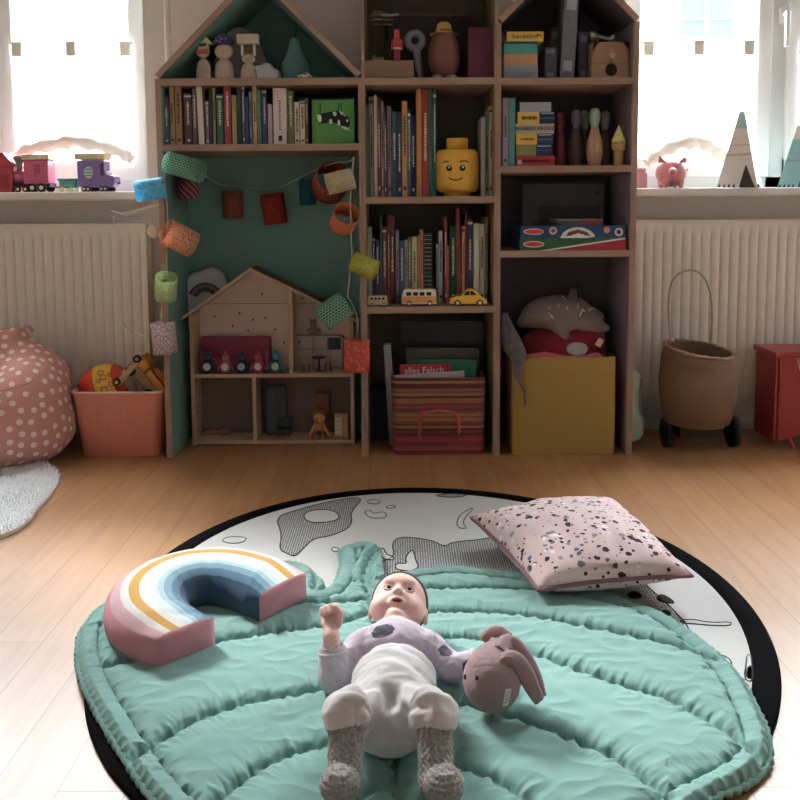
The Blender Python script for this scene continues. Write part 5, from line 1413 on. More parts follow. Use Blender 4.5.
t, zz, ww = animal(203.5, 'cat shaped wooden figure with red mask and pale gable block on its head', (44, 52, 13, 12), (60, 76, 14), None, None)
m = M(); 
for sx in (-1, 1): m.prism([(sx * .004, zz(48)), (sx * .020, zz(48)), (sx * .018, zz(43.5))], .018, xf=XF((0, -.009, 0)))
m.build('ear', pale, t); M().box(-ww(12) / 2, ww(12) / 2, -.0125, -.011, zz(55), zz(50)).build('red_mask', redc, t)
M().prism([(-ww(9.5), 0), (ww(9.5), 0), (0, ww(10.5))], .024, xf=XF((0, -.012, zz(44) + .0))).build('gable_block', yel, t)
t, zz, ww = animal(224, 'bear shaped wooden figure wearing a navy dotted dome', (44, 51.5, 18, 15), (60, 76, 18), None, None)
m = M(); m.prism([(ww(9.5) * math.cos(a), ww(10) * math.sin(a)) for a in [PI * k / 16 for k in range(17)]], .024, xf=XF((0, -.012, zz(44.5)))); m.build('dome_block', navyc, t)
m = M()
for k in range(16): a = rnd.uniform(.3, 2.8); r_ = ww(9) * rnd.uniform(.3, .95); m.ball((r_ * math.cos(a), -.0122, zz(44.5) + r_ * math.sin(a)), (.0016, .0006, .0016), n=6)
m.build('dome_dots', mat((220, 220, 226), name='white_dots'), t)
t, zz, ww = animal(248.5, 'rabbit shaped wooden figure with white ears balancing a flat block', (54, 59, 13, 9), (64, 76, 15), None, None)
for sx in (-1, 1): M().box(sx * ww(6) - .004, sx * ww(6) + .004, -.006, .006, zz(56), zz(44.5), b=.0035).build('ear', mat((236, 232, 222), rough=.5, name='white_ear'), t)
M().box(-ww(10.5), ww(10.5), -.012, .012, zz(44), zz(34.5), b=.001).build('flat_block', mat((206, 196, 170), rough=.5, var=.15, scale=25, name='striped_block'), t)
gd = mat((150, 140, 138), rough=.7, name='grey_felt')
p = put(240, YS + .16, 'L1', 50); t = tag(M().prism([(.095 * math.cos(a), .14 * math.sin(a)) for a in [PI * k / 30 for k in range(31)]], .03).build('wooden_arch', gd), 'grey half round arch standing behind the wooden figures', 'toy'); t.location = p; t.scale = (1, 1, (at(240, 27, YS + .16).z - Z['L1']) / .14)
cl_ = mat((202, 206, 204), rough=.6, name='cloud_white'); p = put(266.5, YS + .085, 'L1', 60)
q = SDF((-.06, -.02, -.002), (.06, .02, .07), .0025); q.ell((-.026, 0, .028), (.022, .02, .026), None, 0); q.ell((.0, 0, .034), (.025, .02, .028), None, .003); q.ell((.026, 0, .022), (.02, .02, .02), None, .003); q.cap((-.03, 0, .010), (.03, 0, .010), .012, .012, .003); q.V = np.maximum(q.V, np.abs(q.Y) - .012); q.half((0, 0, 0), (0, 0, -1))
o = blob(q, 'cloud_block', cl_); o.location = p; tag(o, 'white cloud shaped block between the rabbit figure and the pear', 'toy')
p = put(295, YS + .11, 'L1', 50); zp = at(295, 35, YS + .11).z - Z['L1']
t = thing('pear_lamp', 'teal felt pear shaped lamp in the green bookcase gable', 'lamp', p); m = M()
m.lathe([(.0, .0), (.030, .002), (.041, zp * .10), (.046, zp * .25), (.043, zp * .40), (.032, zp * .54), (.022, zp * .68), (.019, zp * .82), (.013, zp * .92), (.0, zp * .95)], n=32); m.build('pear_body', mat((92, 152, 150), rough=.8, var=.06, name='teal_felt'), t)
M().tube([(0, 0, zp * .93), (.001, 0, zp), (.004, 0, zp + .016)], .0035).build('stem', mat((92, 74, 58), name='stem_brown'), t)
def car(px, Y, z, L_, H_, label, col, top, px_w=None, kind='van', rot=0, name='toy_car', win=8):
    t = thing(name, label, 'toy car', Vector((at(px, 300 if z < 1 else 70, Y).x, Y, z)), (0, 0, rot)); hw = L_ * .22; l = L_ / 2; wr = H_ * (.17 if kind == 'van' else .19)
    gl = mat((52, 46, 44), rough=.15, name='car_window')
    if kind == 'van':
        lo_ = [(-l, wr * .9), (-l, H_ * .5), (-l * .97, H_ * .58), (l * .97, H_ * .58), (l, H_ * .5), (l, wr * .9)]
        M().prism([(-l, wr * .8), (-l * 1.0, H_ * .46), (-l * .98, H_ * .58), (l * .98, H_ * .58), (l, H_ * .5), (l, wr * .8)], 2 * hw, xf=XF((0, -hw, 0))).build('lower_body', col, t)
        M().prism([(-l * .98, H_ * .58), (-l * .90, H_ * .90), (-l * .80, H_), (l * .90, H_), (l * .97, H_ * .92), (l * .98, H_ * .58)], 2 * hw * .94, xf=XF((0, -hw * .94, 0))).build('upper_body', top, t)
        n_ = 4; 
        for k in range(n_):
            a = -l * .74 + k * l * 1.55 / n_; M().box(a, a + l * 1.55 / n_ * .72, -hw * .94 - .0012, -hw * .94, H_ * .63, H_ * .84, b=.0008).build('window', gl, t)
        M().box(-l * 1.01, l * 1.01, -hw - .001, hw + .001, wr * .9, wr * 1.25, b=.001).build('bumper_strip', mat((210, 204, 190), rough=.3, name='bumper'), t)
        M().ball((-l * 1.0, -hw * .6, H_ * .36), (.002, .003, .003), n=8).build('headlight', mat((230, 226, 210), rough=.2, name='headlight'), t)
        ws = (-l * .58, l * .62)
    else:
        prof = [(-l, wr * .8), (-l * 1.0, H_ * .34), (-l * .86, H_ * .50), (-l * .62, H_ * .56), (-l * .40, H_ * .60)]
        M().prism([(-l * .98, wr * .7), (-l, H_ * .34), (-l * .9, H_ * .48), (-l * .66, H_ * .57), (-l * .36, H_ * .60), (l * .62, H_ * .60), (l * .82, H_ * .5), (l * .98, H_ * .34), (l, wr * .7)], 2 * hw * .86, xf=XF((0, -hw * .86, 0)), smooth=False).build('lower_body', col, t)
        M().prism([(-l * .38, H_ * .60), (-l * .16, H_ * .90), (-l * .02, H_ * .98), (l * .16, H_), (l * .34, H_ * .94), (l * .52, H_ * .80), (l * .66, H_ * .60)], 2 * hw * .72, xf=XF((0, -hw * .72, 0))).build('roof', top, t)
        M().prism([(-l * .27, H_ * .63), (-l * .12, H_ * .86), (l * .05, H_ * .89), (l * .05, H_ * .63)], .0012, xf=XF((0, -hw * .72 - .0012, 0))).build('window', gl, t)
        M().prism([(l * .10, H_ * .63), (l * .10, H_ * .89), (l * .24, H_ * .87), (l * .44, H_ * .66)], .0012, xf=XF((0, -hw * .72 - .0012, 0))).build('window', gl, t)
        for wx in (-l * .60, l * .62): M().prism([(wx + wr * 1.7 * math.cos(a), wr * .9 + wr * 1.7 * math.sin(a)) for a in [PI * k / 10 for k in range(11)]], 2 * hw, xf=XF((0, -hw, 0))).build('mudguard', col, t)
        M().ball((-l * .97, -hw * .6, H_ * .42), (.003, .003, .003), n=8).build('headlight', mat((230, 226, 210), rough=.2, name='headlight'), t)
        M().box(-l * 1.04, -l * .98, -hw * .8, hw * .8, wr * .9, wr * 1.2).box(l * .98, l * 1.04, -hw * .8, hw * .8, wr * .9, wr * 1.2).build('bumper', mat((210, 204, 190), rough=.3, name='bumper'), t)
        ws = (-l * .60, l * .62)
    for wx in ws:
        for sy in (-1, 1):
            w_ = M().cyl((wx, sy * hw * .80, wr), (wx, sy * (hw + .0008), wr), wr, n=18).build('wheel', dk, t)
            M().cyl((wx, sy * (hw + .0008), wr), (wx, sy * (hw + .0020), wr), wr * .55, n=12).build('hub_cap', mat((222, 216, 200), rough=.3, name='hub'), w_)
    return t
car(305, YS + .03, Z['L1'], .045, .022, 'tiny cream toy car at the foot of the teal pear', mat((226, 216, 176), rough=.3, name='cream_enamel'), mat((226, 216, 176), rough=.3, name='cream_enamel'), kind='beetle')
Yk = YS + .03
car(377.8, Yk, Z['M3'], 19.5 / FPX * Yk, 10.5 / FPX * Yk * 1.0, 'small beige toy van at the left of the toy car shelf', mat((196, 176, 118), rough=.35, name='beige_enamel'), mat((206, 190, 140), rough=.35, name='beige_top'), name='toy_van')
car(419, Yk, Z['M3'], 34.5 / FPX * Yk, 17 / FPX * Yk, 'orange toy camper van with white roof between the beige van and the yellow car', mat((236, 156, 72), rough=.3, name='orange_enamel'), mat((232, 222, 204), rough=.3, name='white_enamel'), name='toy_van')
car(468, Yk, Z['M3'], 36.5 / FPX * Yk, 17 / FPX * Yk, 'yellow rounded toy car at the right of the toy car shelf', mat((240, 184, 44), rough=.25, name='yellow_enamel'), mat((240, 184, 44), rough=.25, name='yellow_enamel'), kind='beetle')

# ---------------------------------------------------------------- yellow toy head
Yh = YS + .10; p = put(457, Yh, 'M2', 170); zt = at(457, 138.5, Yh).z - Z['M2']; hw_ = 21.5 / FPX * Yh
yl = mat((246, 178, 40), rough=.28, var=.02, spec=.5, name='yellow_plastic')
t = thing('smiling_head_toy', 'large yellow cylindrical smiling toy head with stud on top', 'toy storage box', p); m = M()
zb_ = zt * .10
m.lathe([(hw_ * .58, 0), (hw_ * .62, .003), (hw_ * .62, zt * .07), (hw_ * .84, zt * .08), (hw_ * .97, zt * .14), (hw_, zt * .22), (hw_, zt * .66), (hw_ * .97, zt * .74), (hw_ * .84, zt * .80), (hw_ * .56, zt * .81)], n=48); m.build('head_container', yl, t)
M().lathe([(hw_ * .50, zt * .80), (hw_ * .50, zt * .975), (hw_ * .46, zt), (0, zt)], n=40).build('stud_lid', yl, t)
fk = mat((30, 22, 20), rough=.5, name='black_print'); fw_ = mat((240, 238, 230), rough=.5, name='white_print')
def cylp(px, py, d=.0008):
    pp_ = at(px, py, Yh - hw_) - p; a = pp_.x / hw_; return Vector((hw_ * math.sin(a) * (1 + d / hw_), -(hw_ + d) * math.cos(a), pp_.z))
def P3(u, v): return (360 + u * .175, 80 + v * .175)
m = M()
m.tube([cylp(*P3(u, v)) for u, v in smooth_line([(508, 560, 0), (525, 568, 0), (545, 572, 0), (568, 568, 0), (584, 558, 0)], 1) for u, v in [(u, v)]] if 0 else [cylp(*P3(u, v)) for u, v in ((508, 559), (520, 566), (533, 571), (545, 573), (560, 571), (573, 566), (585, 558))], .0019, n=6)
for pts in (((470, 472), (480, 465), (492, 463), (505, 466)), ((566, 470), (585, 462), (605, 462), (624, 472))): m.tube([cylp(*P3(u, v)) for u, v in pts], .0018, n=6)
m.build('mouth_and_brows', fk, t)
for u in (509, 586):
    c = cylp(*P3(u, 504)); a = math.atan2(c.x, -c.y)
    e_ = M().cyl((0, .001, 0), (0, -.0012, 0), 2.9 / FPX * Yh, n=22, xf=XF(c, rz=a)).build('eye', fk, t)
    M().cyl((0, -.001, 0), (0, -.0018, 0), 1.0 / FPX * Yh, n=12, xf=XF(c + Vector((.001, 0, .003)), rz=a)).build('eye_glint', fw_, e_)

# ---------------------------------------------------------------- top of the middle bookcase
Yb = YS + .05
cardb = mat((150, 118, 88), rough=.8, var=.06, name='brown_board')
def boxr(name, label, cat, x0, x1, yt, zk, Y, deep, mt, zb=None, group=None, lid=None, parts=None, b=.002):
    z0 = Z[zk] if isinstance(zk, str) else zk; pm = (x0 + x1) / 2; xa, xb = at(x0, yt + 10, Y).x, at(x1, yt + 10, Y).x; H = at(pm, yt, Y).z - z0
    t = thing(name, label, cat, ((xa + xb) / 2, Y, z0), group=group); w_ = (xb - xa) / 2
    M().box(-w_, w_, 0, deep, 0, H, b=b).build('box_body', mt, t)
    return t, w_, H
t, w_, H = boxr('wooden_crate', 'low brown board box at the left of the topmost middle shelf', 'box', 364.5, 414, 60.5, 'M1', YS + .02, .2, cardb, b=.001)
# red toy figure, plain
zc_ = Z['M1'] + H + .0003; Yr = YS + .06; p = Vector((at(397, 50, Yr).x, Yr, zc_)); hR = at(397, 28, Yr).z - zc_
rp = mat((204, 52, 50), rough=.4, name='red_plastic')
t = thing('toy_figure', 'small plain red toy figure standing on the brown board box', 'toy figure', p); s_ = hR / .11
m = M(); m.box(-.010, -.001, -.006, .006, 0, .042, b=.001).box(.001, .010, -.006, .006, 0, .042, b=.001); m.build('legs', mat((176, 36, 40), rough=.4, name='dark_red_plastic'), t)
M().box(-.012, .012, -.008, .008, .042, .075, b=.002).build('torso', rp, t)
for sx in (-1, 1): M().cyl((sx * .0145, 0, .072), (sx * .0165, -.003, .040), .0032, n=8).build('arm', rp, t)
M().box(-.009, .009, -.008, .008, .077, .105, b=.004).build('head', rp, t); M().box(-.0122, .0122, -.0085, .0085, .042, .047).build('belt', mat((200, 190, 180), name='belt_grey'), t)
t.scale = (s_, s_, s_)
# metal aeroplane on a wire stand
al = mat((150, 148, 138), rough=.35, metal=.7, name='dull_metal')
Ym = YS + .08; p = Vector((at(384, 50, Ym).x, Ym, zc_))
t = thing('metal_aeroplane', 'dull metal model aeroplane on a wire stand above the brown board box', 'model', p)
z1 = at(384, 17, Ym).z - zc_
M().tube([(-.045, 0, z1 + .006), (-.02, 0, z1 + .009), (.02, 0, z1 + .004), (.05, 0, z1 + .008)], [.003, .009, .006, .003], n=10).build('fuselage', al, t)
M().box(-.032, -.006, -.06, .04, z1 + .004, z1 + .007, b=.001).build('wing', al, t); M().box(.036, .05, -.018, .02, z1 + .008, z1 + .010).build('tail_wing', al, t)
M().box(-.05, .03, -.010, -.006, z1 - .012, z1 - .009).box(-.035, .025, .006, .010, z1 - .024, z1 - .021).build('skid', al, t)
m = M()
for x in (-.04, -.02, .0, .018): m.tube([(x, .01, z1 - .02), (x * 1.05, .01, .002)], .0012, n=5)
m.tube([(.028, 0, z1), (.030, 0, z1 * .5), (.026, 0, .002)], .0014, n=5); m.build('wire_stand', mat((80, 78, 74), rough=.4, metal=.5, name='dark_wire'), t)
p = Vector((at(378, 56, YS + .035).x, YS + .035, zc_)); t = tag(M().box(-.018, .018, -.006, .006, 0, .012, b=.003).box(-.016, -.006, -.005, .005, .012, .019, b=.002).build('metal_block', al), 'little grey metal block in front of the aeroplane stand', 'toy'); t.location = p
# dark tray behind
p = Vector((at(424, 60, YS + .24).x, YS + .24, Z['M1'])); H = at(424, 14, YS + .24).z - Z['M1']
t = thing('dark_tray', 'dark rectangular tray leaning at the back of the topmost middle shelf', 'tray', p)
M().box(-.12, .16, 0, .010, 0, H, b=.002).build('tray_base', mat((56, 46, 50), rough=.6, name='dark_tray'), t); M().box(-.124, .164, -.006, .012, H - .008, H + .003, b=.002).build('tray_rim', mat((112, 84, 84), rough=.6, name='tray_rim'), t)
# plain brown egg shaped toy with a straw hat
Yp = YS + .10; p = put(444, Yp, 'M1', 50); zt = at(444, 27, Yp).z - Z['M1']; rw = 15.5 / FPX * Yp
t = thing('hatted_toy', 'brown egg shaped toy wearing a straw sun hat, left of the burgundy box', 'toy', p)
q = SDF((-.08, -.08, -.002), (.08, .08, zt + .02), .003); q.ell((0, 0, zt * .42), (rw, rw * .85, zt * .40), None, 0); q.ell((0, 0, zt * .68), (rw * .84, rw * .75, zt * .28), None, .02)
blob(q, 'toy_body', mat((132, 78, 64), rough=.45, name='brown_plastic'), t, smooth=1)
for sx in (-1, 1):
    M().ball((sx * rw * .48, -.014, .011), (.019, .026, .011), n=14).build('foot', mat((168, 158, 160), rough=.5, name='grey_foot'), t)
straw = mat((216, 160, 84), rough=.85, var=.15, scale=90, bump=.6, bscale=500, name='straw')
m = M(); hz_ = zt * .88
m.lathe([(0, hz_ + .036), (.016, hz_ + .035), (.023, hz_ + .028), (.027, hz_ + .006), (.030, hz_ + .003), (.048, hz_ - .003), (.0485, hz_ - .005), (.028, hz_ + .0), (.022, hz_ + .0)], n=36, caps=False, wob=lambda a, z: .05 * math.sin(2 * a)); m.build('straw_hat', straw, t)
M().lathe([(.0275, hz_ + .004), (.0285, hz_ + .005), (.0272, hz_ + .011), (.026, hz_ + .011)], n=30).build('hat_band', mat((150, 96, 60), name='hat_band'), t)
# grey ring standing
p = put(415, YS + .13, 'M1', 50); rr_ = 10 / FPX * (YS + .13)
t = thing('grey_ring_toy', 'grey round ended plastic toy with a hole beside the hatted toy', 'toy', p); H = at(415, 29, YS + .13).z - Z['M1']; zc_r = H - rr_ - .004
m = M(); m.tube([(rr_ * .72 * math.cos(a), 0, zc_r + rr_ * .72 * math.sin(a)) for a in [2 * PI * k / 28 for k in range(28)]], rr_ * .36, n=10, closed=True); m.build('ring', greyp, t)
M().tube([(.004, 0, zc_r - rr_ * .7), (.016, 0, .03), (.02, 0, .008)], [.014, .012, .009], n=10).build('ring_handle', greyp, t)
bur = mat((110, 36, 56), rough=.6, name='burgundy')
t, w_, H = boxr('burgundy_box', 'tall burgundy box at the right of the topmost middle shelf', 'box', 468.5, 495, 27, 'M1', YS + .05, .18, bur)
M().box(-w_ - .0006, w_ + .0006, -.0008, .1806, H * .80, H * .805).build('lid_seam', mat((70, 24, 38), name='seam'), t)

# ---------------------------------------------------------------- right bookcase, top shelf
def stackbox(x0, x1, yt, yb, Y, deep, cols, name, label, cat, split=None, txt=None, tsz=.01, group=None, zbase=None, tcol=(50, 36, 30)):
    pm = (x0 + x1) / 2; xa, xb = at(x0, (yt + yb) / 2, Y).x, at(x1, (yt + yb) / 2, Y).x
    z0 = at(pm, yb, Y).z if zbase is None else zbase; H = at(pm, yt, Y).z - z0
    t = thing(name, label, cat, ((xa + xb) / 2, Y, z0), group=group); w_ = (xb - xa) / 2
    c1 = mat(cols[0], rough=.5, var=.05, name='printed_card')
    m = M(); 
    if split is None: m.box(-w_, w_, 0, deep, .0002, H, b=.001)
    else:
        k = -w_ + 2 * w_ * split; m.box(-w_, k, 0, deep, .0002, H).box(k, w_, 0, deep, .0002, H, mi=1)
    m.build('box_body', [c1, mat(cols[1] if len(cols) > 1 else cols[0], rough=.5, name='printed_card')], t)
    lidc = mat(tuple(int(v * .9) for v in cols[0]), rough=.5, name='lid_card')
    M().box(-w_ - .0008, w_ + .0008, -.0008, deep + .0008, H * .45, H * .48).build('lid_edge', lidc, t)
    if txt == '~':                                     # small print too fine to read in the photograph
        m = M(); x = -w_ + 2 * w_ * .12; x1_ = -w_ + 2 * w_ * (split or 1) * .84
        while x < x1_:
            l_ = rnd.uniform(.0015, .004); hh = rnd.uniform(.5, 1.) * tsz * .35; m.box(x, x + l_, -.0012, 0, H * .5 - hh, H * .5 + hh); x += l_ + rnd.uniform(.001, .002)
        m.build('small_print', mat(tcol, rough=.6, name='print_ink'), t)
    elif txt: text('lettering', txt, tsz, (-w_ + 2 * w_ * (split or 1) / 2, -.0012, H * .5), mat(tcol, rough=.6, name='print_ink'), t)
    if split: M().box(-w_ + 2 * w_ * (split + .04), w_ - .004, -.001, 0, H * .84, H * .92).build('white_line', mat((206, 210, 216), name='line_white'), t)
    return t, z0 + H, w_, H
zb = Z['R1']; grp = 'game boxes on the top shelf of the dark bookcase'
_, zb, _, _ = stackbox(503.5, 538, 64.9, 76, YS + .03, .2, [(148, 158, 164)], 'game_box', 'grey-blue box at the bottom of the stack under the yellow box', 'box', group=grp, zbase=zb)
_, zb, _, _ = stackbox(503.7, 537.6, 53.6, 64.6, YS + .032, .2, [(206, 150, 102)], 'game_box', 'tan box between the teal box and the grey-blue one', 'box', group=grp, zbase=zb + .0003)
t_, zb, w_, H_ = stackbox(503.8, 537.6, 41.6, 53.3, YS + .03, .2, [(70, 172, 152)], 'game_box', 'teal box with navy top under the yellow game box', 'box', group=grp, zbase=zb + .0003)
M().box(-w_ - .0005, w_ + .0005, -.0005, .2005, H_ - .007, H_ + .0002).build('box_top', mat((30, 66, 110), name='navy_lid'), t_)
t_, zb, w_, H_ = stackbox(507, 543.5, 31.5, 41.3, YS + .028, .17, [(238, 196, 64)], 'game_box', 'yellow game box on top of the teal box', 'box', group=grp, zbase=zb + .0006, txt='bandolino', tsz=.021, tcol=(60, 44, 40))
M().tube([(w_ * .55, -.0014, H_ * .55), (w_ * .7, -.0014, H_ * .7), (w_ * .9, -.0014, H_ * .5)], .0022, n=5).build('red_emblem', mat((196, 60, 44), name='red_print'), t_)
gbx = 'upright games on the top shelf of the dark bookcase'
def upright(x0, x1, yt, Y, rgb, label, txt=None, lean=0, name='game_box', deep=.2, zk='R1', cat='box', sz=.012, spots=True):
    xa, xb = at(x0, yt + 15, Y).x, at(x1, yt + 15, Y).x; H = at((x0 + x1) / 2, yt, Y).z - Z[zk]; w_ = (xb - xa) / 2
    t = thing(name, label, cat, ((xa + xb) / 2, Y, Z[zk]), (0, lean, 0)); M().box(-w_, w_, 0, deep, 0, H, b=.001).build('box_body', mat(rgb, rough=.55, var=.12, scale=50, name='printed_card'), t)
    pm_ = mat(tuple(min(255, int(v * 1.5)) for v in rgb), rough=.5, var=.3, scale=90, name='print_panel')
    M().box(-w_ * .7, w_ * .7, -.0008, 0, H * .80, H * .93).build('printed_panel', pm_, t); M().box(-w_ * .6, w_ * .6, -.0008, 0, H * .10, H * .22).build('printed_panel', pm_, t)
    if txt: text('lettering', txt, sz, (0, -.0012, H * .5), mat((206, 204, 204), name='pale_print'), t, rot=(PI / 2, -PI / 2, 0))
    return t
upright(545, 556.5, 47, YS + .05, (84, 82, 98), 'short grey-blue upright game box left of the tall one', None)
upright(551, 559, 27, YS + .11, (72, 60, 62), 'dark upright box behind the short grey-blue one', None, deep=.15)
upright(560.5, 574.5, -8, YS + .05, (116, 116, 126), 'tallest grey upright game box leaning right under the dark gable', None, lean=R(3.2))
upright(578.5, 588, 32, YS + .09, (74, 72, 92), 'dark blue-grey upright box between tallest game and star box', None, deep=.15)
# cardboard house with a star
Yx = YS + .035; xa, xb = at(592, 60, Yx).x, at(629.5, 60, Yx).x; H = at(610, 42, Yx).z - Z['R1']; w_ = (xb - xa) / 2
bcard = mat((168, 128, 96), rough=.75, var=.05, name='kraft_card')
t = thing('star_box', 'kraft coloured box with a star and round hole at the right of the top shelf', 'box', ((xa + xb) / 2, Yx, Z['R1']))
m = M(); c0x, c0z, rh = .002, H * .25, .020
outer_ = [(-w_, 0), (w_, 0), (w_, H), (-w_, H)]
m.box(-w_, w_, .003, .17, 0, H)
# front sheet with an arched hole: fan of quads between the hole and the frame
hole = [(c0x + rh * .95 * math.cos(a), c0z + rh * math.sin(a)) for a in [2 * PI * k / 32 for k in range(32)]]
sq = []
for k in range(32):
    a = 2 * PI * k / 32; dx, dz = math.cos(a), math.sin(a); s_ = min((w_ - c0x) / dx if dx > 1e-6 else 9, (-w_ - c0x) / dx if dx < -1e-6 else 9, (H - c0z) / dz if dz > 1e-6 else 9, -c0z / dz if dz < -1e-6 else 9); sq.append((c0x + dx * s_, c0z + dz * s_))
m.add([(x, 0, z) for x, z in hole] + [(x, 0, z) for x, z in sq] + [(x, .003, z) for x, z in hole], [(k, (k + 1) % 32, 32 + (k + 1) % 32, 32 + k) for k in range(32)] + [(k, 64 + k, 64 + (k + 1) % 32, (k + 1) % 32) for k in range(32)], 0)
for x_, z_ in ((-w_, H), (w_, H)): m.add([(x_, 0, z_), (x_ * .6, 0, z_), (x_, 0, z_ * .75)], [(0, 1, 2)], 0)
m.build('box_body', bcard, t, fix=False)
M().cyl((c0x, .0031, c0z), (c0x, .0020, c0z), rh * .96, n=28).build('dark_opening', mat((38, 30, 28), rough=.9, name='dark_inside'), t)
st = []
for k in range(10): r_ = .016 if k % 2 == 0 else .007; a = PI / 2 + PI * k / 5; st.append((.004 + r_ * math.cos(a), H * .63 + r_ * math.sin(a)))
M().prism(st, .003, xf=XF((0, -.003, 0))).build('star', mat((198, 164, 128), rough=.6, name='pale_star'), t)
M().box(-w_ - .001, w_ + .001, -.001, .171, H * .42, H * .43).build('lid_seam', mat((110, 82, 60), name='seam_brown'), t)
# silver ornament on top
sv = mat((168, 170, 166), rough=.25, metal=.8, name='silver')
t = thing('silver_ornament', 'small silver metal ornament on top of the star box', 'ornament', ((xa + xb) / 2 - .01, Yx + .06, Z['R1'] + H + .0005))
q = SDF((-.07, -.03, -.002), (.07, .03, .06), .0025); q.ell((-.035, 0, .030), (.016, .014, .017), None, 0); q.cap((-.035, 0, .03), (.02, 0, .020), .008, .007, .004); q.ell((.032, 0, .026), (.010, .010, .014), None, .003); q.cap((.032, 0, .03), (.046, 0, .045), .005, .004, .003); q.cap((-.02, 0, .018), (-.02, 0, .002), .004, .006, .002); q.cap((.02, 0, .018), (.02, 0, .002), .004, .006, .002); q.half((0, 0, 0), (0, 0, -1))
blob(q, 'ornament_body', sv, t, smooth=1)
p = put(613, YS + .24, 'R1', 40); H2 = at(613, 15, YS + .24).z - Z['R1']
o = M().prism([(.078 * math.cos(a), H2 * math.sin(a)) for a in [PI * k / 24 for k in range(25)]], .02).build('domed_board', mat((58, 56, 64), rough=.7, name='slate_board')); o.location = p; tag(o, 'dark half round board behind the star box', 'toy')

# ---------------------------------------------------------------- right bookcase, second shelf
book(502.6, 508.4, 98, 'R2', YS + .03, (176, 152, 180), 'lilac book at the left end of the bowling pin shelf', 'books beside the stacked games')
book(508.8, 515.2, 98.5, 'R2', YS + .03, (82, 166, 164), 'turquoise book between the lilac book and the stacked games', 'books beside the stacked games')
g2 = 'stacked game boxes beside the bowling pins'; zb = Z['R2']; Yq = YS + .035
t_, zb, w_, H_ = stackbox(516.3, 554.8, 155.8, 164.5, Yq, .19, [(202, 44, 52)], 'game_box', 'red game box at the bottom of the stack beside the bowling pins', 'box', group=g2, zbase=zb, txt='~', tsz=.015, tcol=(64, 24, 28))
M().box(-w_ + .004, -w_ + .019, -.0014, -.0006, .006, .021).build('white_square', mat((232, 214, 208), name='white_print'), t_)
_, zb, w_, H_ = stackbox(516.3, 552.3, 144.8, 155.4, Yq + .002, .19, [(150, 156, 82), (34, 62, 116)], 'game_box', 'green and navy game box resting on the red one', 'box', .55, group=g2, zbase=zb + .0004)
t_, zb, w_, H_ = stackbox(516.3, 552.6, 133.6, 144.5, Yq, .19, [(240, 186, 64), (30, 60, 122)], 'game_box', 'amber and blue game box between the green and the grey ones', 'box', .57, txt='~', tsz=.012, group=g2, zbase=zb + .0004, tcol=(120, 50, 36))
_, zb, w_, H_ = stackbox(515.7, 554.2, 123.8, 133.2, Yq - .002, .19, [(196, 184, 160)], 'game_box', 'beige game box with black capital lettering in the stack', 'box', None, txt='WORDS WORD', tsz=.019, tcol=(20, 16, 14), group=g2, zbase=zb + .0004)
_, zb, w_, H_ = stackbox(517.6, 555, 111.8, 123.4, Yq, .19, [(242, 190, 66), (28, 54, 108)], 'game_box', 'yellow and blue game box under the pale grey box', 'box', .58, txt='~', tsz=.018, group=g2, zbase=zb + .0004, tcol=(60, 40, 40))
_, zb, w_, H_ = stackbox(519.8, 551, 102.2, 111.4, Yq + .004, .18, [(176, 186, 196)], 'game_box', 'pale grey box on top of the games stack', 'box', group=g2, zbase=zb + .0004)
def pin(px, pyt, Y, label, body, head, w_px, grp='wooden bowling pins'):
    p = put(px, Y, 'R2', 140); H = at(px, pyt, Y).z - Z['R2']; r_ = w_px / 2 / FPX * Y
    t = thing('bowling_pin', label, 'bowling pin', p, group=grp)
    M().lathe([(r_ * .62, 0), (r_ * .70, .004), (r_ * .95, H * .16), (r_, H * .28), (r_ * .90, H * .44), (r_ * .55, H * .60), (r_ * .45, H * .66)], n=28).build('pin_body', body, t)
    M().lathe([(r_ * .44, H * .655), (r_ * .45, H * .70), (r_ * .58, H * .76), (r_ * .70, H * .84), (r_ * .66, H * .92), (r_ * .40, H * .985), (0, H)], n=28).build('pin_head', head, t)
    return t
pnat = mat((196, 148, 116), rough=.5, name='pin_wood'); pmint = mat((166, 196, 172), rough=.5, name='pin_mint'); pgr = mat((128, 128, 140), rough=.5, name='pin_grey'); pbr = mat((118, 84, 78), rough=.5, name='pin_brown'); predd = mat((150, 62, 62), rough=.5, name='pin_red')
pin(594.5, 107.8, YS + .075, 'front wooden bowling pin with mint head', pnat, pmint, 16.5)
pin(576, 109.5, YS + .13, 'brown bowling pin with grey head left of the mint headed one', pbr, pgr, 15.5)
pin(584.5, 110, YS + .215, 'bowling pin at the back, showing between two others', pbr, pmint, 14)
pin(605, 110.5, YS + .19, 'dark bowling pin with pale grey head behind the ice cream cone', pbr, mat((150, 156, 164), rough=.5, name='pin_pale'), 14.5)
pin(560, 112.5, YS + .17, 'dark red bowling pin behind the stacked game boxes', predd, predd, 13)
p = put(618.5, YS + .045, 'R2', 150); H = at(618.5, 124, YS + .045).z - Z['R2']; s_ = 1 / FPX * (YS + .045)
t = thing('ice_cream_toy', 'toy ice cream cone with yellow swirl at the right of the pin shelf', 'toy', p)
m = M(); m.lathe([(4.0 * s_, 0), (4.3 * s_, .002), (4.8 * s_, H * .36)], n=24); m.build('cone', mat((206, 158, 96), rough=.6, var=.1, scale=90, name='wafer'), t)
M().lathe([(4.8 * s_, H * .36), (6.6 * s_, H * .38), (6.6 * s_, H * .46), (7.2 * s_, H * .50), (7.2 * s_, H * .54)], n=24).build('cone_cup', mat((216, 172, 108), rough=.6, name='wafer_cup'), t)
m = M(); pts = []; 
for k in range(60): f = k / 59; r_ = 5.2 * s_ * (1 - f) ** .8; pts.append((r_ * math.cos(k * .62), r_ * math.sin(k * .62), H * (.56 + .42 * f)))
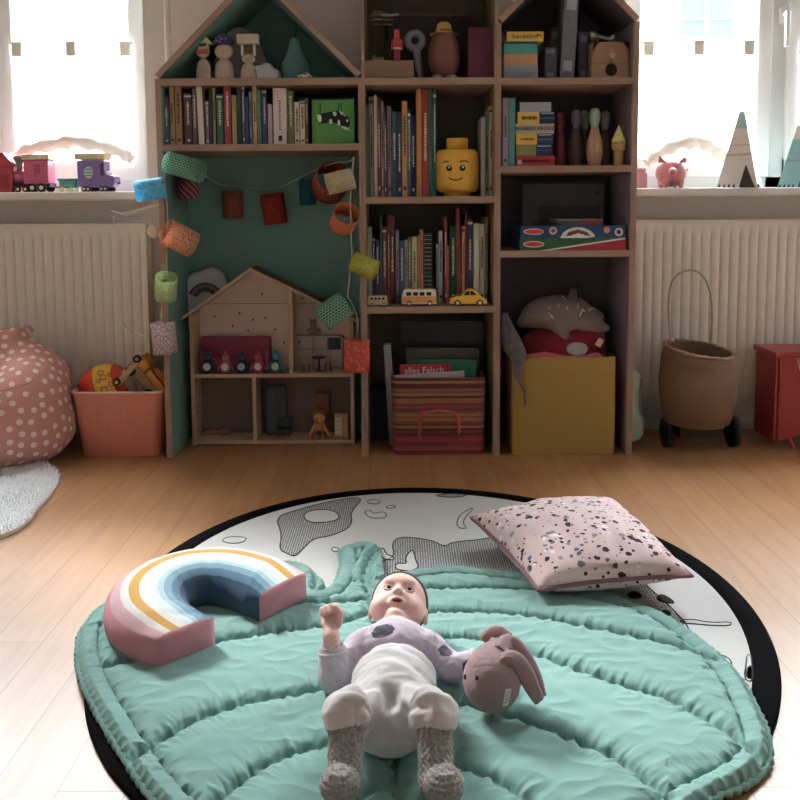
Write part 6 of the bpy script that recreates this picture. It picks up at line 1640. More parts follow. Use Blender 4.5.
m.tube(pts, [max(.0012, 2.6 * s_ * (1 - k / 62)) for k in range(60)], n=8); m.lathe([(5.5 * s_, H * .54), (4.5 * s_, H * .7), (2.2 * s_, H * .88), (.0, H * .96)], n=18); m.build('swirl', mat((240, 230, 130), rough=.5, name='lemon_cream'), t)

# ---------------------------------------------------------------- right bookcase, third shelf
Yf = YS + .23; xa, xb = at(523, 200, Yf).x, at(604, 200, Yf).x; H = at(560, 184, Yf).z - Z['R3']; w_ = (xb - xa) / 2
t = thing('framed_board', 'dark framed grey board at the back above the blue game box', 'board', ((xa + xb) / 2, Yf, Z['R3']))
M().box(-w_, w_, .002, .012, 0, H).build('board', mat((96, 94, 98), rough=.5, name='grey_panel'), t)
fr = M(); fr.box(-w_ - .006, w_ + .006, -.002, .014, H, H + .008).box(-w_ - .006, -w_, -.002, .014, 0, H).box(w_, w_ + .006, -.002, .014, 0, H); fr.build('frame', mat((40, 38, 42), name='black_frame'), t)
M().box(-w_ * .62, w_ * .9, -.001, .002, H * .2, H * .66).build('dark_inset', mat((66, 64, 70), name='inset'), t)
M().cyl((w_ * .82, -.001, H * .86), (w_ * .82, .002, H * .86), .009, n=16).build('round_mark', mat((60, 58, 62), name='mark'), t)
Yg = YS + .012; xa, xb = at(520, 238, Yg).x, at(626, 238, Yg).x; H = at(570, 225.5, Yg).z - Z['R3']; w_ = (xb - xa) / 2
t = thing('game_tray', 'wide blue game box with green and red stripe and oval logos', 'box', ((xa + xb) / 2, Yg, Z['R3']))
m = M(); m.box(-w_, w_, 0, .003, 0, H).box(-w_, w_, .257, .26, 0, H).box(-w_, -w_ + .003, 0, .26, 0, H).box(w_ - .003, w_, 0, .26, 0, H).box(-w_, w_, 0, .26, 0, .003)
m.build('box_body', mat((36, 76, 132), rough=.45, var=.1, name='blue_card'), t)
def u8(u, v): p = at(500 + u * .25, 180 + v * .25, Yg); return (p.x - (xa + xb) / 2, p.z - Z['R3'])
def dec(name, pts, rgb, d=.0007, sm=0):
    m = M(); q = [Vector((x, 0, z)) for x, z in (u8(*p) for p in pts)]
    if sm: q = smooth_line(q + [q[0]], sm)[:-1]
    m.add([(p.x, -d, p.z) for p in q], [tuple(range(len(q)))], 0); return m.build(name, mat(rgb, rough=.5, name='print'), t, fix=False)
dec('green_band', [(78, 236), (150, 232), (240, 228), (380, 232), (502, 228), (504, 236), (180, 281), (78, 281)], (40, 104, 60))
dec('white_stripe', [(500, 230), (505, 236), (190, 283), (150, 283)], (232, 222, 214), .0010)
dec('red_corner', [(505, 237), (506, 278), (430, 281), (200, 283)], (186, 34, 48), .0011)
for v in (207, 257):
    o1 = dec('logo_oval', [(135 + 42 * math.cos(a), v + 13 * math.sin(a)) for a in [2 * PI * k / 24 for k in range(24)]], (228, 190, 190), .0012)
    dec('logo_oval_fill', [(135 + 37 * math.cos(a), v + 9 * math.sin(a)) for a in [2 * PI * k / 24 for k in range(24)]], (208, 48, 66), .0015)
for x_, y_, r_, rgb in ((212, 203, 16, (196, 176, 176)), (427, 200, 13, (224, 150, 110)), (475, 208, 17, (214, 214, 220)), (475, 208, 9, (60, 60, 70)), (212, 203, 8, (150, 60, 60))):
    dec('round_picture', [(x_ + r_ * math.cos(a), y_ + r_ * math.sin(a)) for a in [2 * PI * k / 18 for k in range(18)]], rgb, .0012 + (17 - r_) * .00004)
dec('title_arch', [(240, 232), (256, 205), (285, 192), (315, 188), (345, 194), (372, 210), (384, 232)], (228, 224, 220), .0012, 1)
dec('title_arch_shade', [(262, 226), (275, 208), (312, 197), (348, 208), (362, 226), (345, 222), (312, 212), (282, 222)], (96, 70, 66), .0015)
dec('title_arch_rose', [(296, 206), (312, 196), (328, 206), (312, 212)], (150, 70, 60), .0018)
# loose game parts lying in the open box
t = thing('game_pieces_tin', 'flat pale tin with red card lying in the blue game box', 'box', ((xa + xb) / 2 + .03, Yg + .06, Z['R3'] + .004))
M().box(-.07, .075, 0, .12, 0, H + .010, b=.004).build('tin_body', mat((130, 128, 126), rough=.4, name='tin_grey'), t); M().box(-.076, .08, -.004, .124, H + .010, H + .016, b=.002).build('tin_lid', mat((176, 168, 150), rough=.4, name='tin_lid'), t)
M().box(.005, .075, -.0058, -.004, H - .004, H + .012).build('red_card', mat((168, 80, 84), name='pink_card'), t)
m = M()
for k in range(4): m.tube([(-.16 + .02 * k, Yg * 0 + .02, H * .8), (-.13 + .02 * k, .03, H + .014 - k * .002), (-.09 + .012 * k, .03, H + .002)], .0022, n=5)
o = m.build('cable_bundle', mat((50, 46, 50), rough=.6, name='dark_cable')); o.location = ((xa + xb) / 2 + .02, Yg + .01, Z['R3']); tag(o, 'thin dark cable looped in the left half of the blue box', 'cable')
# ---------------------------------------------------------------- dollhouse
DY = 2.950; DD = .112
def D(px, py, y=DY): return at(px, py, y)
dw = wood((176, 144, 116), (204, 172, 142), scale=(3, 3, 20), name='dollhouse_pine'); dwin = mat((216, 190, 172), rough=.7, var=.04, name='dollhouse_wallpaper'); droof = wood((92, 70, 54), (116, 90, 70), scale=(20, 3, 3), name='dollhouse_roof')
xa, xb = D(191.5, 400).x, D(354, 400).x; ox = (xa + xb) / 2
t = thing('dollhouse', 'open fronted wooden dollhouse with asymmetric roof in the green bookcase', 'dollhouse', (ox, DY, 0))
def q_(px, py): p = D(px, py); return p.x - ox, p.z
zf = .012; zm = q_(270, 374)[1]; zeL = q_(188, 316)[1]; zeR = q_(356, 320)[1]; xap, zap = q_(251, 271)
x_0, x_1 = xa - ox, xb - ox; ze = (zeL + zeR) / 2
def roofz(x): return zeL + .004 + (zap - zeL) * (x - x_0) / (xap - x_0) if x < xap else zeR + .004 + (zap - zeR) * (x_1 - x) / (x_1 - xap)
TT = .012
m = M(); m.box(x_0, x_0 + TT, 0, DD, 0, roofz(x_0 + TT * .5) - .004); m.build('side_wall', dw, t)
M().box(x_1 - TT, x_1, 0, DD, 0, roofz(x_1 - TT * .5) - .004).build('side_wall', dw, t)
M().box(x_0 + TT, x_1 - TT, 0, DD, .004, zf + .004).build('ground_floor', dw, t); M().box(x_0 + TT, x_1 - TT, 0, DD, zm - .012, zm).build('upper_floor', dw, t)
def rb(x): return (zeL - .012) + (zap - zeL + .012) * (x - x_0 + .022) / (xap - x_0 + .022) - .0008 if x < xap else (zeR - .010) + (zap - zeR + .010) * (x_1 + .018 - x) / (x_1 + .018 - xap) - .0008
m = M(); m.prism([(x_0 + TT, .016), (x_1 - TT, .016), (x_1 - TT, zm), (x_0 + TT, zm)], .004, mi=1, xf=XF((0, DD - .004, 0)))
m.prism([(x_0 + TT, zm), (x_1 - TT, zm), (x_1 - TT, rb(x_1 - TT)), (xap, zap - .0008), (x_0 + TT, rb(x_0 + TT))], .004, xf=XF((0, DD - .004, 0)))
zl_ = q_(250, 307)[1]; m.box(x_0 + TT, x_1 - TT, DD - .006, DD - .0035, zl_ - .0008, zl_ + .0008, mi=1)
def P4(u, v): return at(180 + u * .2375, 260 + v * .2375, DY + DD)
for u, v in ((347, 142), (516, 160), (147, 237), (252, 223), (307, 251), (360, 243), (223, 277), (288, 296), (401, 292), (440, 346), (504, 344), (565, 268), (690, 322), (340, 320)):
    p = P4(u, v); m.cyl((p.x - ox, DD - .0052, p.z), (p.x - ox, DD - .0035, p.z), .0038, n=12, mi=2)
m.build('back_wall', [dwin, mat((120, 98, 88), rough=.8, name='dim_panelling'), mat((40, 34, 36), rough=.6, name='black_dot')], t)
xv = q_(291, 350)[0]; M().box(xv - .007, xv + .007, 0, DD - .006, zm, roofz(xv) - .010).build('upper_partition', dw, t)
xv2 = q_(254.3, 400)[0]; M().box(xv2 - .006, xv2 + .006, 0, DD - .006, zf + .004, zm - .012).build('lower_partition', dw, t)
for (a, za), (b_, zb_), nm in (((x_0 - .022, zeL - .012), (xap, zap), 'roof_panel'), ((x_1 + .018, zeR - .010), (xap, zap), 'roof_panel')):
    m = M(); poly = [(a, za), (b_, zb_), (b_, zb_ + .012), (a, za + .010)]; m.prism(poly, DD + .012, xf=XF((0, -.012, 0)))
    d_ = Vector((b_ - a, 0, zb_ - za)); m.add([(a, -.013, za + .0104), (b_, -.013, zb_ + .0124), (b_, DD + .0, zb_ + .0124), (a, DD + .0, za + .0104)], [(0, 1, 2, 3)], 1); m.build(nm, [dw, droof], t)
def dh(px, py=None, y=.05): return Vector((at(px, 400, DY + y).x, DY + y, 0))
UF = zm + .0004; LF = zf + .0044
# upstairs left: red settee, striped mat and the five figures
mag = cloth((160, 62, 88), name='raspberry_felt')
p0 = at(200, 355, DY + .072); p1 = at(271, 355, DY + .072); w_ = (p1.x - p0.x) / 2; H = at(235, 336.5, DY + .078).z - UF
t = thing('doll_sofa', 'raspberry red soft doll sofa upstairs in the dollhouse', 'toy furniture', ((p0.x + p1.x) / 2, DY + .055, UF))
M().box(-w_, w_, .022, .046, .0, H, b=.011).build('backrest', mag, t); M().box(-w_ * .98, w_ * .98, -.008, .024, .0, H * .42, b=.008).build('seat', mag, t)
for sx in (-1, 1): M().box(sx * w_, sx * (w_ - .022), -.010, .042, 0, H * .62, b=.008).build('armrest', mag, t)
p0 = at(199, 372, DY + .02); p1 = at(283, 372, DY + .02); w_ = (p1.x - p0.x) / 2
o = M(); o.box(-w_, w_, 0, .036, 0, .0015)
for k in range(30): x = -w_ + 2 * w_ * (k + .3) / 30; o.add([(x, -.0004, .0018), (x + .0022, -.0004, .0018), (x + .009, .036, .0018), (x + .0068, .036, .0018)], [(0, 1, 2, 3)], 1); 
o = o.build('striped_mat', [mat((48, 50, 72), rough=.9, name='navy_mat'), mat((206, 200, 190), rough=.9, name='pale_stripe')], fix=False); o.location = ((p0.x + p1.x) / 2, DY + .006, UF); tag(o, 'dark striped mat under the row of five small figures', 'mat')
def peg(px, pyt, body, head, beard, lab, y=.024):
    b0 = dh(px, y=y); b0.z = UF + .0022; H = at(px, pyt, DY + y).z - b0.z; H *= .98
    t = thing('doll_figure', lab, 'toy figure', b0, group='five small figures in the dollhouse'); r_ = H * .22
    bm_ = mat(body, rough=.6, name='figure_paint'); hm = mat(head, rough=.6, name='figure_paint')
    M().lathe([(0, 0), (r_ * .8, .001), (r_ * 1.05, H * .12), (r_ * 1.1, H * .28), (r_ * .8, H * .48), (r_ * .5, H * .55)], n=20).build('torso', bm_, t)
    M().ball((0, 0, H * .66), (r_ * .80, r_ * .75, H * .17), n=18).build('head', hm, t)
    M().ball((0, 0, H * .86), (r_ * .34, r_ * .34, H * .10), n=12).build('topknot', hm, t)
    for sx in (-1, 1):
        M().cyl((sx * r_ * .8, -.001, H * .44), (sx * r_ * 1.55, -r_ * .5, H * .12), r_ * .24, r_ * .20, n=8).build('arm', hm, t)
        M().ball((sx * r_ * .32, -r_ * .72, H * .68), (.0016, .001, .0016), n=8).build('eye', mat((226, 222, 214), name='figure_eye'), t)
        M().ball((sx * r_ * .5, -r_ * .6, H * .04), (r_ * .4, r_ * .6, H * .05), n=10).build('foot', hm, t)
    M().cyl((0, -r_ * 1.02, H * .28), (0, -r_ * 1.16, H * .28), r_ * .72, n=20).build('round_badge', mat(beard, rough=.6, name='badge'), t)
peg(209, 348.5, (44, 66, 84), (44, 84, 92), (206, 206, 200), 'leftmost small figure on the striped mat, dark teal with a pale round badge')
peg(226.8, 349.5, (178, 112, 126), (176, 108, 122), (214, 190, 190), 'small dusty pink figure between the dark teal and navy ones')
peg(243, 349, (40, 56, 92), (36, 62, 96), (190, 200, 210), 'small navy figure in the middle of the row of five')
peg(259.6, 349, (186, 56, 84), (192, 62, 90), (220, 186, 190), 'small raspberry pink figure between the navy and turquoise ones')
peg(276.5, 348.5, (40, 100, 128), (44, 146, 148), (176, 206, 150), 'rightmost small figure, turquoise with a pale green badge')
# upstairs right: white cube shelf, table and chairs
wh = mat((196, 190, 184), rough=.5, name='doll_white'); Y2 = DY + .075
p0 = at(296, 350, Y2); p1 = at(342, 350, Y2); w_ = (p1.x - p0.x) / 2; H = at(320, 336, Y2).z - UF
t = thing('doll_shelf', 'white doll sized cube shelf upstairs in the dollhouse', 'toy furniture', ((p0.x + p1.x) / 2, Y2, UF))
m = M(); m.box(-w_, w_, 0, .03, H - .005, H).box(-w_, w_, 0, .03, 0, .004).box(-w_, w_, 0, .03, H * .55, H * .55 + .004)
for k in range(4): x = -w_ + (2 * w_ - .004) * k / 3; m.box(x, x + .004, 0, .03, 0, H)
m.build('shelf_frame', wh, t); M().box(w_ * .40, w_ - .005, .012, .014, H * .57, H - .006).build('dark_panel', mat((56, 72, 72), name='dark_teal_panel'), t)
t = thing('doll_teddy', 'tiny beige teddy sitting on top of the white doll shelf', 'toy', ((p0.x + p1.x) / 2 - .02, Y2 + .015, UF + H + .0003))
q = SDF((-.04, -.02, -.002), (.04, .02, .07), .002); q.ell((0, 0, .018), (.016, .012, .018), None, 0); q.ell((0, 0, .044), (.012, .011, .012), None, .002)
for sx in (-1, 1): q.ell((sx * .010, 0, .055), .004, None, .001); q.cap((sx * .012, 0, .024), (sx * .024, -.004, .016), .005, .004, .001); q.cap((sx * .008, -.004, .006), (sx * .012, -.014, .005), .006, .005, .001)
q.half((0, 0, 0), (0, 0, -1)); blob(q, 'teddy_body', cloth((156, 136, 116), name='beige_plush'), t)
Y3 = DY + .045
t = thing('doll_table', 'dark round doll table between two yellow chairs in the dollhouse', 'toy furniture', Vector((at(319, 360, Y3).x, Y3, UF)))
Ht = at(319, 357, Y3).z - UF; M().cyl((0, 0, Ht - .003), (0, 0, Ht), .024, n=28).build('tabletop', mat((70, 50, 44), rough=.4, name='dark_table'), t); M().cyl((0, 0, .002), (0, 0, Ht - .003), .003).build('pedestal', dk, t); M().cyl((0, 0, 0), (0, 0, .002), .014, n=20).build('foot_plate', dk, t)
for k, x in enumerate((-.008, .004, .012)):
    o = M().lathe([(.002, 0), (.003, .005), (.0022, .010)], n=10).build('doll_cup', mat((196, 150, 130), rough=.3, name='cup_clay')); o.location = Vector((at(319, 360, Y3).x + x, Y3 - .004 + .004 * k, UF + Ht + .0003)); tag(o, 'tiny cup on the round doll table', 'toy cup', 'tiny cups on the doll table')
def dchair(px, rz, lab, back):
    t = thing('doll_chair', lab, 'toy furniture', Vector((at(px, 360, Y3 - .015).x, Y3 - .015, UF)), (0, 0, rz)); s_ = Ht * .62
    M().box(-.011, .011, -.010, .010, s_, s_ + .003, b=.001).build('seat', back, t); M().box(-.011, -.008, -.010, .010, s_ + .002, s_ + .022, b=.001).build('backrest', back, t)
    for x in (-.008, .008):
        for y in (-.007, .007): M().cyl((x, y, s_), (x * 1.3, y * 1.3, 0), .0012, n=6).build('leg', dk, t)
dchair(306.5, R(-15), 'small yellow and white doll chair left of the round table', mat((216, 194, 110), rough=.4, name='doll_yellow')); dchair(328, R(195), 'small yellow doll chair right of the round table', mat((206, 164, 70), rough=.4, name='doll_amber'))
# downstairs
Y4 = DY + .052
t = thing('doll_bread', 'pair of small tan cushions lying downstairs in the dollhouse', 'toy', Vector((at(217, 420, Y4 + .018).x, Y4 + .018, LF)))
q = SDF((-.06, -.03, -.002), (.06, .03, .03), .0025); q.ell((-.024, 0, .012), (.026, .018, .012), None, 0); q.ell((.024, 0, .012), (.026, .018, .012), None, .002); q.half((0, 0, .001), (0, 0, -1)); blob(q, 'cushion_pair', cloth((160, 124, 100), name='tan_felt'), t)
M().box(-.05, .05, -.024, .024, 0, .0024).build('base_slat', dw, t)
gy = mat((56, 62, 66), rough=.6, name='slate_blue')
t = thing('doll_cupboard', 'dark slate doll cupboard downstairs in the dollhouse', 'toy furniture', Vector((at(276, 410, Y4 + .016).x, Y4 + .016, LF))); H = at(276, 386, Y4 + .016).z - LF
M().box(-.036, .036, 0, .026, 0, H, b=.003).build('cupboard_body', gy, t); M().box(-.033, -.001, -.002, 0, H * .06, H * .94).build('door', mat((74, 84, 88), name='slate_door'), t); M().box(.001, .033, -.002, 0, H * .06, H * .94).build('door', mat((66, 74, 78), name='slate_door'), t)
t = thing('doll_armchair', 'dark green doll armchair in front of the slate doll cupboard', 'toy furniture', Vector((at(284, 420, Y4).x, Y4, LF)))
ga = mat((50, 66, 66), rough=.8, name='bottle_green'); M().box(-.024, .024, .012, .024, .012, .066, b=.004).build('backrest', ga, t); M().box(-.024, .024, -.018, .014, .014, .030, b=.004).build('seat', ga, t)
for sx in (-1, 1): M().box(sx * .024, sx * .019, -.018, .018, .016, .044, b=.002).build('armrest', ga, t); M().cyl((sx * .02, -.015, .016), (sx * .022, -.017, 0), .0016, n=6).build('leg', dk, t); M().cyl((sx * .02, .018, .016), (sx * .022, .020, 0), .0016, n=6).build('leg', dk, t)
t = thing('doll', 'orange and tan doll sitting downstairs in the dollhouse', 'doll', Vector((at(319.5, 425, Y4 - .018).x, Y4 - .018, LF))); H = at(319, 395, Y4 - .018).z - LF
s_ = H / .118; tn = mat((214, 150, 96), rough=.6, name='doll_tan'); orh = mat((190, 110, 56), rough=.6, name='doll_orange')
q = SDF((-.06, -.05, -.002), (.06, .04, .13), .0024); q.ell((0, 0, .030), (.018, .016, .024), None, 0)
for sx in (-1, 1): q.cap((sx * .014, 0, .048), (sx * .034, -.012, .012), .0065, .0055, .002); q.cap((sx * .009, -.008, .010), (sx * .013, -.034, .008), .008, .007, .002)
q.half((0, 0, 0), (0, 0, -1)); blob(q, 'doll_body', orh, t); q = SDF((-.03, -.03, .04), (.03, .03, .115), .0022); q.ell((0, 0, .074), (.021, .020, .022), None, 0); blob(q, 'head', tn, t)
q = SDF((-.035, -.03, .05), (.035, .035, .13), .0022); q.ell((0, .004, .080), (.0235, .021, .024), None, 0); q.ell((0, -.016, .068), (.02, .016, .02), None, .002, 'sub'); blob(q, 'hair', mat((150, 88, 44), rough=.8, name='doll_hair'), t)
m = M(); 
for sx in (-1, 1): m.ball((sx * .007, -.0195, .076), (.0018, .001, .0022), n=8)
m.build('eyes', dk, t); M().ball((0, -.016, .020), (.012, .006, .010), n=12).build('dark_bib', mat((50, 36, 34), name='dark_bib'), t)
t = thing('doll_crate', 'small brown board box behind the orange doll', 'toy', Vector((at(322, 420, Y4 + .018).x, Y4 + .018, LF))); M().box(-.024, .024, 0, .03, 0, at(322, 393, Y4 + .018).z - LF, b=.001).build('box_body', mat((120, 72, 44), rough=.7, name='brown_card'), t)
t = thing('doll_radio', 'small wooden doll radio with white grille at the lower right of the dollhouse', 'toy', Vector((at(341, 420, Y4 - .018).x, Y4 - .018, LF)), (0, 0, R(-12))); H = at(341, 414.5, Y4 - .018).z - LF
M().box(-.025, .025, 0, .028, 0, H, b=.003).build('radio_case', mat((190, 140, 92), rough=.5, name='honey_wood'), t); m = M(); m.box(-.021, .004, -.0012, 0, .008, H - .010)
m.build('grille', mat((220, 212, 196), rough=.6, name='grille_white'), t); m = M()
for k in range(4): m.box(-.018, .001, -.002, -.0012, .012 + k * (H - .024) / 4, .0135 + k * (H - .024) / 4)
m.build('grille_lines', mat((120, 100, 84), name='grille_dark'), t)
# cloud cushion behind the roof
Yc = BY1 - .031; xa, xb = at(187, 290, Yc).x, at(233, 290, Yc).x; zb_ = at(208, 326, Yc).z; zt = at(210, 267, Yc).z
t = thing('cloud_cushion', 'grey-white cloud shaped cushion with dark rainbow standing behind the dollhouse roof', 'cushion', ((xa + xb) / 2, Yc, .0)); H = zt; hw = (xb - xa) / 2
q = SDF((-hw - .03, -.04, -.002), (hw + .03, .04, zt + .02), .0045)
q.cap((0, 0, .05), (0, 0, zt - .16), hw * .55, hw * .8, 0); q.ell((-hw * .45, 0, zt - .100), (hw * .75, .035, .085), None, .01); q.ell((hw * .1, 0, zt - .075), (hw * .72, .035, .075), None, .01); q.ell((hw * .5, 0, zt - .12), (hw * .55, .035, .07), None, .01); q.ell((-hw * .5, 0, zt - .19), (hw * .55, .035, .06), None, .01)
q.V = np.maximum(q.V, np.abs(q.Y) - .019); q.half((0, 0, .001), (0, 0, -1)); blob(q, 'cushion_body', cloth((206, 212, 208), name='cloud_cotton'), t, smooth=3)
cx_, cz_ = at(207, 300, Yc).x - (xa + xb) / 2, at(207, 300, Yc).z
for r0, r1, rgb in ((.064, .059, (60, 52, 60)), (.059, .048, (150, 124, 132)), (.048, .032, (104, 84, 94)), (.032, .022, (206, 200, 194))):
    m = M(); n = 26; v = [(cx_ + r * math.cos(a), -.0205, cz_ + r * math.sin(a)) for a in [R(8) + R(150) * k / n for k in range(n + 1)] for r in (r0, r1)]
    m.add(v, [(2 * k, 2 * k + 1, 2 * k + 3, 2 * k + 2) for k in range(n)], 0); m.build('rainbow_band', mat(rgb, rough=.9, name='felt_band'), t, fix=False)

# ---------------------------------------------------------------- basket and box at the bottom
Yw = YS + .012
def woven():
    m, nt, b = new_mat('striped_weave'); sp = N(nt, 'ShaderNodeSeparateXYZ'); L(nt, coords(nt), sp.inputs[0])
    nz = N(nt, 'ShaderNodeTexNoise'); nz.inputs['Scale'].default_value = 9; L(nt, coords(nt), nz.inputs['Vector'])
    z = mth(nt, 'ADD', sp.outputs[2], mth(nt, 'MULTIPLY', nz.outputs['Fac'], .006)); w_ = N(nt, 'ShaderNodeTexWhiteNoise', noise_dimensions='1D')
    L(nt, mth(nt, 'FLOOR', mth(nt, 'MULTIPLY', z, 118.)), w_.inputs['W'])
    cr = N(nt, 'ShaderNodeValToRGB'); cr.color_ramp.interpolation = 'CONSTANT'; e = cr.color_ramp.elements
    pal = [(150, 54, 66), (104, 46, 52), (160, 112, 74), (168, 134, 92), (156, 62, 74), (84, 60, 56), (128, 98, 84), (170, 84, 80)]
    e[0].color = lin(pal[0]); e[1].position = 1 / 8; e[1].color = lin(pal[1])
    for k in range(2, 8): q = e.new(k / 8); q.color = lin(pal[k])
    L(nt, w_.outputs[0], cr.inputs[0])
    f = N(nt, 'ShaderNodeTexNoise'); f.inputs['Scale'].default_value = 260; L(nt, coords(nt), f.inputs['Vector'])
    L(nt, mixc(nt, mth(nt, 'MULTIPLY', f.outputs['Fac'], .5), cr.outputs[0], lin((70, 36, 40))), b.inputs['Base Color']); b.inputs['Roughness'].default_value = .95
    return m
wv_ = woven(); xa, xb = at(391.5, 415, Yw).x, at(486, 415, Yw).x; w_ = (xb - xa) / 2; H = at(440, 378, Yw).z; ox = (xa + xb) / 2
t = thing('woven_basket', 'square striped red and ochre woven basket of books in the middle bookcase', 'basket', (ox, Yw, 0))
m = M(); loops = []; nz_ = 34
ph = [Vector((x, y + .13, 0)) for x, y in rrect(w_, .13, .025, 7)]
for k in range(nz_ * 6 + 1):
    f = k / (nz_ * 6); z = H * f; s_ = (.965 + .035 * f) + .010 * abs(math.sin(PI * k / 6)); loops.append([Vector((p.x * s_, .13 + (p.y - .13) * s_, z + .002 * math.sin(p.x * 40 + 1) * f)) for p in ph])
for k in range(30): f = 1 - k / 30 * .92; loops.append([Vector((p.x * .94, .13 + (p.y - .13) * .94, H * f)) for p in ph])
m.ring(loops); m.build('basket_body', wv_, t)
def Q(u, v, y=0): p = at(340 + u * .25, 300 + v * .25, Yw + y); return Vector((p.x - ox, y, p.z))
M().tube([Q(*p, y=-.012) + Vector((0, y_, 0)) for p, y_ in (((318, 548), .006), ((318, 500), -.004), ((320, 466), -.006), ((332, 450), -.008), ((395, 440), -.010), ((455, 448), -.008), ((470, 462), -.006), ((474, 500), -.004), ((478, 535), .006))], .0055, n=8).build('handle', mat((196, 76, 78), rough=.9, bump=.8, name='handle_rope'), t)
gB = 'books standing in the striped basket'
def flat(name, x0, x1, yt, Y, th, rgb, label, rot=0, txt=None, cat='book'):
    pa, pb = at(x0, yt + 20, Y), at(x1, yt + 20, Y); H_ = at((x0 + x1) / 2, yt, Y).z - .012
    t = thing(name, label, cat, ((pa.x + pb.x) / 2, Y, .012), (0, rot, 0), group=gB); w_ = (pb.x - pa.x) / 2
    M().box(-w_, w_, 0, .0012, 0, H_).box(-w_, w_, th - .0012, th, 0, H_).box(-w_, -w_ + .0012, 0, th, 0, H_).build('cover', mat(rgb, rough=.5, var=.08, name='book_cover'), t)
    M().box(-w_ + .0012, w_ - .002, .0012, th - .0012, .002, H_ - .002).build('pages', paper, t)
    if txt: text('lettering', txt, .030, (-w_ * .05, -.0006, H_ - .020), mat((232, 216, 200), name='white_print'), t)
    return t
flat('picture_book', 399, 469, 373, YS + .045, .008, (198, 196, 192), 'white book in front of the striped basket, its top edge sloping', rot=R(-3.5))
flat('picture_book', 401.5, 452, 364.5, YS + .062, .012, (176, 34, 52), 'red book reading alles falsch in the striped basket', txt='alles Falsch', rot=R(-1))
flat('picture_book', 407, 476, 360, YS + .085, .010, (40, 128, 96), 'green book behind the red one in the striped basket')
flat('picture_book', 405, 478, 348.5, YS + .12, .022, (86, 76, 66), 'dark olive brown book behind the green one in the basket', rot=R(.6))
flat('picture_book', 400, 483, 322, YS + .17, .03, (40, 38, 42), 'tall charcoal book at the back of the striped basket')
o = flat('magazine', 388.8, 396, 345, YS + .10, .05, (168, 170, 172), 'pale grey magazine poking out at the left of the basket', rot=R(-3), cat='magazine')
t = thing('storage_box', 'dark blue box behind the striped basket on its left', 'box', Vector((at(381, 400, YS + .20).x, YS + .20, 0))); H2 = at(380, 389, YS + .2).z
M().box(-.055, .045, 0, .09, 0, H2 - .02, b=.003).build('box_body', mat((40, 46, 66), rough=.6, name='navy_card'), t); M().box(-.058, .048, -.003, .093, H2 - .02, H2, b=.002).build('lid', mat((36, 40, 58), rough=.6, name='navy_card_lid'), t)

Yy = YS + .004; xa, xb = at(512.5, 410, Yy).x, at(615.5, 410, Yy).x; w_ = (xb - xa) / 2; ox = (xa + xb) / 2; H = at(560, 357.5, Yy).z
mus = mat((170, 134, 58), rough=.8, var=.05, scale=4, name='mustard_fabric')
t = thing('storage_cube', 'tall mustard yellow fabric box of soft toys in the dark bookcase', 'storage box', (ox, Yy, 0))
m = M()
def rr(z, ins, s_=1.): return [Vector((x * s_, .145 + y * s_ + 0, z)) for x, y in rrect(w_ - ins, .140 - ins, .008, 4)]
ls = [rr(0, 0), rr(.004, 0)] + [rr(H * f, 0, 1 + .006 * math.sin(PI * f)) for f in (.1, .3, .5, .7, .85, .95)] + [rr(H - .002, 0), rr(H, .002), rr(H - .002, .004), rr(.02, .006)]
m.ring(ls); m.build('box_body', mus, t)
M().box(-w_ - .001, w_ + .001, -.0005 + .004, .0045, H * .84, H * .843).build('hem_seam', mat((160, 118, 34), name='seam'), t)
# soft toys filling it
redf = cloth((140, 28, 44), name='crimson_plush')
t = thing('red_cushion', 'crimson plush with round grey patch bulging out of the mustard box', 'soft toy', (ox, Yy + .14, .25)); o_ = (ox, Yy + .14, .25)
q = SDF((ox - w_ - .01, Yy - .01, .25), (ox + w_ + .01, Yy + .30, .52), .005)
q.ell((ox + .02, Yy + .15, H + .015), (w_ * .86, .12, .075), None, 0); q.ell((ox + .06, Yy + .12, H + .05), (.10, .09, .05), None, .02); q.ell((ox + .01, Yy + .13, H - .02), (w_ * .90, .115, .05), None, .02)
blob(q, 'plush_body', redf, t, disp=lambda P, NN: .004 * fbm(P, 14)).location = -Vector(o_)
pk = cloth((190, 76, 92), name='pink_rim'); M().tube([at(a, b_, YS + .022) - Vector(o_) for a, b_ in ((527, 356), (545, 355), (562, 358), (580, 359), (597, 355), (601, 357))], [.006, .011, .010, .009, .010, .006], n=10).build('pink_edging', pk, t)
c = at(577, 349, YS + .035) - Vector(o_); M().ball(c, (.036, .012, .024), n=20).build('round_patch', mat((168, 176, 176), rough=.8, var=.2, scale=60, name='grey_patch'), t)
c = at(599.5, 342.5, YS + .045) - Vector(o_); M().box(-.010, .010, -.002, .002, -.014, .014, b=.001, xf=XF(c, ry=R(28))).build('cloth_tag', mat((206, 168, 160), name='tag_pink'), t)
# grey printed cushion on top
gcm = cloth((138, 118, 112), name='taupe_cotton')
t = thing('taupe_cushion', 'taupe cushion with white printed marks lying on top of the red plush', 'cushion', (ox, Yy + .16, .40)); o_ = Vector((ox, Yy + .16, .40))
q = SDF((ox - .21, Yy - .01, .36), (ox + .20, Yy + .29, .60), .005); zc_ = at(568, 318, YS + .1).z
q.ell((ox + .02, Yy + .15, zc_), (.145, .125, .052), (0, R(4), 0), 0); q.ell((ox + .01, Yy + .15, zc_ + .03), (.10, .10, .045), None, .02)
q.cap((ox - .08, Yy + .12, zc_ + .01), (ox - .12, Yy + .12, zc_ - .015), .04, .02, .02); q.cap((ox + .08, Yy + .08, zc_ - .02), (ox + .155, Yy + .07, zc_ - .030), .035, .012, .02); q.cap((ox + .0, Yy + .06, zc_ - .03), (ox + .01, Yy + .035, zc_ - .055), .03, .012, .03)
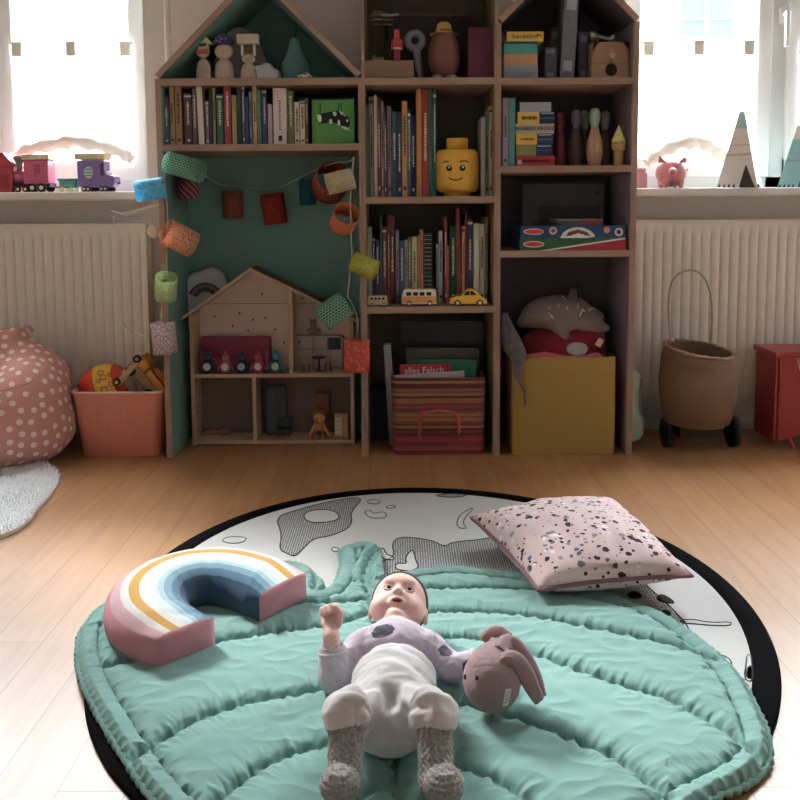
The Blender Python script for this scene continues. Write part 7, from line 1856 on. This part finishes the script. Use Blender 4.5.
blob(q, 'cushion_body', gcm, t, disp=lambda P, NN: .005 * fbm(P, 16, 3.)).location = -o_
bpy.context.view_layer.update(); cb = [o for o in bpy.data.objects if o.name.startswith('cushion_body')][-1]
cb = t.children[0]; m = M()
for (u, v), (u2_, v2_) in (((275, 530), (285, 552)), ((285, 540), (296, 556)), ((318, 495), (312, 512)), ((330, 465), (340, 478)), ((345, 508), (352, 520)), ((388, 455), (392, 480)), ((392, 490), (390, 512)), ((410, 520), (398, 545)), ((410, 518), (420, 526)), ((432, 515), (440, 528)), ((440, 520), (452, 512)), ((452, 512), (462, 522)), ((462, 522), (468, 514)), ((362, 420), (370, 430)), ((352, 430), (358, 440)), ((280, 510), (276, 520))):
    pp = []
    for a, b_ in ((u, v), (u2_, v2_)):
        d = ray(480 + a * .25, 180 + b_ * .25).normalized(); o0 = Vector((0, 0, CH)); 
        ok, p, n_, _ = cb.ray_cast(o0 - (cb.matrix_world.translation), d)
        if ok: pp.append(p + cb.matrix_world.translation + n_ * .0008)
    if len(pp) == 2: m.tube([p - o_ for p in pp], .0022, n=5)
if m.v: mk_ = m.build('printed_marks', mat((226, 224, 220), name='white_print'), t); mk_['kind'] = 'stuff'
t = thing('plush_toy', 'dark grey soft toy standing up from the taupe cushion', 'soft toy', at(571, 316, YS + .10)); 
q = SDF((-.06, -.05, -.03), (.06, .05, .12), .004); q.cap((-.02, 0, -.01), (.0, 0, .045), .024, .022, 0); q.cap((.0, 0, .045), (.006, 0, .085), .020, .012, .01); q.cap((.0, 0, .03), (.03, 0, .02), .014, .010, .01); blob(q, 'plush_body', cloth((92, 88, 88), var=.35, scale=70, name='mottled_plush'), t)
# gauzy bag hanging over the left corner
gz = cloth((112, 106, 106), var=.5, scale=40, name='gauze')
t = thing('gauze_bag', 'grey gauze bag hanging over the left edge of the mustard box', 'bag', at(510, 345, YS + .02)); o_ = at(510, 345, YS + .02)
lp = []
for (px, py, w1_, dy) in ((505, 314, .008, .06), (507, 325, .018, .05), (511, 338, .030, .03), (516, 350, .032, .012), (519, 358, .024, -.004), (518, 368, .015, -.010), (518, 378, .010, -.010), (521, 384, .006, -.009), (524, 392, .0035, -.008), (525, 405, .0025, -.008)):
    c = at(px, py, YS + dy) - o_; c.x = max(c.x, XR0 + .013 + w1_ * .9 - o_.x) if py < 384 else c.x
    lp.append([c + Vector((math.cos(a) * w1_ * (1 + .25 * math.sin(5 * a + py)), math.sin(a) * min(w1_, .010) * (1 + .3 * math.sin(4 * a)), .004 * math.sin(3 * a + px))) for a in [2 * PI * k / 20 for k in range(20)]])
M().ring(lp).build('bag_cloth', gz, t)
# ---------------------------------------------------------------- string of paper lanterns
G0 = Vector((at(260, 170, 2.79).x, 2.79, Z['L2'] - .03))
t = thing('lantern_garland', 'garland of colourful paper lantern shades strung around the green bookcase opening', 'light garland', G0)
wire = mat((206, 196, 178), rough=.5, name='white_wire')
def gp(px, py, Y): return at(px, py, Y) - G0
def cord(pts, r_=.0016, nm='cord', tw=True):
    q = smooth_line([gp(*p) for p in pts], 2)
    M().tube(q, r_, n=6).build(nm, wire, t)
    if tw: M().tube([p + Vector((.0022 * math.cos(k * 1.1), .0022 * math.sin(k * 1.1), 0)) for k, p in enumerate(q)], r_ * .8, n=5).build(nm, wire, t)
cord([(160, 318, 2.775), (163, 300, 2.775), (166, 285, 2.775), (167, 265, 2.775), (167, 240, 2.775), (168, 215, 2.775), (165, 190, 2.775), (164, 172, 2.775), (166, 158, 2.785), (180, 152, 2.80), (196, 165, 2.86), (214, 184, 2.95), (233, 186, 3.04), (255, 188, 3.06), (275, 191, 3.04), (300, 177, 3.0), (320, 168, 2.92), (335, 162, 2.86), (350, 162, 2.81), (354, 157, 2.79)])
cord([(354, 157, 2.79), (352, 180, 2.785), (350, 205, 2.785), (351, 230, 2.785), (352, 255, 2.785), (350, 275, 2.785), (347, 297, 2.785), (352, 303, 2.785), (358, 318, 2.785), (357, 338, 2.785)])
cord([(160, 323, 2.775), (150, 334, 2.775), (140, 337, 2.775), (130, 332, 2.775), (122, 322, 2.775)], tw=False)
cord([(161, 240, 2.775), (150, 224, 2.775), (138, 212, 2.775), (126, 216, 2.775), (112, 211, 2.775)], tw=False); cord([(160, 205, 2.775), (142, 209, 2.775), (128, 213, 2.775), (113, 213, 2.775), (114, 228, 2.78)], .0011, tw=False); cord([(158, 225, 2.775), (140, 220, 2.775), (126, 222, 2.775), (110, 216, 2.775)], .0011, tw=False)
def paper_mat(rgb, kind, rgb2, sc=1.):
    m, nt, b = new_mat('lantern_paper'); tc = coords(nt); c1, c2 = lin(rgb), lin(rgb2)
    if kind == 'dash':
        br = N(nt, 'ShaderNodeTexBrick'); br.inputs['Scale'].default_value = 1; br.inputs['Brick Width'].default_value = .012; br.inputs['Row Height'].default_value = .007; br.inputs['Mortar Size'].default_value = .0013; br.inputs['Mortar Smooth'].default_value = .1
        sp = N(nt, 'ShaderNodeSeparateXYZ'); L(nt, tc, sp.inputs[0]); an = mth(nt, 'MULTIPLY', mth(nt, 'ARCTAN2', sp.outputs[1], sp.outputs[0]), .035)
        cb = N(nt, 'ShaderNodeCombineXYZ'); L(nt, sp.outputs[2], cb.inputs[0]); L(nt, an, cb.inputs[1]); L(nt, cb.outputs[0], br.inputs['Vector']); f = br.outputs['Fac']
    elif kind == 'stripe':
        sp = N(nt, 'ShaderNodeSeparateXYZ'); L(nt, tc, sp.inputs[0]); a = mth(nt, 'ADD', mth(nt, 'MULTIPLY', mth(nt, 'ARCTAN2', sp.outputs[1], sp.outputs[0]), 10.), mth(nt, 'MULTIPLY', sp.outputs[2], 300.)); f = mth(nt, 'GREATER_THAN', mth(nt, 'SINE', a), .55)
    else:
        v = N(nt, 'ShaderNodeTexVoronoi'); v.inputs['Scale'].default_value = 110 * sc; v.feature = 'DISTANCE_TO_EDGE' if kind == 'lace' else 'F1'; L(nt, tc, v.inputs['Vector']); f = mth(nt, 'LESS_THAN', v.outputs['Distance'], .09 if kind == 'lace' else .30)
    col = mixc(nt, f, c1, c2); L(nt, col, b.inputs['Base Color']); b.inputs['Roughness'].default_value = .8
    tl = N(nt, 'ShaderNodeBsdfTranslucent'); L(nt, col, tl.inputs[0]); x = N(nt, 'ShaderNodeMixShader'); x.inputs[0].default_value = .45; L(nt, b.outputs[0], x.inputs[1]); L(nt, tl.outputs[0], x.inputs[2]); L(nt, x.outputs[0], nt.nodes['Material Output'].inputs[0])
    return m
def lantern(px, py, Y, w_, h_, label, pm, roll=0, yaw=0, pitch=0):
    """open paper tube: h_ = length along its axis, w_ = diameter, both in picture pixels"""
    r_ = w_ / 2 / FPX * Y; hl = h_ / 2 / FPX * Y; n = 32
    m = M(); lp = []
    for rr_, z in ((r_, -hl), (r_ * 1.01, -hl * .5), (r_ * 1.01, 0), (r_ * 1.01, hl * .5), (r_, hl), (r_ - .0007, hl), (r_ * .99 - .0004, 0), (r_ - .0007, -hl)):
        lp.append([Vector((rr_ * math.cos(2 * PI * k / n), rr_ * math.sin(2 * PI * k / n), z)) for k in range(n)])
    m.ring(lp, closed=True); o = m.build('lantern_shade', pm, t); o.location = gp(px, py, Y); o.rotation_euler = (pitch, roll, yaw); o['label'] = label
    b_ = M(); b_.cyl((0, 0, 0), (0, 0, -.014), .003, n=8).ball((0, 0, -.02), (.005, .005, .009), n=10); bo = b_.build('bulb', mat((226, 220, 200), rough=.2, name='bulb_glass'), o)
    return o
H90 = PI / 2
lantern(184.5, 167, 2.775, 22, 38, 'green patterned shade', paper_mat((52, 138, 112), 'dash', (176, 214, 190)), roll=H90 + R(17), yaw=R(-14))
lantern(188, 187, 2.90, 21, 23, 'maroon striped shade', paper_mat((132, 56, 72), 'stripe', (190, 140, 140)))
lantern(150.5, 189.5, 2.770, 21, 29, 'sky blue shade', paper_mat((110, 205, 235), 'lace', (150, 222, 240), .4), roll=H90 - R(9), yaw=R(12))
lantern(179, 238, 2.775, 27, 32, 'peach shade printed with small leaves', paper_mat((222, 172, 142), 'dot', (140, 96, 72)), roll=H90 + R(28), yaw=R(32))
o = M(); o.lathe([(.0185, -.004), (.0195, 0), (.0185, .004), (.012, .005), (.0, .005)], n=24, xf=XF((0, 0, 0), rx=H90)); o = o.build('paper_rosette', mat((214, 190, 160), rough=.8, name='beige_rosette'), t); o.location = gp(153, 232, 2.772)
lantern(166, 287, 2.775, 22, 25, 'pale green shade', paper_mat((190, 216, 156), 'lace', (226, 236, 206), .8), roll=R(12), pitch=R(26))
lantern(164, 337.5, 2.772, 24, 32, 'pale pink lace shade', paper_mat((236, 222, 224), 'lace', (190, 160, 170), .8), roll=R(-4))
lantern(233, 204.5, 3.035, 20, 27, 'brown patterned shade', paper_mat((168, 98, 74), 'dot', (120, 66, 52)))
lantern(274, 209, 3.03, 23, 30, 'red shade', paper_mat((178, 62, 52), 'dot', (150, 46, 42)), roll=R(-8))
lantern(308, 192.5, 3.05, 17, 25, 'teal shade', paper_mat((40, 120, 136), 'lace', (56, 140, 150)))
lantern(331, 183, 2.90, 35, 26, 'large maroon spotted shade', paper_mat((176, 82, 78), 'dot', (206, 140, 130)), roll=R(38), pitch=R(58))
lantern(340, 181.5, 2.79, 21, 27, 'cream shade', paper_mat((216, 206, 170), 'lace', (224, 214, 184), .4), roll=H90 - R(14), yaw=R(10))
lantern(344.5, 219, 2.80, 26, 22, 'peach ring shaped shade', paper_mat((226, 138, 104), 'dot', (236, 176, 150)), roll=R(28), pitch=R(52))
lantern(364.5, 266, 2.772, 20, 26, 'yellow floral shade', paper_mat((214, 206, 96), 'dot', (170, 176, 96)), roll=H90 + R(22), yaw=R(-10))
lantern(334, 311, 2.775, 27, 30, 'green dashed shade above the dollhouse', paper_mat((44, 138, 110), 'dash', (186, 220, 196)), roll=H90 - R(33), yaw=R(12))
lantern(357, 355, 2.775, 26, 32, 'coral floral shade', paper_mat((226, 106, 88), 'dot', (238, 160, 140), .7), roll=R(1))
# ---------------------------------------------------------------- daylight
W = bpy.data.worlds.new('World'); bpy.context.scene.world = W; W.use_nodes = True
nt = W.node_tree; bg = nt.nodes['Background']
bg.inputs['Color'].default_value = (.84, .93, 1, 1); bg.inputs['Strength'].default_value = 48.0
for i, (a, b2) in enumerate(WIN):
    ld = bpy.data.lights.new('daylight_portal', 'AREA'); ld.shape = 'RECTANGLE'; ld.size = b2 - a; ld.size_y = WT - SZ
    ld.cycles.is_portal = True
    o = bpy.data.objects.new('daylight_portal', ld); C.objects.link(o)
    o.location = ((a + b2) / 2, WPY + .12, (WT + SZ) / 2); o.rotation_euler = (-PI / 2, 0, 0)
sl = bpy.data.lights.new('hazy_sun', 'SUN'); sl.energy = 7.5; sl.angle = R(11); sl.color = (1, .98, .95)
so = bpy.data.objects.new('hazy_sun', sl); C.objects.link(so); so.location = (-4, 7, 6)
so.rotation_euler = Vector((1.5, -1.75, -1.75)).to_track_quat('-Z', 'Y').to_euler()
sc = bpy.context.scene
sc.view_settings.view_transform = 'Standard'; sc.view_settings.look = 'None'; sc.view_settings.exposure = .34; sc.view_settings.gamma = 1
sc.cycles.max_bounces = 8; sc.cycles.diffuse_bounces = 5; sc.cycles.transparent_max_bounces = 12
sc.cycles.use_denoising = True
sc.cycles.sample_clamp_indirect = 6
sc.cycles.caustics_reflective = False; sc.cycles.caustics_refractive = False
